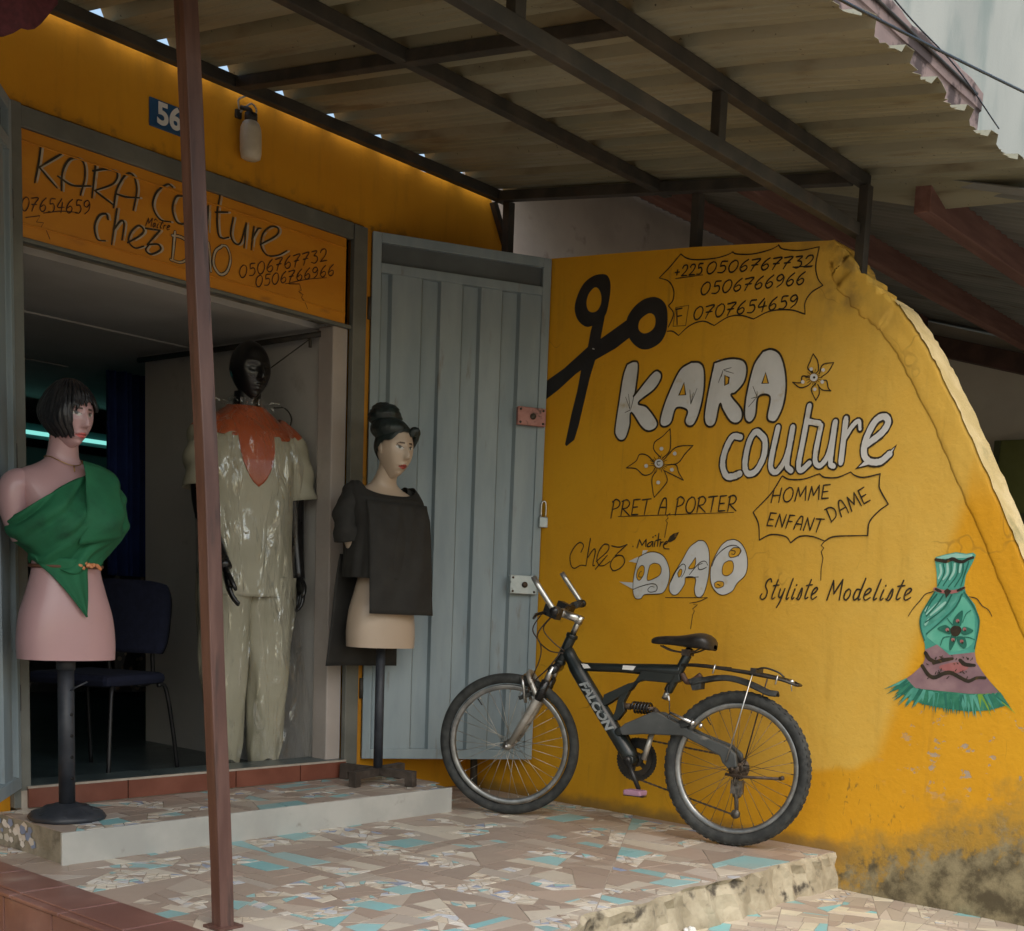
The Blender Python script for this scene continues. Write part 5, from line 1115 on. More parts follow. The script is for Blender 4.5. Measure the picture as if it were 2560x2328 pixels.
def leaf(hx, hy, dx, dy, W, z0, z1, label, locks):
    """one sheet-metal door leaf: hinge at (hx,hy), unit direction (dx,dy); the outward side faces the street"""
    nx, ny = dy, -dx
    if ny > 0: nx, ny = -nx, -ny
    P = lambda s, d, z: (hx+dx*s+nx*d, hy+dy*s+ny*d, z)
    def bx(mb, s0, s1, d0, d1, za, zb): 
        a, b = P(s0,d0,za), P(s1,d1,zb); c = P((s0+s1)/2,(d0+d1)/2,(za+zb)/2)
        mb.obox(c, (dx*(s1-s0)/2,dy*(s1-s0)/2,0), (nx*(d1-d0)/2,ny*(d1-d0)/2,0), (0,0,(zb-za)/2))
    fr = MB(); st = .042
    bx(fr,0,st,-.02,.02,z0,z1); bx(fr,W-st,W,-.02,.02,z0,z1); bx(fr,st,W-st,-.02,.02,z1-.045,z1); bx(fr,st,W-st,-.02,.02,z1-.18,z1-.137); bx(fr,st,W-st,-.02,.02,z0,z0+.05)
    d = obj('door', fr, blue_door, shop, origin=(hx,hy,z0), bevel=.003); d['label'] = label
    def sub(name, mb, m, bevel=0): 
        o = obj(name, mb, m, d, bevel=bevel); return o
    # recessed head panel and trapezoidal sheet
    mb = MB(); bx(mb,st,W-st,-.012,-.006,z1-.137,z1-.045); sub('head_panel', mb, M('dark_head_panel',(.085,.10,.105),(.11,.13,.135),.55))
    mb = MB(); prof = []; n = 4; pw = (W-2*st)/n; s = st
    prof.append((st, .004))
    for k in range(n):
        s = st+k*pw; a = .20 if k else .26
        prof += [(s+pw*.12, .004 if k == 0 else -.017), (s+pw*.18, -.017) if k == 0 else (s+pw*.13,-.017), (s+pw*.40,-.017), (s+pw*.46,.010), (s+pw*.98,.010)] if k else [(s+pw*.05,-.017),(s+pw*.20,-.017),(s+pw*.28,.010),(s+pw*.98,.010)]
        if k < n-1: prof.append((s+pw*1.04,-.017))
    prof.append((W-st, .010))
    zs = [z0+.05+(z1-.18-z0-.05)*t/8 for t in range(9)]
    mb.grid([[P(a, b, z) for a, b in prof] for z in zs], smooth=False)
    sub('corrugated_panel', mb, blue_door)
    mb = MB()
    for zz in (z0+.35, (z0+z1)/2, z1-.35): mb = MB(); mb.tube([P(-.008,.01,zz-.05),P(-.008,.01,zz+.05)], .011, 8); sub('hinge', mb, dark_steel)
    for (s0, s1, za, zb, m, mk) in locks:
        mb = MB(); bx(mb,s0,s1,.0201,.052,za,zb); o = sub('lock_box', mb, m, .004)
        mb = MB(); c = P((s0+s1)/2+.005,.052,(za+zb)/2); mb.tube([c, P((s0+s1)/2+.005,.060,(za+zb)/2)], .015, 12); sub('lock_cylinder', mb, mk)
        for i in (-1,1):
            for j in (-1,1):
                q = ((s0+s1)/2+i*(s1-s0)*.40, (za+zb)/2+j*(zb-za)*.36); mb = MB(); mb.tube([P(q[0],.051,q[1]),P(q[0],.055,q[1])], .006, 8); sub('lock_screw', mb, mk)
    return P, d
red_ox = M('pink_red_oxide', (.30,.12,.10), (.42,.19,.16), .5, ns=14, extra=((.10,.05,.04), 18, .58, .7))
galv = M('pale_galvanised', (.34,.40,.41), (.46,.51,.51), .4, metal=.3, ns=12, extra=((.1,.1,.1), 20, .62, .75))
Pr, dR = leaf(4.005,4.735,.848,-.530,.875,.20,2.70,'blue-grey corrugated door leaf swung open beside the painted yellow wall',
     [(.722,.868,1.886,1.974,red_ox,dark_steel),(.716,.856,1.052,1.146,galv,rust_m)])
Pl, dL = leaf(2.290,4.712,-.62,-.785,.80,.20,2.70,'grey door leaf at the left edge, seen almost edge on',[])
mb = MB(); mb.tube([Pr(.878,.03,1.47),Pr(.878,.03,1.505),Pr(.886,.034,1.522),Pr(.897,.036,1.525),Pr(.905,.038,1.50),Pr(.905,.038,1.445)], .005, 8)
mb.box(*[0]*6); mb = MB(); mb.tube(crom([Pr(.868,.035,1.44),Pr(.868,.035,1.50),Pr(.874,.035,1.520),Pr(.886,.035,1.520),Pr(.892,.035,1.50),Pr(.892,.035,1.44)],4), .0045, 8)
pd = thing('padlock', 'open steel padlock hanging from the free edge of the corrugated door', 'padlock', Pr(.88,.035,1.40)); obj('shackle', mb, chrome, pd)
mb = MB(); c = Pr(.880,.035,1.418); mb.obox(c, (.848*.022,-.53*.022,0), (-.53*.011,-.848*.011,0), (0,0,.026)); obj('lock_body', mb, galv, pd, bevel=.004)

# ---------------------------------------------------------------- doorstep
st = thing('doorstep', 'low concrete doorstep with pale grey painted front and mosaic top', 'step', (3.1, 4.45, 0))
mb = MB(); mb.prism([(2.20,4.188),(4.085,4.188),(4.172,4.70),(2.20,4.70)], lambda a,b,d:(a,b,d), -.01, .1155); obj('slab', mb, concrete_d, st)
mb = MB(); mb.box(2.188,4.093,4.176,4.1885,-.002,.118); obj('front_panel', mb, step_paint, st, bevel=.002)
mb = MB(); mosaic(mb, 2.20, 4.15, 4.19, 4.699, .1155, 75, 21, 'terrace', 1.6, .05, .28, keep=lambda x,y: x < 4.08+(y-4.19)*.16); obj('mosaic_top', mb, [grout, mosaic_m], st)
mb = MB(); rs = random.Random(6)
for k in range(26):
    y, z = rs.uniform(4.40,4.66), rs.uniform(.012,.10); r = rs.uniform(.008,.02); a0 = rs.random()*6
    pts = [(y+r*math.cos(a0+t*1.256)*1.3, z+r*math.sin(a0+t*1.256)) for t in range(5)]; col = rs.choice([(.66,.63,.58),(.7,.68,.63),(.2,.27,.42),(.6,.57,.5)])
    mb.add([(2.1975-k*.00006,a,b) for a,b in pts], [tuple(range(5))], 0, False, [col])
obj('end_mosaic', mb, mosaic_m, st)

# ---------------------------------------------------------------- painted side wall
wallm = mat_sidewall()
sw = thing('painted_wall', 'yellow side wall with hand painted tailor adverts and a sloping broken end', 'wall', (4.84, 3.0, -.16))
rs = random.Random(9)
edge = [(a+.015*min(1,max(0,(2.5-b)/.3)), b) for a, b in [(2.70,2.592),(2.62,2.535),(2.56,2.457),(2.45,2.365),(2.336,2.273),(2.235,2.15),(2.161,2.04),(2.06,1.87),(1.959,1.695),(1.85,1.495),(1.745,1.302),(1.60,1.04),(1.45,.765),(1.30,.49),(1.15,.215),(1.0,-.06),(.95,-.40)]]
E2 = []
for a, b in zip(edge, edge[1:]):
    for t in np.linspace(0,1,7,endpoint=False): j_ = .009 if b[1] > 2.2 else .0025; E2.append((a[0]+(b[0]-a[0])*t+rs.uniform(-j_,j_), a[1]+(b[1]-a[1])*t+rs.uniform(-j_,j_)))
E2.append(edge[-1])
topw = [(4.94,2.715),(4.6,2.722),(4.27,2.706),(3.9,2.684),(3.4,2.652),(3.0,2.618)]
prof = [(4.94,-.40)]+topw+E2
mb = MB(); wx = lambda a,b,d:(d,a,b)
mb.prism(prof, wx, 4.75, 4.93)
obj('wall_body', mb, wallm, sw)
# thicker plaster band following the sloping end, with a lumpy inner lip
n = len(E2); band = []
for i,(y,z) in enumerate(E2):
    j0, j1 = E2[max(0,i-4)], E2[min(n-1,i+4)]; d = np.array([j1[0]-j0[0], j1[1]-j0[1]]); d /= np.linalg.norm(d); nr = np.array([-d[1], d[0]]); nr = nr if nr[0] > 0 else -nr
    wv = (.116+.002*math.sin(i*.35)+.0025*rs.uniform(-1,1))*min(1,.45+i/20)
    band.append(((y,z), (y+nr[0]*wv*.93, z+nr[1]*wv*.93), (y+nr[0]*wv, z+nr[1]*wv)))
mb = MB(); rows = []
for (a,b,c) in band[4:]:
    row = [(4.80,a[0]-.004,a[1]-.004),(4.7475,a[0]-.004,a[1]-.003)]
    for t in (.12,.25,.4,.55,.7,.85): row.append((4.7468-rs.uniform(0,.0025), a[0]+(b[0]-a[0])*t, a[1]+(b[1]-a[1])*t))
    row += [(4.7472-.0015*rs.random(), b[0]-.003, b[1]-.003), (4.749,c[0],c[1]), (4.752,c[0]+.002,c[1]+.002)]; rows.append(row)
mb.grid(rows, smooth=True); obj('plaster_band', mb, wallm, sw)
mb = MB(); rows = []
for (a,b,c) in band[25:]:
    rows.append([(4.742+t*.178, a[0]-.007-rs.uniform(0,.004)*(0<k<5), a[1]+rs.uniform(-.002,.002)+.003) for k,t in enumerate((0,.2,.4,.6,.8,1))])
mb.grid(rows, smooth=True)
obj('sloping_coping', mb, M('pale_yellow_render',(.46,.35,.15),(.58,.46,.24),.85,ns=7,bump=.6,bs=40,extra=((.22,.20,.09),4.5,.55,.72)), sw)
PM = {'black': M('scissors_black_paint',(.014,.015,.017),(.022,.023,.025),.5,ns=9), 'ink': M('brush_ink',(.016,.013,.009),(.045,.030,.012),.55,ns=14,extra=((.22,.11,.015),30,.60,.78)),
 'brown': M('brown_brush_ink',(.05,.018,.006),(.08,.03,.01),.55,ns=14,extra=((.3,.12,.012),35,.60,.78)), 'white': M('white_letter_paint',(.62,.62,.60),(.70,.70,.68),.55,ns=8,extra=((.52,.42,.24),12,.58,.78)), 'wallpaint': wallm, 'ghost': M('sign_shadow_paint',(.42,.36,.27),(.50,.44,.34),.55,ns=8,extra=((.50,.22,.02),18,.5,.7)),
 'teal': M('teal_paint',(.06,.32,.24),(.10,.42,.33),.5,ns=9), 'mint': M('mint_paint',(.28,.58,.48),(.40,.66,.57),.5,ns=12), 'tealm': M('mid_teal_paint',(.05,.27,.20),(.12,.42,.33),.5,ns=14),
 'teald': M('dark_teal_paint',(.010,.12,.085),(.02,.18,.12),.5,ns=12), 'green2': M('bright_mint_paint',(.10,.44,.31),(.16,.52,.38),.5,ns=8), 'green3': M('fringe_green_paint',(.015,.17,.10),(.05,.26,.16),.5,ns=16),
 'mauve': M('mauve_paint',(.22,.13,.15),(.33,.21,.22),.5,ns=10), 'rose': M('rose_paint',(.33,.11,.11),(.42,.17,.16),.5,ns=10), 'lime': M('lime_paint',(.16,.33,.03),(.25,.42,.05),.5,ns=10)}
def ribbon(mb, P, w, f, taper=True, seed=0):
    P = [np.array(p) for p in P]; closed = len(P) > 3 and np.linalg.norm(P[0]-P[-1]) < 1e-9
    if closed: P = P[:-1]; taper = False
    n = len(P); L_, R_ = [], []; rs = random.Random(seed)
    for i in range(n):
        a, b = (P[i-1], P[(i+1)%n]) if closed else (P[max(0,i-1)], P[min(n-1,i+1)]); d = b-a; l = np.linalg.norm(d); d = d/l if l > 1e-9 else np.array([1.,0]); nr = np.array([-d[1],d[0]])
        t = i/max(1,n-1); ww = w/2*((.72+.28*math.sin(math.pi*min(1,.18+t*.9))) if taper else 1)*rs.uniform(.93,1.07)
        L_.append(P[i]+nr*ww); R_.append(P[i]-nr*ww)
    e_ = [.00012*i/n for i in range(n)]; V = [f(*p, e) for p, e in zip(L_, e_)]+[f(*p, e) for p, e in zip(R_, e_)]; mb.add(V, [(i,(i+1)%n,n+(i+1)%n,n+i) for i in range(n if closed else n-1)])
    if closed: return
    for c, sgn in ((0,-1),(n-1,1)):
        a = P[c]; b = P[min(n-1,max(0,c-sgn))]; d = (a-b); l = np.linalg.norm(d); d = d/l if l > 1e-9 else np.array([1.,0]); nr = np.array([-d[1],d[0]]); r = np.linalg.norm(L_[c]-R_[c])/2
        m = 6; mb.add([f(*(a+nr*r*math.cos(t)+d*r*math.sin(t))) for t in np.linspace(0,math.pi,m)], [tuple(range(m))])
def paint_all(items, parent, f):
    groups = {}
    for it in items: groups.setdefault(it[0], []).append(it)
    for g, its in groups.items():
        mb = MB(); mats = []; cnt = 0
        for g_, kind, mat, wd, pts, lay, smo in its:
            if mat not in mats: mats.append(mat)
            nf = len(mb.F); cnt += 1; d = .0016+lay*.0006+(cnt % 40)*.00001; ff = lambda a, b, e=0, d=d: f(a, b, d+e)
            if kind == 'r':
                o_, i_ = crom(pairs(pts[0]), 5, True), crom(pairs(pts[1]), 8, True); k = 96; ci = np.mean(i_,0); A = []; B = []
                for t in range(k):
                    a = 2*math.pi*t/k; dv = np.array([math.cos(a), math.sin(a)])
                    def hit(Q):
                        best = 0
                        for u, v in zip(Q, Q[1:]+Q[:1]):
                            e = np.array(v)-np.array(u); w_ = np.array(u)-ci; den = dv[0]*e[1]-dv[1]*e[0]
                            if abs(den) < 1e-12: continue
                            tt = (w_[0]*e[1]-w_[1]*e[0])/den; ss = (w_[0]*dv[1]-w_[1]*dv[0])/den
                            if -1e-6 <= ss <= 1+1e-6 and tt > best: best = tt
                        return tuple(ci+dv*best)
                    A.append(hit(o_)); B.append(hit(i_))
                mb.add([ff(*p) for p in A]+[ff(*p) for p in B], [(t,(t+1)%k,k+(t+1)%k,k+t) for t in range(k)])
            elif kind == 'p':
                P = pairs(pts); P = crom(P, 5, True) if smo else P
                mb.add([ff(*p) for p in P], [tuple(range(len(P)))])
            else:
                P = pairs(pts); P = crom(P, 6) if (smo and len(P) > 2) else P
                if len(P) == 2: P = [tuple(np.array(P[0])*(1-t)+np.array(P[1])*t) for t in (0,.25,.5,.75,1)]
                ribbon(mb, P, wd, ff, wd < .02, cnt)
            for q in range(nf, len(mb.F)): mb.mi[q] = mats.index(mat)
        obj(g, mb, [PM[m] for m in mats], parent)
paint_all(WALL_PAINT, sw, lambda a, b, d: (4.75-d, a, b))

# ---------------------------------------------------------------- shop sign, number plate, wall lamp
sg = thing('shop_sign', 'orange sheet-metal sign board with black script above the doorway', 'sign', (3.1,4.75,2.25))
sgm = M('orange_sign_paint',(.56,.21,.008),(.62,.255,.012),.5,ns=3,stretch=(1,1,3),bump=.05,extra=((.30,.12,.02),5,.6,.85))
mb = MB(); mb.box(2.352,3.853,4.735,4.755,2.2505,2.631); mb.box(2.352,3.853,4.730,4.7352,2.296,2.302); mb.box(2.352,3.853,4.730,4.7352,2.585,2.591); obj('panel', mb, sgm, sg, bevel=.002)
paint_all([('lettering',)+it for it in SIGN_PAINT], sg, lambda a, b, d: (a, 4.735-d, b))
def text(name, body, size, m, parent, mat4, shear=0, bold=.0, ext=.001, xs=1.0):
    cu = bpy.data.curves.new(name, 'FONT'); cu.body = body; cu.size = size; cu.shear = shear; cu.offset = bold; cu.extrude = ext; cu.align_x = 'CENTER'; cu.align_y = 'CENTER'
    t = bpy.data.objects.new(name, cu); C.objects.link(t); dg = bpy.context.evaluated_depsgraph_get()
    me = bpy.data.meshes.new_from_object(t.evaluated_get(dg)); bpy.data.objects.remove(t); me.transform(mat4 @ Matrix.Diagonal((xs,1,1,1)))
    me.materials.clear(); me.materials.append(m); o = bpy.data.objects.new(name, me); C.objects.link(o); o.parent = parent; return o
np_ = thing('house_number_plate', 'small blue house number plate reading 56 on the yellow wall', 'plate', (2.96,4.75,2.80))
mb = MB(); mb.box(2.872,3.06,4.742,4.7505,2.808,2.916); obj('plate', mb, M('blue_enamel',(.015,.07,.17),(.03,.10,.22),.35,extra=((.2,.2,.2),20,.66,.78)), np_, bevel=.003)
text('digits', '56', .115, white_p, np_, Matrix.Translation((-.005,-.010,.062)) @ Matrix.Rotation(R(90),4,'X'), bold=.0035, xs=.95)
lm = thing('wall_lamp', 'frosted jar lamp with wiring hanging on the yellow wall under the roof', 'lamp', (3.305,4.70,2.80))
prof = [(0,2.800),(.028,2.801),(.040,2.808),(.044,2.83),(.044,2.90),(.042,2.925),(.034,2.945),(.024,2.955)]
mb = MB(); mb.grid([[(3.305+r*math.cos(a), 4.695+r*math.sin(a), z) for a in np.linspace(0,2*math.pi,24,endpoint=False)] for r, z in prof], cv=True)
obj('jar', mb, M('frosted_dusty_glass',(.52,.46,.35),(.62,.56,.44),.35,ns=15), lm)
mb = MB(); mb.tube([(3.305,4.695,2.952),(3.305,4.695,2.985)], .026, 14); mb.tube(crom([(3.305,4.695,2.985),(3.30,4.70,3.0),(3.285,4.735,3.01)],4), .010, 8); obj('cap', mb, dark_steel, lm)
mb = MB(); mb.box(3.262,3.29,4.735,4.7495,2.965,3.0); obj('junction_box', mb, dark_steel, lm, bevel=.003)
mb = MB(); mb.tube(crom([(3.275,4.735,3.0),(3.262,4.72,3.03),(3.285,4.70,3.05)],5), .004, 6); mb.tube(crom([(3.28,4.735,2.99),(3.315,4.71,3.03),(3.335,4.70,3.01),(3.33,4.705,2.985)],5), .004, 6); obj('wiring', mb, M('pale_cable',(.4,.38,.34)), lm)

# ---------------------------------------------------------------- canopy
cp = thing('metal_canopy', 'steel framed corrugated metal canopy sloping down over the terrace', 'canopy', (3.2,3.4,2.6))
zc = lambda y: 3.03-.114*(4.564-y)          # underside of the purlins
sheet_m = NT('galvanised_roof_sheet')
k = sheet_m.mix(sheet_m.ramp(sheet_m.noise(1.5,6,stretch=(3,.4,1)),.3,.7),(.24,.228,.15),(.335,.318,.23)); k = sheet_m.mix(sheet_m.mth('MULTIPLY',sheet_m.ramp(sheet_m.noise(5,7,stretch=(2.5,.5,1)),.52,.75),.7),k,(.12,.085,.045)); k = sheet_m.mix(sheet_m.ramp(sheet_m.noise(60,4),.66,.74),k,(.06,.045,.03))
sheet_m.col(k); sheet_m.set(Metallic=.2, Roughness=.45); sheet_m.bump(sheet_m.noise(12,5,stretch=(1,.3,1)),.15,.01); sheet_m = sheet_m.m
pitch, x_r = .272, 3.982
prof = []; x = x_r-16*pitch
rs = random.Random(14)
while x < 4.86:
    prof += [(x-.046,0),(x-.026,.042),(x+.026,.042),(x+.046,0)]
    for t in (.35,.5,.65): prof += [(x+pitch*t-.008,0),(x+pitch*t,.0035),(x+pitch*t+.008,0)]
    x += pitch
prof += [(4.905,0),(4.95,-.004),(5.02,-.03),(5.12,-.065)]
ys = [4.704,4.5,4.3,3.9,3.5,3.1,2.7,2.4,2.2,2.05,1.97,1.92]
rows = []
for y in ys:
    row = []
    for x, h in prof:
        tl = max(0, 2.4-y)/.5; ph = (x-x_r)/pitch; sag = math.sin(math.pi*(ph % 1))
        yy = y-(.035*tl*(1-sag*.9) if y < 2.2 else 0)+((.02*math.sin(x*3.1)+rs.uniform(-.012,.012)) if y < 2.0 else 0)
        zz = zc(yy)+.054+h*(1-.45*min(1,tl))-.016*sag*tl-(.0 if y > 2.4 else .01*math.sin(x*2.3)*tl)
        if x > 4.91: q_ = min(1, max(0, (3.1-y)/.7)); x, zz = 4.905+(x-4.905)*q_+(x-4.905)*.01, zz-h*(1-q_)
        row.append((x, yy, zz))
    rows.append(row)
mb = MB(); mb.grid(rows, smooth=False); obj('roof_sheet', mb, sheet_m, cp, solid=.0012)
def purlin(y, zb, xa=-.6, xb=4.84, h=.05, w=.045):
    mb = MB(); mb.box(xa, xb, y-w/2, y+w/2, zb, zb+h); return obj('purlin', mb, dark_steel, cp, bevel=.003)
for y in (4.672,3.635,2.60): purlin(y, zc(y))
purlin(2.60, 2.60, xb=4.83)
for x in (3.215,):
    mb = MB(); mb.bar((x,4.64,zc(4.64)+.022),(x,2.625,zc(2.625)+.022),.045,.044); obj('rafter', mb, dark_steel, cp, bevel=.003)
for x in (.9,-.5):
    mb = MB(); mb.bar((x,4.64,zc(4.64)+.022),(x,2.625,zc(2.625)+.022),.045,.044); obj('rafter', mb, dark_steel, cp, bevel=.003)
mb = MB(); mb.bar((4.765,4.64,zc(4.64)+.02),(4.765,2.63,zc(2.63)+.02),.05,.046); obj('rafter', mb, dark_steel, cp, bevel=.003)
for x in (2.70,3.732):
    mb = MB(); mb.box(x-.022,x+.022,2.58,2.62,2.6505,zc(2.6)-.0005); obj('strut', mb, dark_steel, cp, bevel=.003)
for y, z0 in ((4.62,2.70),(3.43,2.64),(2.575,2.42)):
    mb = MB(); mb.box(4.775,4.82,y-.022,y+.022,z0,zc(y)-.001); obj('post', mb, dark_steel, cp, bevel=.003)
mb = MB(); mb.bar((4.80,4.735,3.055),(4.94,4.735,2.80),.03,.03,up=(0,1,0)); obj('brace', mb, dark_steel, cp)
mb = MB()
for y in (4.672,3.635,2.60):
    x = x_r-8*pitch
    while x < 4.8: mb = MB(); mb.tube([(x,y,zc(y)+.085),(x,y,zc(y)+.102)], .008, 6); obj('roof_bolt', mb, rust_m, cp); x += pitch*2
# leaning steel post in the foreground
po = thing('steel_post', 'leaning red-brown square steel post standing at the front of the terrace', 'post', (2.125,3.12,0))
mb = MB(); b0, b1 = Vector((2.126,3.121,-.02)), Vector((2.043,3.226,2.86)); w_ = .0235; N_ = 14; rows = []
for i in range(N_+1):
    t = i/N_; c = b0.lerp(b1,t); dx = .006*math.sin(t*3.1)+.0015*math.sin(t*17)
    rows.append([(c.x+a*w_+dx, c.y+b*w_-dx*.5, c.z) for a,b in ((-1,-1),(1,-1),(1,1),(-1,1))])
mb.grid(rows, cv=True, smooth=False); obj('shaft', mb, post_paint, po, bevel=.003)
mb = MB(); mb.box(2.085,2.168,3.08,3.163,.002,.010); obj('base_plate', mb, post_paint, po)
# red scalloped awning corner
aw = thing('scalloped_awning', 'dark red scalloped cloth awning hanging in at the top left corner', 'awning', (1.5,3.3,2.4))
mb = MB(); rows = []
for i in range(40):
    x = 1.742-i*.02; sc = abs(math.sin((1.742-x)*math.pi/.11)); zb = 2.475-.028*sc-(.11*min(1,(1.742-x)/.12)) 
    rows.append([(x, 3.30+.012*math.sin(i*.9)+.02*t, zb+(2.95-zb)*t) for t in (0,.05,.12,.3,.6,1)])
mb.grid(rows); obj('valance', mb, M('dark_red_cloth',(.055,.008,.012),(.085,.014,.02),.85,ns=60), aw, solid=.004)
# ---------------------------------------------------------------- mannequins
def g(x, s): return math.exp(-(x/s)**2)
def sstep(a, b, x): t = min(1, max(0, (x-a)/(b-a))); return t*t*(3-2*t)
def head_pt(t, a, fem=True):
    """unit head (height 1, facing -y). t polar from the crown, a azimuth with 0 at the face"""
    x, y, z = math.sin(t)*math.sin(a), -math.sin(t)*math.cos(a), math.cos(t)
    rx, ry = (.315, .40) if fem else (.325, .41)
    lo = max(0, -z)
    X = x*rx*(1-.36*lo**1.4); Y = y*ry; Z = z*.5
    fr = max(0, -y)
    if y > 0: Y *= 1-.42*lo**1.1
    else: Y *= 1-.10*lo
    Z -= .0
    # flatten the face a little, then raise its features
    Y += .05*sstep(.5, 1, fr)*g(Z, .5)
    if y < 0:
        ax = abs(X)
        d = .105*g(X, .048)*sstep(.10, -.12, Z)*sstep(-.20, -.135, Z) + .022*g(X, .06)*g(Z-.05, .10) + .03*g(ax-.035, .025)*g(Z+.145, .03)
        d -= .040*g(ax-.125, .075)*g(Z-.035, .060)
        d += .022*g(ax-.125, .045)*g(Z-.028, .030)
        d += .020*g(ax-.13, .09)*g(Z-.125, .045)
        d += .040*g(X, .085)*g(Z+.262, .030) + .030*g(X, .065)*g(Z+.315, .026) - .014*g(X,.09)*g(Z+.288,.010)
        d += .035*g(X, .10)*g(Z+.43, .07) + .012*g(ax-.17, .08)*g(Z+.12, .1)
        d -= .012*g(X, .12)*g(Z+.365, .025)
        Y -= d*sstep(0, .45, fr)
    return X, Y, Z
def face_paint(X, Y, Z, skin, lip, brow, iris):
    if Y > -.12: return skin
    ax = abs(X); c = skin
    ex, ez = (ax-.128)/.068, (Z-.030-.012*(ax-.128)/.06)/.029
    if ex*ex+ez*ez < 1:
        c = (.55,.53,.5); q = math.hypot((ax-.125)/.028, (Z-.034)/.028)
        if q < 1: c = iris if q > .45 else (.01,.01,.01)
        if ez > .35: c = (.03,.02,.02)
    elif ex*ex+(ez*.72)**2 < 1.0 and ez > 0: c = tuple(a*.62 for a in skin) if ez > 1.1 else (.04,.025,.02)
    b = (Z-.108+.9*(ax-.115)**2*6-.02*sstep(.09,.05,ax))
    if abs(b) < .010*(1-sstep(.16,.215,ax)) and .045 < ax < .215: c = brow
    lz = Z+.288
    if abs(X) < .098 and -.042*(1-(X/.10)**2) < lz < .036*(1-(ax/.1)**1.6)+.006*g(ax-.03,.02): c = tuple(a*.45 for a in lip) if abs(lz-.002) < .006 else lip
    return c
def build_head(mb, c, h, yaw, tilt, skin, lip, brow, iris, fem=True, mi=0, cap=None, n=120, m=110, ears=True):
    rot = Matrix.Rotation(yaw, 3, 'Z') @ Matrix.Rotation(tilt, 3, 'X'); cv = Vector(c); P, K = [], []
    for i in range(m+1):
        t = math.pi*i/m; row, kr_ = [], []
        for j in range(n):
            u = j/n*2-1; a = math.pi*(.55*u+.45*u**3) if True else math.pi*u
            X, Y, Z = head_pt(t, a, fem); col = face_paint(X, Y, Z, skin, lip, brow, iris)
            if cap: col = cap(X, Y, Z, col)
            row.append(cv+rot @ Vector((X*h, Y*h, Z*h))); kr_.append(col)
        P.append(row); K.append(kr_)
    mb.grid(P, cv=True, mi=mi, cols=lambda i, j: [K[i][j], K[i][(j+1)%n], K[i+1][(j+1)%n], K[i+1][j]])
    if ears:
        for s_ in (-1, 1):
            nf = len(mb.F); e0 = cv+rot @ Vector((s_*.305*h, .02*h, -.01*h)); rr = rot @ Euler((R(-12), 0, s_*R(-22))).to_matrix()
            mb.ell(e0, (.022*h,.062*h,.105*h), rr, 14, 12, mi); e1 = e0+rr @ Vector((s_*.016*h,-.004*h,.005*h))
            mb.ell(e1, (.016*h,.036*h,.066*h), rr, 12, 10, mi)
            for q in range(nf, len(mb.F)): mb.cols[q] = tuple(a*.93 for a in skin)
    return rot
def loft(mb, keys, n=48, m=60, mi=0, fn=None, z0=None, z1=None, cols=None, capb=True, capt=True):
    """keys rows: z, cx, cy, rx, ry_front, ry_back, exponent"""
    za, zb = keys[0][0] if z0 is None else z0, keys[-1][0] if z1 is None else z1; P = []
    for i in range(m+1):
        z = za+(zb-za)*i/m; cx, cy, rx, rf, rb, e = interp(keys, z); row = []
        for j in range(n):
            a = 2*math.pi*j/n; ca, sa = math.cos(a), math.sin(a); px = math.copysign(abs(sa)**(2/e), sa)*rx; py = math.copysign(abs(ca)**(2/e), ca); py = -py*(rf if py > 0 else rb)
            p = Vector((cx+px, cy+py, z))
            if fn: p = fn(p, a, z, i/m)
            row.append(p)
        P.append(row)
    mb.grid(P, cv=True, mi=mi, cols=(lambda i, j: cols) if cols else None)
    if capb: mb.add(P[0], [tuple(range(n))], mi, False, [cols])
    if capt: mb.add(P[-1], [tuple(range(n))], mi, False, [cols])
    return P
FEM = [(0,0,0,.174,.110,.118,2.3),(.07,0,.0,.176,.112,.122,2.25),(.16,0,0,.166,.110,.115,2.2),(.25,0,0,.140,.101,.096,2.15),(.335,0,0,.122,.090,.082,2.1),(.42,0,0,.134,.098,.085,2.15),(.50,0,0,.148,.105,.092,2.2),(.58,0,.002,.168,.100,.092,2.3),(.635,0,.006,.176,.082,.080,2.4),(.668,0,.010,.158,.066,.066,2.3),(.692,0,.014,.105,.056,.056,2.1),(.715,0,.016,.066,.050,.052,2),(.75,0,.012,.052,.048,.050,2),(.82,0,0,.048,.048,.05,2),(.86,0,-.004,.046,.046,.05,2)]
def fem_torso(mb, skin, arms=(1,1)):
    def bust(p, a, z, t):
        d = 0
        for s_ in (-1,1): d += .048*g(p.x-s_*.078, .058)*g(z-.505, .062)
        d += .010*g(p.x,.03)*g(z-.28,.05)*0
        if p.y < 0: p.y -= d
        p.y -= 0
        return p
    loft(mb, FEM, 64, 90, fn=bust, cols=skin)
    for s_ in (-1,1):
        if (s_ < 0 and arms[0]) or (s_ > 0 and arms[1]):
            nf = len(mb.F)
            mb.tube(crom([(s_*.125,.010,.642),(s_*.168,.010,.640),(s_*.196,.012,.605),(s_*.205,.012,.55),(s_*.203,.010,.48),(s_*.198,.008,.44)],5), [.03]*2+[.040+.012*min(1,i/6) for i in range(24-2+2)], 20) if False else None
            path = crom([(s_*.110,.010,.634),(s_*.155,.010,.632),(s_*.184,.012,.602),(s_*.188,.012,.55),(s_*.176,.010,.49),(s_*.150,.008,.43)],5); k = len(path)
            rr = [.030+.018*sstep(0,.35,i/k)-.006*sstep(.5,1,i/k) for i in range(k)]
            mb.tube(path, rr, 20)
            for q in range(nf, len(mb.F)): mb.cols[q] = skin
pinkskin = mat_attr('pink_mannequin_skin', .26, .10, (.3,.2,.18), .04, 12, coat=.25)
SK1, LIP1 = (.49,.30,.31), (.60,.12,.12)
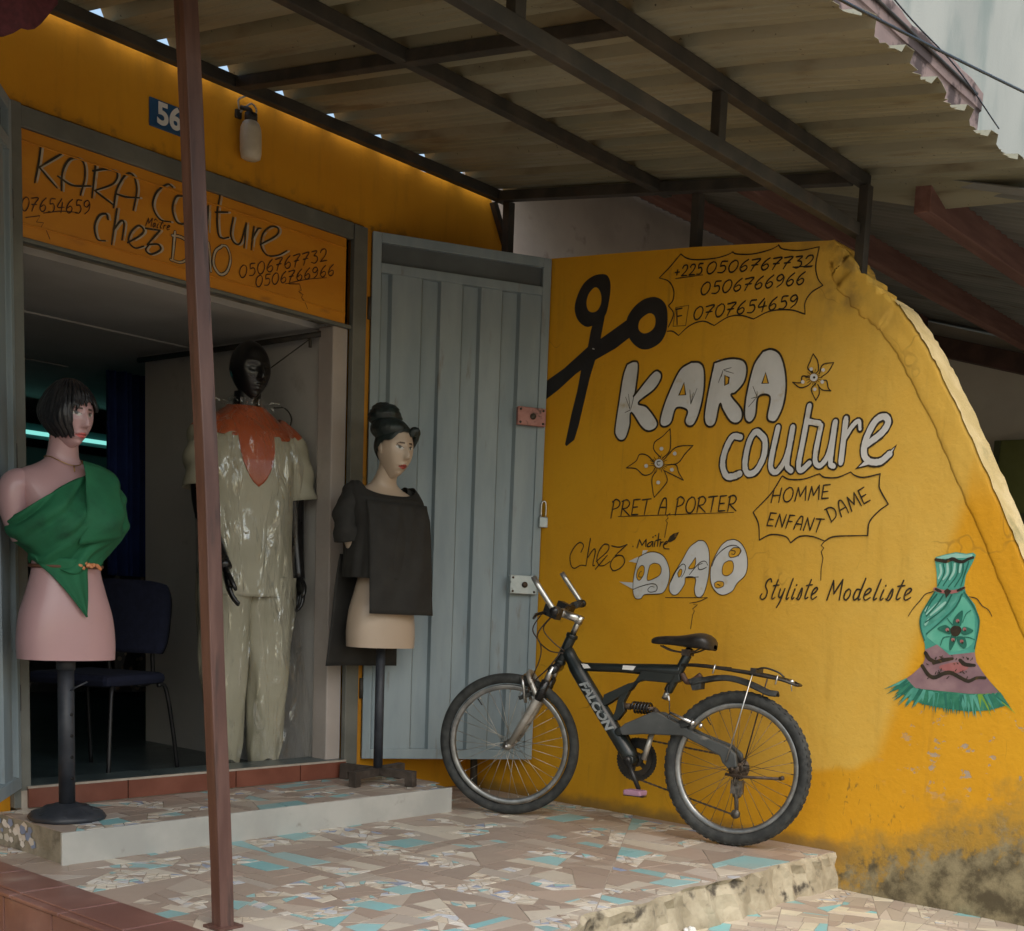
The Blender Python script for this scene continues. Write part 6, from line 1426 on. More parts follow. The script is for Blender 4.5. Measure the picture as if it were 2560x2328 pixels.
# --- pink mannequin with green wrap
pk = thing('dress_form_mannequin', 'pink half-body mannequin with black bob hair and green wrap on a round black stand', 'mannequin', (2.342,4.42,.118), (0,0,R(2)), 'shop mannequins')
ZB = .600
mb = MB(); fem_torso(mb, SK1, (1,0)); build_head(mb, (.0,-.030,.875), .232, R(10), R(4), SK1, LIP1, (.03,.018,.015), (.03,.018,.012))
mb.V = [(x, y, z+ZB) for x, y, z in mb.V]; obj('body', mb, pinkskin, pk, local=True)
hair_m = M('black_wig_hair', (.006,.006,.008), (.022,.02,.022), .36, ns=3, stretch=(14,14,1.5), bump=.5, bs=30)
def bob(mb, c, h, yaw, tilt):
    rot = Matrix.Rotation(yaw,3,'Z') @ Matrix.Rotation(tilt,3,'X'); n, m = 220, 60; rs = random.Random(5); jag = [rs.uniform(-1,1) for _ in range(n)]; jag = [ (jag[j]+jag[j-1]+jag[(j+1)%n])/2 for j in range(n)]
    P = []
    for i in range(m+1):
        row = []
        for j in range(n):
            a = (j/n*2-1)*math.pi; aa = abs(a)
            end = .17+.075*jag[j]+.05*math.sin(a*2.2+.5) if aa < .50 else (.16-.50*sstep(.50,.80,aa)+.03*jag[j])       # fringe, then side lengths
            end = min(end, .25); end = end if aa < 2.3 else end-.05*sstep(2.3,2.9,aa); end = max(end, .10-.42*sstep(1.5,2.4,aa)) if a > 0 else end
            zt = .5-(.5-end)*(i/m); t = math.acos(max(-1,min(1,zt/.5)))
            X, Y, Z = head_pt(t, a); k = 1.075+.075*sstep(.1,.6,i/m)+.012*math.sin(a*37)+.008*math.sin(a*61+i*.2)
            if aa > .6: k += .10*g(Z+.15,.2)*sstep(.6,1.2,aa); k += .06*sstep(1.6,2.6,aa)*g(Z-.1,.25)
            if aa > .7 and Z < -.12: X *= 1-.10*sstep(-.12,-.36,Z); Y -= .05*sstep(-.15,-.34,Z)*sstep(2.0,.8,aa)
            row.append(Vector(c)+rot @ Vector((X*k*h, Y*k*h, max(Z*1.05,Z)*h+ .004*math.sin(a*29))))
        P.append(row)
    mb.grid(P, cv=True)
mb = MB(); bob(mb, (0,-.030,.875), .232, R(10), R(4)); mb.V = [(x,y,z+ZB) for x,y,z in mb.V]; obj('hair', mb, hair_m, pk, local=True, solid=.006)
green = M('green_cotton_cloth', (.008,.105,.045), (.014,.15,.065), .8, ns=5, bump=.15, bs=160, extra=((.004,.06,.028),9,.55,.8))
def wrap():
    mb = MB(); n, m = 110, 46; P = []
    body = lambda z: interp(FEM, z)
    for i in range(m+1):
        row = []
        for j in range(n):
            a = 2*math.pi*j/n; sx, fy = math.sin(a), math.cos(a)      # a=0 front, +pi/2 her left
            u_ = (sx+1)/2; zt = .50+.195*(1-(1-u_)**2.2)+.012*(fy < 0)*0; zb = .335+.022*max(0,sx)-.01*fy+.008*math.sin(a*7)
            s_ = i/m; z = zt+(zb-zt)*s_
            cx, cy, rx, rf, rb, e = body(z); rx += .034*(1-sstep(.3,.9,s_)); rl = rx
            if sx > 0:
                rl = rx+(.070*g(s_-.60,.30))*sx**1.2-.02*(1-sstep(0,.35,s_))*sx; 
            else: rl = rx+.045*g(s_-.30,.38)*abs(sx)
            bu = 0
            for q in (-1,1): bu += .050*g(rl*sx-q*.08,.07)*g(z-.50,.075)
            ry = (rf+.016+bu) if fy > 0 else rb+.016
            fq = .35+.65*max(0,fy); fold = fq*1.5*(.0065*math.sin(9*(s_*1.5+.55*sx)+2*fy)*sstep(0,.2,s_)+.0045*math.sin(22*(s_+.33*sx)+1.3)+.0022*math.sin(41*(s_+.4*sx)))
            kx = 1+fold/max(.08,rl); ky = 1+fold/max(.06,ry)
            row.append((sx*rl*kx, cy-fy*ry*ky, z+ZB+.01*math.sin(a*3)*s_))
        P.append(row)
    mb.grid(P, cv=True)
    # crossed upper flap with hard folds over the chest and shoulder
    Q = []
    for i in range(19):
        s_ = i/18; row = []
        for j in range(15):
            u = j/14; x = .02+.135*u-.05*s_*(1-u); z = .715-.02*u-.30*s_+.06*u*s_
            cx, cy, rx, rf, rb, e = body(max(.34,min(.70,z))); ry = rf+.030+.052*g(x-.085,.075)*g(z-.5,.085); rx += .06
            y = -ry*math.sqrt(max(.02, 1-min(.98,(x/(rx+.01))**2)))-.006*math.sin(s_*14+u*5)-.012*abs(math.sin(s_*6.3+u*1.2))
            row.append((x, y, z+ZB))
        Q.append(row)
    mb.grid(Q)
    T = []                                                                   # hanging tail at her right waist
    for i in range(15):
        s_ = i/14; wv = .082*(1-s_)**.9+.002; c = -.058+.062*s_; z = .365-.205*s_; row = []
        for j in range(13):
            u = j/12*2-1; x = c+wv*u; rx, rf = interp(FEM, max(0.02,z))[2:4]
            y = -rf*math.sqrt(max(.05,1-min(.95,(x/rx)**2)))-.016-.008*math.sin(u*5+.6)*(1-s_*.5); row.append((x, y, z+ZB))
        T.append(row)
    mb.grid(T)
    return mb
obj('green_wrap', wrap(), green, pk, local=True, solid=.003)
mb = MB(); pts = []
for j in range(40):
    a = 2*math.pi*j/40; cx, cy, rx, rf, rb, e = interp(FEM, .335); pts.append((math.sin(a)*(rx+.006), -math.cos(a)*(rf+.006 if math.cos(a)>0 else rb+.006), .338+ZB+.004*math.sin(a)))
mb.tube(pts, .007, 6, closed=True); obj('belt', mb, M('brown_leather',(.10,.04,.02)), pk, local=True)
mb = MB(); rs = random.Random(3)
for k in range(9): mb.ell((-.012+k*.009+rs.uniform(-.004,.004), -.112-rs.uniform(0,.008), .346+ZB+rs.uniform(-.009,.010)-(k*.001)), (.011,.006,.007), Euler((0,rs.uniform(-1,1),0)).to_matrix(), 8, 6)
obj('brooch', mb, M('orange_flower_trim',(.55,.16,.05),(.68,.33,.16),.6,ns=40), pk, local=True)
mb = MB(); pts = [(.062*math.sin(a), .012-.066*math.cos(a), .725+ZB-.028*max(0,math.cos(a))**2) for a in np.linspace(-2.6,2.6,40)]; mb.tube(pts, .0016, 6); mb.tube([(0,-.058,.697+ZB),(-.002,-.066,.675+ZB)], .0022, 6)
obj('necklace', mb, M('gold_chain',(.42,.25,.07),(.5,.33,.12),.35,metal=.8), pk, local=True)
mb = MB(); mb.tube([(0,.01,.05),(0,.01,.62)], .0285, 20); mb.tube([(0,.01,.56),(0,.01,.60)], .033, 20); mb.tube([(.0,-.016,.485),(.052,-.045,.518)], .0035, 6)
obj('stand_pole', mb, iron_b, pk, local=True)
mb = MB()
for z in (.155,.235,.315,.395): mb = MB(); mb.tube([(.004,-.016,z),(.0045,-.0192,z)], .0065, 10); obj('pole_hole', mb, M('hole_black',(.002,.002,.002)), pk, local=True)
mb = MB(); pr = [(0,.058),(.040,.058),(.050,.050),(.078,.047),(.092,.034),(.118,.029),(.132,.016),(.136,.008),(.132,.0)]
mb.grid([[((1+.012*math.cos(a*8))*r*math.cos(a), .01+(1+.012*math.cos(a*8))*r*math.sin(a), z+.002) for a in np.linspace(0,2*math.pi,48,endpoint=False)] for r, z in pr], cv=True)
for k in range(8):
    a = k*math.pi/4+.2; mb.bar((.045*math.cos(a),.01+.045*math.sin(a),.047),(.122*math.cos(a),.01+.122*math.sin(a),.026),.012,.009)
obj('stand_base', mb, iron_b, pk, local=True)

# --- mannequin in the dark tunic
SK2, LIP2 = (.48,.38,.29), (.33,.045,.035)
md = thing('dress_form_mannequin', 'cream half-body mannequin with dark bun, in a charcoal tunic on a cross-foot stand', 'mannequin', (3.897,4.484,.118), (0,0,R(-5)), 'shop mannequins')
ZB = .648
def hairpaint(X, Y, Z, c):
    a = math.atan2(abs(X), -Y); line = .285-.17*sstep(.35,1.1,a)-.20*sstep(1.3,2.0,a)-.15*sstep(2,2.8,a)
    k = sstep(line-.022, line+.03, Z); d = (.008,.018,.018); return tuple(c[i]*(1-k)+d[i]*k for i in range(3))
mb = MB(); fem_torso(mb, SK2, (1,1)); hr = build_head(mb, (0,-.030,.858), .248, R(2), R(3), SK2, LIP2, (.05,.03,.02), (.08,.10,.06), cap=hairpaint)
mb.V = [(x*.98, y*.98-.042*sstep(.68,.80,z), z*1.06+ZB) for x, y, z in mb.V]; obj('body', mb, mat_attr('cream_mannequin_skin', .32, .14, (.26,.19,.13), .04, 12, coat=.2), md, local=True)
mb = MB(); cH = Vector((0,-.072,.858*1.06+ZB)); H_ = .252; P = []
for i in range(31):
    row = []
    for j in range(72):
        a = (j/72*2-1)*math.pi; aa = abs(a); line = .30-.17*sstep(.35,1.1,aa)-.20*sstep(1.3,2.0,aa)-.15*sstep(2,2.8,aa); zt = .5-(.5-line)*i/30; t = math.acos(max(-1,min(1,zt/.5)))
        X, Y, Z = head_pt(t, a); k = 1.03+.07*math.sin(math.pi*min(1,(1-i/30)+.12))*1.0+.006*math.sin(a*40+i*.5)
        row.append(cH+hr @ Vector((X*k*H_, Y*k*H_, Z*(1.0+.08*(k-1))*H_*1.02)))
    P.append(row)
mb.grid(P, cv=True); updo = M('dark_updo_hair',(.007,.013,.013),(.02,.032,.03),.42,ns=4,stretch=(8,8,3),bump=.4,bs=40)
obj('hair', mb, updo, md, local=True)
mb = MB(); P = []
for i in range(25):
    t = math.pi*i/24; row = []
    for j in range(36):
        a = 2*math.pi*j/36; k = 1+.05*math.sin(a*2+t*5)+.03*math.sin(t*18+a*2); row.append(cH+hr @ Vector((.078*math.sin(t)*math.cos(a)*k-.018, .076*math.sin(t)*math.sin(a)*k+.060, .062*math.cos(t)*k+.142)))
    P.append(row)
mb.grid(P, cv=True); mb.ell(cH+hr @ Vector((-.02,.02,.085)), (.085,.095,.055), None, 24, 16)
obj('hair_bun', mb, updo, md, local=True)
mb = MB(); mb.ell(cH+hr @ Vector((.040,-.078,.082)), (.022,.018,.026), Euler((.3,.5,0)).to_matrix(), 14, 10); mb.tube(crom([cH+hr @ Vector(v) for v in ((.030,-.074,.085),(.050,-.086,.090),(.062,-.076,.066),(.068,-.055,.030),(.070,-.03,.0))],5), [.008]+[.015]*8+[.013,.012,.011,.010,.009,.008,.007,.006,.005,.004,.003,.003], 12); obj('hair_curl', mb, updo, md, local=True)
cloth2 = M('charcoal_cloth', (.018,.017,.015), (.028,.027,.024), .85, ns=7, bump=.12, bs=180)
def tunic():
    mb = MB(); n, m = 96, 50; K = [(.30,0,-.005,.192,.135,.12,2.7),(.45,0,-.005,.186,.140,.115,2.7),(.56,0,-.003,.190,.135,.108,2.8),(.64,0,.0,.196,.108,.096,2.8),(.672,0,.006,.186,.088,.086,2.6),(.690,0,.008,.168,.076,.078,2.5)]
    def fl(p, a, z, t):
        sx = math.sin(a); f_ = .006*math.sin(a*9+z*6)*(1-t)+.004*math.sin(a*15-z*9)*(1-t); p.x *= 1+f_*4; p.y *= 1+f_*5
        p.z += (.022*abs(sx)**3-.030*max(0,math.cos(a)))*sstep(.86,1,t)
        return Vector((p.x, p.y, p.z*1.06+ZB))
    loft(mb, K, n, m, fn=fl, capb=False, capt=False)
    # front and back panels below the waist
    for sgn, z1, wv in ((-1,.150,.184),(1,-.09,.205)):
        P = []
        for i in range(21):
            s_ = i/20; row = []
            for j in range(25):
                u = j/24*2-1; z0_ = .630 if sgn < 0 else .40; z = z0_+(z1-z0_)*s_; x = u*(.170+(wv-.170)*s_)+(.020*s_ if sgn < 0 else -.03*s_); yb = -.146+.026*(1-sstep(0,.16,s_)) if sgn < 0 else .118; y = yb*(1-.16*abs(u)**3)+sgn*.006*s_+.010*math.sin(u*5+s_*3+.5)*s_*(1-.4*s_)+.004*math.sin(u*13+s_*7)*(1-s_)
                row.append((x, y, z*1.06+ZB))
            P.append(row)
        mb.grid(P)
    for s_ in (-1,1):
        path = crom([(s_*.12,.010,.688),(s_*.160,.012,.664),(s_*.186,.014,.600),(s_*.196,.014,.53),(s_*.182,.014,.455)],6); k = len(path); nf = len(mb.V)
        mb.tube(path, [(.036+.030*sstep(0,.55,i/k)+.004*sstep(.6,.9,i/k)+.003*math.sin(i*1.3))*(.84 if s_ < 0 else .70) for i in range(k)], 24, cap=False)
        for q in range(nf, len(mb.V)):
            v = mb.V[q]; mb.V[q] = (v[0]+.005*math.sin(v[2]*60+v[1]*40), v[1]*1.05+.005*math.sin(v[2]*47), v[2]*1.06+ZB)
    return mb
obj('tunic', tunic(), cloth2, md, local=True, solid=.003)
mb = MB(); mb.tube([(0,.0,.045),(0,.0,ZB+.02)], .022, 16); obj('stand_pole', mb, iron_b, md, local=True)
wood_d = M('dark_worn_timber',(.035,.026,.02),(.075,.058,.046),.7,ns=6,stretch=(3,3,3),bump=.3,bs=40)
mb = MB(); rot = Matrix.Rotation(R(20),3,'Z')
for dx, dy in ((1,0),(-1,0),(0,1),(0,-1)):
    d = rot @ Vector((dx,dy,0)); e = rot @ Vector((-dy,dx,0)); c = d*.10; mb.obox((c.x,c.y,.056+.002*dx), d*.105, e*.020, (0,0,.019)); q = d*.185; mb.obox((q.x,q.y,.0195), d*.022, e*.0195, (0,0,.0185))
obj('stand_base', mb, wood_d, md, local=True, bevel=.002)

# --- black male mannequin in beige tunic under plastic
SK3 = (.006,.006,.007)
mm = thing('standing_mannequin', 'glossy black full-length mannequin in plastic-wrapped beige tunic with orange yoke', 'mannequin', (3.505,4.985,.118), (0,0,R(-15)), 'shop mannequins')
MAL = [(.98,0,0,.155,.105,.115,2.3),(1.10,0,0,.145,.100,.105,2.3),(1.25,0,0,.155,.108,.107,2.4),(1.46,0,0,.175,.118,.110,2.5),(1.58,0,.004,.175,.098,.098,2.5),(1.645,0,.012,.13,.072,.080,2.3),(1.68,0,.016,.085,.062,.066,2.1),(1.71,0,.012,.064,.060,.062,2),(1.77,0,0,.060,.058,.060,2)]
bk = mat_attr('glossy_black_mannequin', .18, .04, (.05,.05,.05), 0, spec=.6)
def hand(mb, w_, down, palm_n, th):
    """relaxed hand: wrist w_, pointing along down, palm normal palm_n, thumb side th"""
    d, p, t = Vector(down).normalized(), Vector(palm_n).normalized(), Vector(th).normalized(); w_ = Vector(w_)
    rot = Matrix((t, p, -d)).transposed(); mb.ell(w_+d*.048, (.040,.017,.056), rot, 16, 12)
    for k, (off, L_) in enumerate(((.030,.078),(.011,.088),(-.010,.082),(-.029,.064))):
        b = w_+d*.088+t*off; path = [b, b+d*L_*.42+p*.006, b+d*L_*.75+p*.018, b+d*L_*.97+p*.034]; mb.tube(crom(path,4), [.0095]*4+[.0088]*4+[.0078]*4+[.0055], 10)
    b = w_+d*.030+t*.032; mb.tube(crom([b, b+d*.022+t*.022+p*.006, b+d*.050+t*.028+p*.014, b+d*.070+t*.022+p*.022],4), [.012]*5+[.0105]*5+[.009,.008,.006], 10)
mb = MB(); loft(mb, MAL, 48, 60)
for s_ in (-1,1):
    arm = crom([(s_*.14,.01,1.60),(s_*.19,.01,1.55),(s_*.220,.012,1.38),(s_*.236,.015,1.20),(s_*.243,.0,1.08),(s_*.246,-.03,.94)],6); k = len(arm)
    if s_ < 0: arm = crom([(-.14,.01,1.60),(-.182,.01,1.55),(-.202,-.005,1.38),(-.208,-.04,1.22),(-.190,-.13,1.08),(-.165,-.205,.965)],6); k = len(arm)
    mb.tube(arm, [.058-.004*i/k-.026*sstep(.3,1,i/k) for i in range(k)], 18); hand(mb, (.246,-.03,.955) if s_ > 0 else (-.165,-.20,.972), (s_*.02,-.10,-1) if s_ > 0 else (.05,-.25,-1), (-s_,-.1,0), (s_*.15,-1,-.1))
    leg = crom([(s_*.075,0,.99),(s_*.08,-.005,.75),(s_*.085,.0,.52),(s_*.088,.012,.30),(s_*.09,.02,.10)],6); k = len(leg); mb.tube(leg, [.076-.040*i/k+.012*g(i/k-.62,.12) for i in range(k)], 18)
    mb.tube(crom([(s_*.09,.05,.055),(s_*.091,-.02,.05),(s_*.096,-.12,.035),(s_*.098,-.19,.022)],5), [.032,.04,.043,.044,.043,.042,.041,.040,.039,.038,.036,.034,.03,.026,.02,.012], 16, flat=.8)
build_head(mb, (0,-.028,1.865), .262, R(10), R(2), SK3, SK3, SK3, SK3, fem=False)
for q in range(len(mb.F)): mb.cols[q] = SK3
mb.V = [(x,y,z*1.0+.01) for x,y,z in mb.V]; obj('body', mb, bk, mm, local=True)
cl = NT('beige_satin_cloth'); k = cl.mix(cl.ramp(cl.noise(4,5),.3,.7),(.31,.295,.215),(.37,.35,.265)); cl.col(k); cl.set(Roughness=.65,Coat_Weight=.08,Coat_Roughness=.3); cl.bump(cl.mth('ADD',cl.noise(6,3,stretch=(1.6,1.6,.35),dist=.6),cl.mth('MULTIPLY',cl.noise(220,2),.06)),.42,.016); cl = cl.m
def fold(p, a, z, t, amp=.010, fr=7):
    f_ = amp*(math.sin(a*fr+z*7)+.6*math.sin(a*(fr+6)-z*11+1)+.5*math.sin(a*3+z*19)); return Vector((p.x*(1+f_*2.4), p.y*(1+f_*3.2), p.z))
TU = [(.855,0,0,.214,.150,.140,2.6),(.95,0,0,.210,.150,.140,2.6),(1.10,0,0,.204,.145,.138,2.6),(1.28,0,0,.206,.145,.135,2.6),(1.46,0,0,.212,.142,.130,2.7),(1.58,0,.004,.200,.118,.115,2.6),(1.655,0,.012,.150,.092,.096,2.4),(1.700,0,.015,.100,.078,.082,2.2),(1.712,0,.015,.086,.074,.078,2.1)]
mb = MB(); loft(mb, TU, 96, 60, fn=lambda p,a,z,t: fold(p,a,z,t,.008*(1-t*.7)), capb=False, capt=False)
for s_ in (-1,1):
    path = crom([(s_*.12,.01,1.640),(s_*.180,.01,1.590),(s_*.222,.010,1.48),(s_*.250,.004,1.315)],6) if s_ > 0 else crom([(-.12,.01,1.640),(-.168,.01,1.590),(-.195,.0,1.48),(-.205,-.02,1.33)],6); k = len(path); nf = len(mb.V)
    mb.tube(path, [.050+.034*sstep(0,.5,i/k)+.004*math.sin(i*1.1) for i in range(k)], 28, cap=False)
    for q in range(nf,len(mb.V)): v = mb.V[q]; mb.V[q] = (v[0]+.006*math.sin(v[2]*50+v[1]*35), v[1]*1.12, v[2])
for q in range(len(mb.F)):
    zf = sum(mb.V[v][2] for v in mb.F[q])/len(mb.F[q]); xf = abs(sum(mb.V[v][0] for v in mb.F[q])/len(mb.F[q]))
    if zf > 1.585+.012*math.sin(q*.7)+.35*max(0,xf-.215) and xf > .09: mb.mi[q] = 1
yoke_m = M('orange_brown_satin',(.33,.065,.018),(.42,.095,.03),.5,ns=6,coat=.3,bump=.2,bs=12)
obj('tunic', mb, [cl, yoke_m], mm, local=True, solid=.003)
mb = MB(); P = []; n = 120
for i in range(31):
    s_ = i/30; row = []
    for j in range(n):
        a = 2*math.pi*j/n; fr_ = math.cos(a); aa = abs(math.atan2(math.sin(a), math.cos(a)))
        zt = 1.716; low = 1.575-.012*math.sin(aa*9)+.02*math.sin(aa*2); low -= .225*max(0,1-aa/.30)**.55 if aa < .30 else 0; low -= .03*max(0,1-abs(aa-.62)/.3); low = low if aa < 1.9 else 1.655
        z = zt+(low-zt)*s_; cx,cy,rx,rf,rb,e = interp(TU, min(1.712,z)); px = math.copysign(abs(math.sin(a))**(2/e),math.sin(a))*(rx+.0)
        py = -math.copysign(abs(fr_)**(2/e),fr_)*((rf if fr_>0 else rb)); f_ = .008*(1-(min(z,1.71)-.855)/.857*.7); p = fold(Vector((px,py+cy,z)), a, z, 0, f_); row.append(Vector((p.x*1.03+.001*math.sin(a), p.y*1.035, z)))
    P.append(row)
mb.grid(P, cv=True); obj('yoke', mb, yoke_m, mm, local=True, solid=.003)
mb = MB()
for s_ in (-1,1):
    LG = [(.03,s_*.096,.01,.066,.075,.072,2.2),(.12,s_*.096,.012,.074,.08,.078,2.3),(.35,s_*.098,.005,.088,.095,.092,2.3),(.60,s_*.100,0,.108,.112,.11,2.3),(.84,s_*.100,0,.122,.13,.125,2.4),(.95,s_*.100,0,.122,.135,.13,2.4)]
    loft(mb, LG, 60, 56, fn=lambda p,a,z,t,s_=s_: Vector((s_*.088+(p.x-s_*.088)*(1+.05*math.sin(a*5+z*9)+.04*math.sin(a*9-z*13)+.05*math.sin(z*34+a*2)*g(z-.12,.12)), p.y*(1+.06*math.sin(a*4+z*8+1)), z)), capb=False, capt=False)
obj('trousers', mb, cl, mm, local=True, solid=.003)
film = NT('clear_plastic_film'); mt = film.t; tr = mt.nodes.new('ShaderNodeBsdfTransparent'); gl = mt.nodes.new('ShaderNodeBsdfGlossy'); gl.inputs['Roughness'].default_value = .15; gl.inputs['Color'].default_value = (.9,.92,.9,1)
mx = mt.nodes.new('ShaderNodeMixShader'); lw = mt.nodes.new('ShaderNodeLayerWeight'); lw.inputs['Blend'].default_value = .25
bmp = mt.nodes.new('ShaderNodeBump'); bmp.inputs['Strength'].default_value = .9; bmp.inputs['Distance'].default_value = .03; film.l(film.noise(12,3,stretch=(1.3,1.3,.34),dist=1.3), bmp.inputs['Height'])
for q in (gl, lw): film.l(bmp.outputs[0], q.inputs['Normal'])
film._in(mx.inputs[0], film.mth('ADD', film.mth('MULTIPLY', lw.outputs['Fresnel'], .28), film.mth('MULTIPLY', film.ramp(film.mth('ADD', film.noise(12,4,stretch=(1.5,1.5,.30),dist=1.8), .02), .52, .66), .17), clamp=True)); film.l(tr.outputs[0], mx.inputs[1]); film.l(gl.outputs[0], mx.inputs[2]); film.l(mx.outputs[0], mt.nodes['Material Output'].inputs['Surface']); film = film.m
FB = [(.08,.09,0,.235,.12,.11,2.5),(.3,.06,0,.24,.15,.14,2.5),(.6,.03,0,.235,.168,.152,2.5),(.9,0,0,.222,.170,.158,2.5),(1.2,0,0,.222,.168,.152,2.5),(1.46,0,0,.262,.162,.146,2.5),(1.60,0,0,.225,.135,.128,2.4),(1.69,0,.01,.13,.10,.10,2.2),(1.725,0,.012,.076,.075,.076,2),(1.75,0,.012,.085,.085,.085,2)]
mb = MB(); loft(mb, FB, 110, 110, fn=lambda p,a,z,t: fold(p,a,z*1.3,t,.010,9), capb=False, capt=False)
for k in range(9):
    a = -1.9+k*.5; rs = random.Random(k); mb.tube(crom([(.07*math.sin(a),-.075*math.cos(a),1.725),(.12*math.sin(a),-.12*math.cos(a),1.728+rs.uniform(-.02,.02)),(.17*math.sin(a+.1),-.15*math.cos(a+.1),1.70+rs.uniform(-.02,.05))],4), [.003]*4+[.006]*4+[.001], 6, flat=.3)
obj('plastic_cover', mb, film, mm, local=True)
hg = tag(obj('wire_hanger', MB().tube(crom([(3.72,5.08,1.79),(3.80,5.10,1.76),(3.82,5.08,1.83),(3.76,5.05,1.87),(3.66,5.0,1.855)],6,False), .0035, 6), dark_steel, origin=(3.75,5.08,1.79)), 'bent dark wire hanger loop beside the black mannequin neck', 'hanger')

# ---------------------------------------------------------------- things inside the shop
ch = thing('office_chair', 'navy office chair with thin metal legs in the dark shop interior', 'chair', (3.02,5.42,.118), (0,0,R(24)))
navy = M('navy_fabric',(.006,.009,.028),(.01,.014,.04),.9,ns=30); tubm = M('dark_tube',(.02,.02,.022),(.04,.04,.042),.4,metal=.5)
mb = MB(); mb.box(-.22,.22,-.21,.21,.42,.475); obj('seat', mb, navy, ch, local=True, bevel=.025)
mb = MB(); P = []
for i in range(13):
    s_ = i/12; row = []
    for j in range(13):
        u = j/12*2-1; hw = .215*(1-.12*(abs(s_*2-1))**4); row.append((.205+.05*s_-.03*(1-u*u), hw*u, .56+.34*s_-.02*(abs(u)**4)*(s_ > .5)))
    P.append(row)
mb.grid(P); obj('backrest', mb, navy, ch, local=True, solid=.045)
for sx, sy in ((-1,-1),(-1,1),(1,-1),(1,1)):
    mb = MB(); mb.tube(crom([(sx*.16,sy*.20,.415),(sx*.20,sy*.215,.40),(sx*.235,sy*.23,.2),(sx*.26,sy*.24,.0)],5), .010, 8); obj('leg', mb, tubm, ch, local=True)
mb = MB()
for sy in (-1,1): mb.tube(crom([(.12,sy*.12,.41),(.23,sy*.12,.43),(.235,sy*.12,.56),(.25,sy*.12,.7)],5), .010, 8)
obj('back_frame', mb, tubm, ch, local=True)
mb = MB(); P = []
for i in range(2):
    P.append([(3.30+.00*i+.88*j/80, 6.62+.035*math.sin(j*.55)+.02*math.sin(j*.21), 2.2-1.22*i) for j in range(81)])
P = [[(a[0],a[1],2.20-1.16*t) for a in P[0]] for t in np.linspace(0,1,6)]
P = [[(x+.60 if False else 3.885+(x-3.30)*.36, y+.22, z) for x,y,z in r] for r in P]
mb.grid(P); tag(obj('blue_curtain', mb, M('deep_blue_cloth',(.02,.045,.22),(.03,.07,.30),.9,ns=6), origin=(3.98,6.8,1.1), solid=.003), 'deep blue curtain hanging in the inner doorway of the shop', 'curtain')
mb = MB(); mb.add([(3.93+.22*(j%5)/4,6.86+.01*((j*7)%3),.35+.78*(j//5)/4) for j in range(25)], [(r*5+c,r*5+c+1,r*5+c+6,r*5+c+5) for r in range(4) for c in range(4)])
pat = NT('patterned_fabric'); v = pat.t.nodes.new('ShaderNodeTexVoronoi'); v.inputs['Scale'].default_value = 24; pat.l(pat.obj, v.inputs['Vector']); pat.col(pat.mix(pat.ramp(v.outputs['Distance'],.28,.36),(.16,.12,.09),(.02,.02,.022)))
tag(obj('patterned_cloth', mb, pat.m, origin=(4.05,6.86,.4), solid=.01), 'dark patterned cloth hanging low beside the blue curtain', 'cloth')
tl = thing('tube_light', 'glowing turquoise tube light on the back wall of the shop', 'light', (4.1,8.5,2.02))
mb = MB(); mb.tube([(3.2,8.5,1.80),(5.2,8.5,2.36)] if False else [(3.2,8.6,1.985),(5.4,8.6,1.985)], .014, 10)
em = NT('turquoise_tube_glow'); em.col((.1,.3,.3)); em.set(Emission_Color=(.30,.95,.85,1), Emission_Strength=1.0); em.b.inputs['Emission Strength'].default_value = .55; obj('tube', mb, em.m, tl)
mb = MB(); mb.box(3.1,5.5,8.63,8.66,1.95,2.05); obj('fixture', mb, M('teal_fixture',(.05,.12,.12),(.08,.17,.17),.5), tl)
mb = MB(); mb.box(2.6,5.5,8.7,9.3,1.45,1.90); tag(obj('back_cabinet', mb, M('teal_grey_cabinet',(.07,.12,.125),(.10,.16,.16),.5,ns=2), origin=(4,9,1.45), bevel=.01), 'dim teal-grey cupboard under the turquoise tube light', 'cupboard')

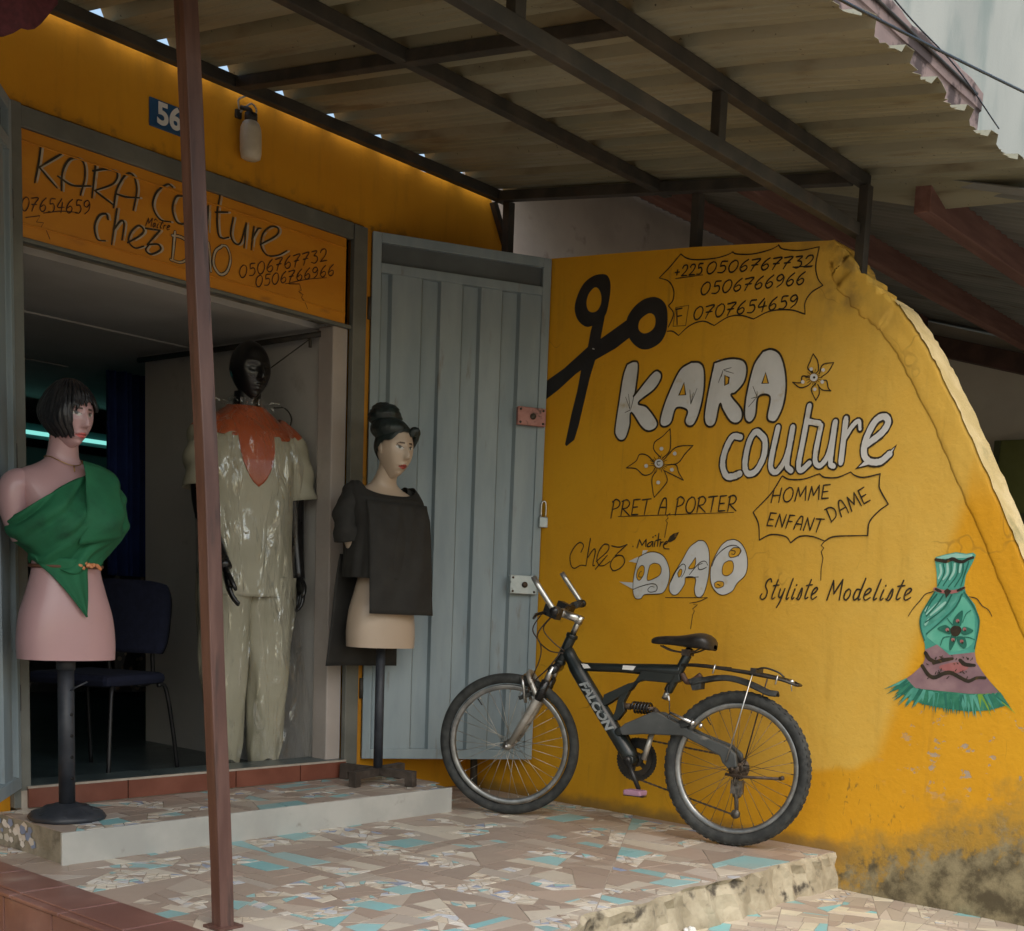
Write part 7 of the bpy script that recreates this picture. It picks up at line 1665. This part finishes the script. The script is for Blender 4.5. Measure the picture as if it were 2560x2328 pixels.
# ---------------------------------------------------------------- bicycle (local x forward, y to the camera side, z up)
bi = thing('bicycle', 'black full-suspension mountain bicycle with rear rack leaning against the painted wall', 'bicycle', (4.4839,2.8407,0.002), None)
bi.rotation_mode = 'QUATERNION'; bi.rotation_quaternion = (Matrix.Rotation(R(102.471),3,'Z') @ Matrix.Rotation(R(3.0),3,'X')).to_quaternion()
WB, RW = 1.143, .340
frame_p = M('worn_black_green_paint',(.007,.011,.011),(.016,.021,.02),.34,ns=9,extra=((.07,.065,.055),22,.68,.8)); swing_p = M('scuffed_grey_paint',(.045,.05,.05),(.075,.08,.078),.45,ns=7,extra=((.16,.155,.14),18,.6,.75))
def wheel(parent, M4, front):
    f_ = lambda x, y, z: tuple(M4 @ Vector((x, y, z)))
    w_ = bpy.data.objects.new('wheel', None); C.objects.link(w_); w_.parent = parent; n = 120
    mb = MB(); P = []
    for i in range(n):
        a = 2*math.pi*i/n; row = []
        for j in range(18):
            b = 2*math.pi*j/18; mr = .0235 if front else .0275; r = .339-mr+mr*math.cos(b)-(.0007 if j%2 else 0); row.append(f_(r*math.cos(a), mr*.93*math.sin(b), r*math.sin(a)))
        P.append(row)
    mb.grid(P, cu=True, cv=True)
    rs = random.Random(1)
    for i in range(0 if front else 60):
        for sd, off in ((-1,.0),(1,.5),(0,.25)):
            a = 2*math.pi*(i+off)/60; b = sd*.62; r = .3115+.0275*math.cos(b); y = .0262*math.sin(b); er = Vector((math.cos(a)*math.cos(b), math.sin(b), math.sin(a)*math.cos(b))); et = Vector((-math.sin(a),0,math.cos(a))); ey = er.cross(et)
            c = Vector((r*math.cos(a), y, r*math.sin(a))); q = lambda v: M4.to_3x3() @ v
            mb.obox(f_(*(c+er*.0003)), q(er*.0016), q(et*(.0065 if sd else .005)), q(ey*.0065))
    obj('tyre', mb, black_r, w_, local=True)
    mb = MB(); pr = [(.287,-.012),(.287,.012),(.283,.0135),(.268,.0125),(.263,.006),(.263,-.006),(.268,-.0125),(.283,-.0135)]
    mb.grid([[f_(r*math.cos(a), y, r*math.sin(a)) for r, y in pr] for a in np.linspace(0,2*math.pi,n,endpoint=False)], cu=True, cv=True); obj('rim', mb, M('scuffed_alloy_rim',(.22,.225,.22),(.36,.36,.35),.38,metal=.85,ns=20), w_, local=True)
    mb = MB(); sp = M('spoke_steel',(.30,.28,.24),(.5,.48,.42),.4,metal=.9) if front else M('dull_spoke_steel',(.07,.055,.04),(.24,.20,.15),.5,metal=.7,ns=2)
    for i in range(32):
        a = 2*math.pi*i/32; sd = 1 if i%2 else -1; cr = (1 if (i//2)%2 else -1)*1.15; hb = a+cr; mb.tube([f_(.020*math.cos(hb), sd*.030, .020*math.sin(hb)), f_(.265*math.cos(a), sd*.003, .265*math.sin(a))], .00125, 5)
        mb.tube([f_(.265*math.cos(a), sd*.003, .265*math.sin(a)), f_(.250*math.cos(a), sd*.0045, .250*math.sin(a))], .0024, 5)
    obj('spokes', mb, sp, w_, local=True)
    mb = MB(); mb.tube([f_(0,-.030,0),f_(0,.030,0)], .015, 14)
    for s_ in (-1,1): mb.tube([f_(0,s_*.028,0),f_(0,s_*.033,0)], .024, 16)
    mb.tube([f_(0,-.062,0),f_(0,.068,0)], .006, 10); mb.tube([f_(0,.058,0),f_(0,.068,0)], .010, 6); obj('hub', mb, chrome if front else rust_m, w_, local=True)
    mb = MB(); mb.tube([f_(.262*.6,0,.262*.8),f_(.225*.6,0,.225*.8)], .003, 6); obj('valve', mb, black_m, w_, local=True)
    return w_
wheel(bi, Matrix.Translation((0,0,RW)), False)
def tubes(name, lst, m, parent=bi, fl=1.0, n=14):
    mb = MB()
    for pts, r in lst: mb.tube(pts, r, n, flat=fl)
    return obj(name, mb, m, parent, local=True)
HB, HT = Vector((.906,0,.748)), Vector((.852,0,.872))            # head tube bottom, top
mb = MB(); mb.tube([HB-(HT-HB)*.05, HT], .024, 16); mb.tube([HT-(HT-HB)*.10, HT+(HT-HB)*.04], .028, 16); mb.tube([HB-(HT-HB)*.08, HB+(HT-HB)*.06], .028, 16)
mb.tube(crom([(.872,0,.800),(.800,0,.700),(.680,0,.548),(.560,0,.400),(.505,0,.330)],4), [.030]*3+[.0355]*9+[.036]*4+[.028], 18)
mb.tube([(.815,0,.730),(.60,0,.738),(.45,0,.742),(.298,0,.745)], [.020,.020,.026,.030], 14, flat=.85)
fx = lambda a,b,d:(a,d,b)
mb.prism([(.480,.735),(.300,.752),(.290,.700),(.320,.688),(.470,.690),(.540,.668),(.655,.610),(.665,.560),(.640,.575),(.53,.650)], fx, -.020, .020)
mb.prism([(.560,.655),(.535,.640),(.560,.585),(.550,.545),(.585,.500),(.622,.495),(.600,.540),(.590,.600)], fx, -.016, .016)
mb.tube([(.270,0,.820),(.352,0,.650)], .021, 14); mb.tube([(.505,-.036,.328),(.505,.036,.328)], .024, 16); mb.tube([(.564,-.04,.452),(.564,.040,.452)], .020, 14)
fr = obj('frame', mb, frame_p, bi, local=True, bevel=.004)
mb = MB(); mb.prism([(.785,.745),(.752,.744),(.735,.728),(.770,.724)], fx, .0202, .0212); obj('paint_flash', mb, white_p, fr, local=True); mb = MB(); mb.prism([(.572,.752),(.508,.752),(.520,.733),(.575,.733)], fx, .0218, .0228); obj('paint_flash', mb, white_p, fr, local=True)
a_ = math.atan2(.345-.79, .51-.865)
tx = Vector((.853-.520,0,.772-.365)); d_ = Vector((-.605,0,-.796)); u_ = Vector((-.796,0,.605))*-1
Mt = Matrix(((d_.x,-u_.x,0,.690),(0,0,1,.0318),(d_.z,-u_.z,0,.566),(0,0,0,1)))
Mt = Matrix(((d_.x,-.796, 0, .690),(0,0,1,.0362),(d_.z,.605,0,.562),(0,0,0,1)))
text('lettering', 'FALCON', .056, M('silver_decal',(.22,.24,.24),(.36,.38,.38),.4,ns=20,extra=((.02,.03,.03),40,.58,.66)), fr, Mt, shear=.28, bold=.0022, ext=.0012, xs=1.16)
mb = MB()
for s_ in (-1,1):
    mb.prism([(.556,.470),(.530,.492),(.400,.556),(.375,.556),(.280,.518),(.180,.478),(.040,.440),(-.010,.405),(-.020,.350),(.020,.338),(.050,.362),(.065,.392),(.130,.418),(.246,.462),(.441,.452),(.540,.438)], fx, s_*.030, s_*.052)
mb.box(.36,.52,-.030,.030,.47,.50); mb.box(.385,.425,-.030,.030,.52,.548); obj('swingarm', mb, swing_p, bi, local=True, bevel=.006)
tubes('chain_stay_strut', [([(.445,.0,.335),(.415,0,.455)],.013)], silver)
tubes('seat_post', [([(.262,0,.850),(.300,0,.765)],.016)], black_m); tubes('post_tip', [([(.350,0,.655),(.366,0,.615)],.0145)], chrome)
mb = MB(); mb.tube([(.565,0,.568),(.405,0,.566)], .010, 12); mb.tube([(.565,0,.568),(.528,0,.568)], .015, 12); mb.tube([(.415,0,.566),(.395,0,.55)], .014, 12); obj('shock', mb, rust_m, bi, local=True)
mb = MB(); mb.tube([(.515-.092*t/90, .024*math.cos(t*.42), .567+.024*math.sin(t*.42)) for t in range(91)], .0052, 6); obj('shock_spring', mb, black_m, bi, local=True)
# saddle
mb = MB(); P = []
SA = [(.447,.871,.010,.014),(.436,.874,.025,.026),(.40,.878,.030,.032),(.345,.880,.036,.034),(.30,.880,.050,.040),(.25,.884,.074,.052),(.21,.888,.088,.060),(.175,.884,.086,.058),(.152,.872,.066,.046),(.142,.860,.02,.018)]
for x, z, hw, hh in SA:
    row = []
    for j in range(24):
        a = 2*math.pi*j/24; y, zz = hw*math.sin(a), math.cos(a); row.append((x, y, z+(hh*.55*zz if zz > 0 else hh*zz*1.15*(.35+.65*abs(math.sin(a))))))
    P.append(row)
mb.grid(P, cv=True); sd_ = obj('saddle', mb, M('black_saddle_vinyl',(.014,.012,.011),(.026,.023,.02),.42,ns=20,bump=.1), bi, local=True, subsurf=1)
mb = MB()
for s_ in (-1,1): mb.tube(crom([(.40,s_*.012,.852),(.34,s_*.020,.832),(.25,s_*.022,.830),(.19,s_*.035,.855)],5), .0038, 8)
mb.box(.250,.292,-.024,.024,.815,.842); obj('saddle_rail', mb, rust_m, sd_, local=True)
# front end, turned to the left about the steering axis
ax = (HT-HB).normalized(); ST = Matrix.Translation(HB) @ Matrix.Rotation(R(17), 4, ax) @ Matrix.Translation(-HB); FH = Vector((WB,0,RW))
q = lambda v: tuple(ST @ Vector(v))
fk = bpy.data.objects.new('fork', None); C.objects.link(fk); fk.parent = bi
mb = MB(); fd = Vector((.118,0,-.272)).normalized(); cr = Vector((.925,0,.716))
mb.tube([q(cr+Vector((0,-.075,0))), q(cr+Vector((0,.075,0)))], .022, 12); mb.tube([q(HB),q(cr)], .020, 12)
for s_ in (-1,1): mb.tube([q(cr+Vector((.03,s_*.062,-.055))), q(cr+Vector((.068,s_*.062,-.145)))], .0215, 12)
obj('fork_crown', mb, black_m, fk, local=True)
mb = MB()
for s_ in (-1,1): mb = MB(); mb.tube([q(cr+Vector((0,s_*.062,.015))), q(cr+Vector((.035,s_*.062,-.07)))], .0150, 12); obj('stanchion', mb, chrome, fk, local=True)
mb = MB()
for s_ in (-1,1):
    mb = MB(); a0 = cr+Vector((.060,s_*.062,-.125)); b0 = FH+Vector((-.022,s_*.056,.014)); mb.tube([q(a0),q(a0.lerp(b0,.1)),q(a0.lerp(b0,.5)),q(b0)], [.019,.0205,.0185,.0155], 14); mb.tube([q(b0),q(FH+Vector((0,s_*.056,-.006)))], .012, 10); obj('fork_leg', mb, silver, fk, local=True)
mb = MB(); P0 = cr+Vector((.095,0,-.150)); mb.tube(crom([q(cr+Vector((.068,-.062,-.135))),q(P0+Vector((.02,-.045,.10))),q(P0+Vector((.03,0,.125))),q(P0+Vector((.02,.045,.10))),q(cr+Vector((.068,.062,-.135)))],5), .012, 10)
obj('fork_arch', mb, silver, fk, local=True)
wf = wheel(fk, ST @ Matrix.Translation(FH), True); wf.name = 'front_wheel'
mb = MB()
for s_ in (1,-1):
    mb = MB(); b0 = cr+Vector((.085,s_*.058,-.155)); mb.tube([q(b0+Vector((.045,s_*-.012,-.01))), q(b0+Vector((.058,s_*-.012,.07))), q(b0+Vector((.070,s_*-.020,.115)))], .0075, 8); obj('brake_arm', mb, chrome, fk, local=True)
mb = MB(); mb.tube([q(cr+Vector((.155,.04,-.045))),q(cr+Vector((.145,-.05,-.035)))], .003, 6); obj('brake_noodle', mb, chrome, fk, local=True)
for s_ in (1,-1): mb = MB(); mb.obox(q(cr+Vector((.135,s_*.036,-.135))), Vector((.030,0,-.012)), Vector((0,.008,0)), Vector((.003,0,.008))); obj('brake_pad', mb, black_r, fk, local=True)
# quill stem and handlebar
hbr = bpy.data.objects.new('handlebar', None); C.objects.link(hbr); hbr.parent = bi
mb = MB(); s0 = HT+ax*.005; s1 = HT+ax*.085; cl_ = Vector((.905,0,.972)); mb.tube([q(s0),q(s1)], .0145, 12); mb.tube([q(s1-ax*.025),q(s1+ax*.012)], .019, 12)
mb.tube([q(s1-ax*.004),q(cl_)], [.020,.018], 12); mb.tube([q(cl_+Vector((0,-.03,0))),q(cl_+Vector((0,.03,0)))], .021, 12); obj('stem', mb, chrome, hbr, local=True)
mb = MB(); bar = [cl_+Vector((-.030*abs(y)/.29, y, .012+.018*abs(y)/.29)) if abs(y) > .05 else cl_+Vector((0,y,0)) for y in (-.295,-.17,-.08,-.03,.03,.08,.17,.295)]; mb.tube([q(v) for v in bar], .0115, 12); obj('bar', mb, black_m, hbr, local=True)
mb = MB()
for s_ in (-1,1): mb = MB(); mb.tube([q(cl_+Vector((-.018,s_*.165,.024))),q(cl_+Vector((-.0285,s_*.275,.030)))], .0175, 12); obj('grip', mb, black_r, hbr, local=True)
mb = MB()
for s_ in (-1,1):
    mb = MB(); mb.obox(q(cl_+Vector((.012,s_*.125,.012))), Vector((.035,0,.012)), Vector((0,.026,0)), Vector((-.008,0,.024))); mb.tube([q(cl_+Vector((.025,s_*.11,.018))),q(cl_+Vector((.075,s_*.19,.0))),q(cl_+Vector((.07,s_*.25,-.012)))], [.007,.008,.006], 8); obj('brake_lever', mb, black_m, hbr, local=True, bevel=.004)
for s_ in (-1,1):
    mb = MB(); e0 = cl_+Vector((-.030,s_*.288,.031)); mb.tube([q(e0),q(e0+Vector((.012,0,.018))),q(e0+Vector((.075,s_*-.004,.105))),q(e0+Vector((.098,s_*-.012,.140)))], [.0125,.0125,.0125,.012], 12); obj('bar_end', mb, M('worn_silver_bar',(.40,.40,.38),(.58,.58,.55),.3,metal=.8,ns=20), hbr, local=True)
    mb = MB(); mb.tube([q(e0+Vector((-.003,s_*-.010,-.003))),q(e0+Vector((-.003,s_*.016,-.003)))], .019, 12); obj('bar_plug', mb, black_m, hbr, local=True)
mb = MB()
for pts in ([cl_+Vector((.06,.11,.01)),(1.015,.10,.90),(.985,.07,.83),(.99,.055,.76),(1.03,.05,.66),(1.045,.045,.60)],[cl_+Vector((.05,-.10,.0)),(1.03,-.05,.86),(.96,.02,.80),(.885,.03,.79)],[cl_+Vector((.03,.06,-.01)),(.975,.06,.90),(.93,.05,.84),(.88,.03,.80)],[(.90,.03,.79),(.95,.05,.72),(1.01,.05,.66),(1.04,.03,.61)]):
    mb.tube(crom([q(v) for v in pts],6), .0032, 6)
obj('cables', mb, M('dark_cable',(.03,.015,.008),(.05,.028,.015),.5), bi, local=True)
# drivetrain on the far side
mb = MB(); n = 84; cx, cz = .505, .328
for r0, r1, y in ((.066,.098,-.055),(.052,.078,-.049)):
    V = []
    for i in range(n):
        a = 2*math.pi*i/n; r_ = r1+(.0035 if i%2 else 0); V += [(cx+r0*math.cos(a),y-.0015,cz+r0*math.sin(a)),(cx+r_*math.cos(a),y-.0015,cz+r_*math.sin(a)),(cx+r_*math.cos(a),y+.0015,cz+r_*math.sin(a)),(cx+r0*math.cos(a),y+.0015,cz+r0*math.sin(a))]
    mb.add(V, [(i*4+k,((i+1)%n)*4+k,((i+1)%n)*4+(k+1)%4,i*4+(k+1)%4) for i in range(n) for k in range(4)])
for k in range(5):
    a = k*1.2566; mb.bar((cx,-.052,cz),(cx+.07*math.cos(a),-.052,cz+.07*math.sin(a)), .022, .005, up=(0,1,0))
    for t in (-.35,-.15,.12,.32): b = a+.628+t*.9; mb.bar((cx+.066*math.cos(b),-.053,cz+.066*math.sin(b)),(cx+.098*math.cos(b),-.053,cz+.098*math.sin(b)),.008,.004,up=(0,1,0))
mb.tube([(cx,-.056,cz),(cx,-.044,cz)], .034, 24)
obj('chainring', mb, M('black_greasy_steel',(.012,.011,.01),(.035,.028,.02),.5,metal=.3,ns=30), bi, local=True)
ck = M('dark_crank',(.02,.02,.02),(.06,.055,.05),.4,metal=.4); mb = MB(); mb.tube([(cx,.040,cz),(cx,.058,cz)], .018, 14); mb.tube([(cx,.052,cz),(.43,.062,.205)], [.013,.010], 10); obj('crank_arm', mb, ck, bi, local=True); mb = MB(); mb.tube([(cx,-.058,cz),(.58,-.066,.45)], [.013,.010], 10); obj('crank_arm', mb, ck, bi, local=True)
mb = MB(); mb.box(.385,.470,.068,.145,.182,.206); p1_ = obj('pedal', mb, M('pink_plastic_pedal',(.28,.15,.22),(.36,.21,.29),.45), bi, local=True, bevel=.006)
mb = MB(); mb.tube([(.43,.055,.205),(.43,.075,.195)], .007, 8); mb.box(.38,.475,.085,.128,.177,.181); obj('pedal_axle', mb, black_m, p1_, local=True)
mb = MB(); mb.box(.54,.62,-.150,-.072,.443,.466); obj('pedal', mb, black_m, bi, local=True, bevel=.006)
mb = MB()
for k in range(6): r = .050-.0055*k; mb.tube([(0,-.030-.0045*k,RW),(0,-.0325-.0045*k,RW)], r, 36)
obj('cassette', mb, rust_m, bi, local=True)
mb = MB()
def chain(p, q_, s=.0125):
    p, q_ = Vector(p), Vector(q_); k = int((q_-p).length/s); d = (q_-p)/k
    for i in range(k): c = p+d*(i+.5); mb.obox(c, d*.62, Vector((0,.0035 if i%2 else .0025,0)), Vector((0,0,.0042 if i%2 else .003)))
chain((.49,-.050,.425),(.02,-.045,RW+.045)); obj('chain_run', mb, rust_m, bi, local=True); mb = MB(); chain((.47,-.050,.235),(.008,-.046,.130)); obj('chain_run', mb, rust_m, bi, local=True); mb = MB(); chain((.028,-.046,.15),(.02,-.046,.27)); obj('chain_run', mb, rust_m, bi, local=True)
mb = MB(); mb.tube([(.02,-.045,RW-.01),(.012,-.05,.26)], .014, 10); mb.box(-.02,.035,-.066,-.040,.225,.285); mb.tube([(.012,-.052,.25),(.0,-.052,.135)], [.012,.009], 8)
for z in (.225,.135): mb.tube([(.004,-.053,z),(.004,-.043,z)], .021, 16)
obj('derailleur', mb, M('grimy_derailleur',(.07,.06,.05),(.2,.19,.17),.5,metal=.5,ns=30), bi, local=True)
tubes('kickstand', [([(.03,.050,.315),(-.06,.058,.312),(-.225,.066,.322)],.0065),([(-.222,.066,.322),(-.24,.067,.328)],.009)], rust_m)
# rear brake
mb = MB(); mb.tube([(.315,.045,.560),(.200,.060,.524)], [.006,.008], 8); mb.tube([(.200,.060,.524),(.19,.066,.52)], .012, 10); mb.tube([(.165,.040,.520),(.160,.060,.512)], .009, 8); obj('brake_arm', mb, M('bright_alloy',(.6,.6,.6),(.72,.72,.72),.22,metal=.9), bi, local=True)
mb = MB(); mb.obox((.245,.030,.522),(.035,0,-.011),(0,.008,0),(.003,0,.008)); mb.obox((.235,.05,.512),(.022,0,-.008),(0,.006,0),(.003,0,.008)); obj('brake_pad', mb, black_r, bi, local=True)
mb = MB(); mb.tube(crom([(.34,.024,.68),(.345,.03,.66),(.325,.04,.61),(.318,.045,.562)],6), .0026, 6); mb.tube(crom([(.315,.045,.555),(.322,.05,.545),(.312,.05,.53),(.30,.045,.535)],5), .0024, 6); obj('brake_cable', mb, black_m, bi, local=True)
mb = MB(); mb.tube([(.333,.036,.632),(.326,.040,.612)], .0045, 6); obj('cable_ferrule', mb, white_p, bi, local=True)
# rack, mudguard, stays
rk = M('black_rack_steel',(.013,.011,.009),(.03,.025,.02),.45,ns=20)
mb = MB()
for s_ in (-1,1): mb.tube(crom([(.285,s_*.022,.772),(.20,s_*.045,.778),(.10,s_*.062,.770),(-.05,s_*.066,.760),(-.18,s_*.060,.742),(-.25,s_*.035,.722)],6), .0062, 8)
mb.tube([(-.25,-.035,.722),(-.25,.035,.722)], .0062, 8); mb.tube(crom([(.28,0,.775),(.10,0,.768),(-.22,0,.735)],6), .006, 8)
for x, z in ((.10,.770),(-.05,.760),(-.16,.746)): mb.tube([(x,-.063,z),(x,.063,z)], .005, 8)
mb.tube(crom([(-.055,.03,.772),(-.10,.03,.786),(-.16,.025,.772),(-.19,.02,.752)],5), .004, 6); mb.box(-.07,-.045,-.05,.05,.762,.782); mb.box(.07,.13,-.03,.03,.772,.779); obj('luggage_rack', mb, rk, bi, local=True)
mb = MB()
for x, z in ((.112,.767),(-.175,.741)): mb = MB(); mb.tube([(x,.066,z+.018),(x+.006,.070,z-.022)], .0042, 6); obj('rack_clip', mb, chrome, bi, local=True)
mb = MB(); mb.tube(crom([(.290,0,.735),(.278,0,.715),(.262,0,.700),(.235,0,.708),(.20,0,.735)],5), .013, 10); obj('mudguard_bracket', mb, M('brown_rusty_bracket',(.06,.03,.02),(.1,.05,.035),.6), bi, local=True)
mb = MB(); P = []
for i in range(25):
    t = i/24; x = .235-.395*t; z = .700+.045*math.sin(math.pi*min(1,t*1.05+.05))-.012*t; hw = .034*(1-.25*abs(2*t-1)**3); row = []
    for j in range(9): u = j/8*2-1; row.append((x, hw*u, z-.020*u*u))
    P.append(row)
mb.grid(P); mb.prism([(.245,.712),(.225,.668),(.19,.676),(.19,.725)], fx, -.022, .022); obj('mudguard', mb, black_r, bi, local=True, solid=.008)
tubes('rack_stay', [([(-.062,.066,.758),(.028,.058,.370)],.0036)], chrome, n=8); tubes('rack_stay', [([(-.088,-.066,.752),(-.015,-.058,.372)],.0036)], rust_m, n=8)
tubes('rear_axle_nut', [([(0,.05,RW),(0,.066,RW)],.0085)], chrome, n=6)
mb = MB(); mb.ell((-.215,.0,.735), (.016,.012,.012)); mb.tube([(-.215,.0,.735),(-.222,0,.695)], .003, 6); obj('tail_bracket', mb, chrome, bi, local=True)

# ---------------------------------------------------------------- neighbouring buildings beyond the painted wall
nb = thing('neighbour_porch', 'open porch next door with dark corrugated roof on red timber purlins', 'building', (6.2,3.4,-.3))
zr = lambda y: 3.10+.27*(y-3.5)
rm = M('dark_slate_roof_sheet',(.15,.16,.155),(.22,.225,.215),.6,ns=2,stretch=(4,.5,1),extra=((.09,.06,.04),5,.55,.8))
mb = MB(); xs_ = np.linspace(4.94,9.5,421)
mb.grid([[(x, y, zr(y)+.052+.011*math.sin(x*2*math.pi/.076)) for x in xs_] for y in (4.985,4,3,2.2,1.6,1.25)], smooth=True); obj('roof', mb, rm, nb, solid=.002)
timb = M('red_brown_timber',(.14,.062,.05),(.20,.10,.08),.75,ns=5,stretch=(.6,6,6),bump=.2)
for y in (4.35,3.37,2.40): mb = MB(); mb.bar((4.97,y,zr(y)-.022),(9.2,y,zr(y)-.022),.075,.125); obj('purlin', mb, timb, nb, bevel=.004)
mb = MB(); mb.bar((9.14,4.98,zr(4.98)-.155),(9.14,1.75,zr(1.75)-.155),.10,.14); obj('wall_plate', mb, M('dark_timber_beam',(.06,.035,.03),(.1,.055,.045),.75), nb, bevel=.004)
wh = M('whitewashed_wall',(.50,.48,.42),(.58,.56,.5),.85,ns=2,bump=.15,extra=((.33,.29,.24),3,.6,.85))
mb = MB(); mb.prism([(4.98,-.3),(.2,-.3),(.2,zr(.2)-.05),(4.98,zr(4.98)+.03)], lambda a,b,d:(d,a,b), 9.2, 9.35); obj('end_wall', mb, wh, nb)
mb = MB(); mb.box(4.945,9.35,4.99,5.12,-.3,4.6); obj('rear_wall', mb, plaster, nb)
mb = MB(); mb.box(9.13,9.195,2.3,3.66,-.1,2.40); fb = obj('green_board', mb, M('dull_green_board',(.10,.12,.03),(.14,.155,.05),.7,ns=3,extra=((.06,.05,.04),3,.5,.7)), nb, bevel=.005)
mb = MB(); mb.box(9.11,9.129,2.3,3.66,1.78,1.86); mb.box(9.11,9.129,3.61,3.655,.0,2.395); obj('board_frame', mb, M('board_frame_dark',(.04,.05,.02)), fb)
mb = MB(); mb.box(6.2,6.9,2.2,2.9,-.2,.75); mb.box(6.25,6.85,2.25,2.85,.75,.95); tag(obj('storage_chest', mb, M('dark_purple_chest',(.04,.028,.032),(.07,.045,.05),.7), origin=(6.5,2.5,-.2), bevel=.02), 'dark chest standing on the neighbouring porch behind the wall end', 'chest')
mb = MB(); mb.box(4.94,12,-.5,5.5,-.34,-.24); struct(obj('porch_floor', mb, concrete_d))
tb = thing('tall_building', 'pale streaked building with a mauve concrete ledge rising beyond the canopy', 'building', (10,3,-.3))
pal = M('pale_streaked_wall',(.30,.325,.31),(.37,.395,.375),.85,ns=.9,stretch=(1.2,1,.4),bump=.2,extra=((.22,.265,.255),1.6,.52,.7))
mb = MB(); mb.box(5.2,30,3.9,4.3,3.65,24); obj('wall', mb, pal, tb)
mau = M('mauve_ledge_concrete',(.22,.165,.16),(.28,.205,.195),.85,ns=4,bump=.4,bs=18,extra=((.07,.05,.05),5,.52,.62))
rs = random.Random(8); mb = MB(); rows = []
for x in np.linspace(5.2,8.02,70):
    e = .012*math.sin(x*6)+.008*math.sin(x*17)+rs.uniform(-.005,.005); e2 = .01*math.sin(x*9); rows.append([(x,3.899,4.56+e),(x,3.52,4.485+e),(x,3.50,4.46+e),(x,3.505,4.34+.3*e2),(x,3.515,4.335),(x,3.52,4.325),(x,3.54,3.50+e2),(x,3.899,3.48+e2)])
mb.grid(rows, smooth=False); mb.add([r for r in rows[-1]], [tuple(range(8))]); obj('ledge', mb, mau, tb)
mb = MB(); mb.tube([(5.2,3.492,4.405),(7.9,3.492,4.40)], .010, 6); obj('ledge_pipe', mb, dark_steel, tb)
for pts, lab in (([(2.2,1.6,2.42),(2.784,1.6,2.497),(3.976,1.6,2.697),(7,1.75,3.32)],'thin black overhead cable crossing the pale building above the canopy edge'),([(5.3,3.45,4.62),(6.6,3.45,4.44),(7.45,3.45,4.40),(8.2,3.45,4.28)],'black cable clipped along the mauve ledge of the pale building'),([(4.6,1.6,2.66),(5.4,1.8,2.80),(7.6,2.4,3.2)],'short cable running to the right behind the canopy corner')):
    tag(obj('cable', MB().tube(crom(pts,8), .0045, 6), black_m, origin=pts[0]), lab, 'cable', 'overhead cables')
# street side opposite (bounces light, seen by nobody from here)
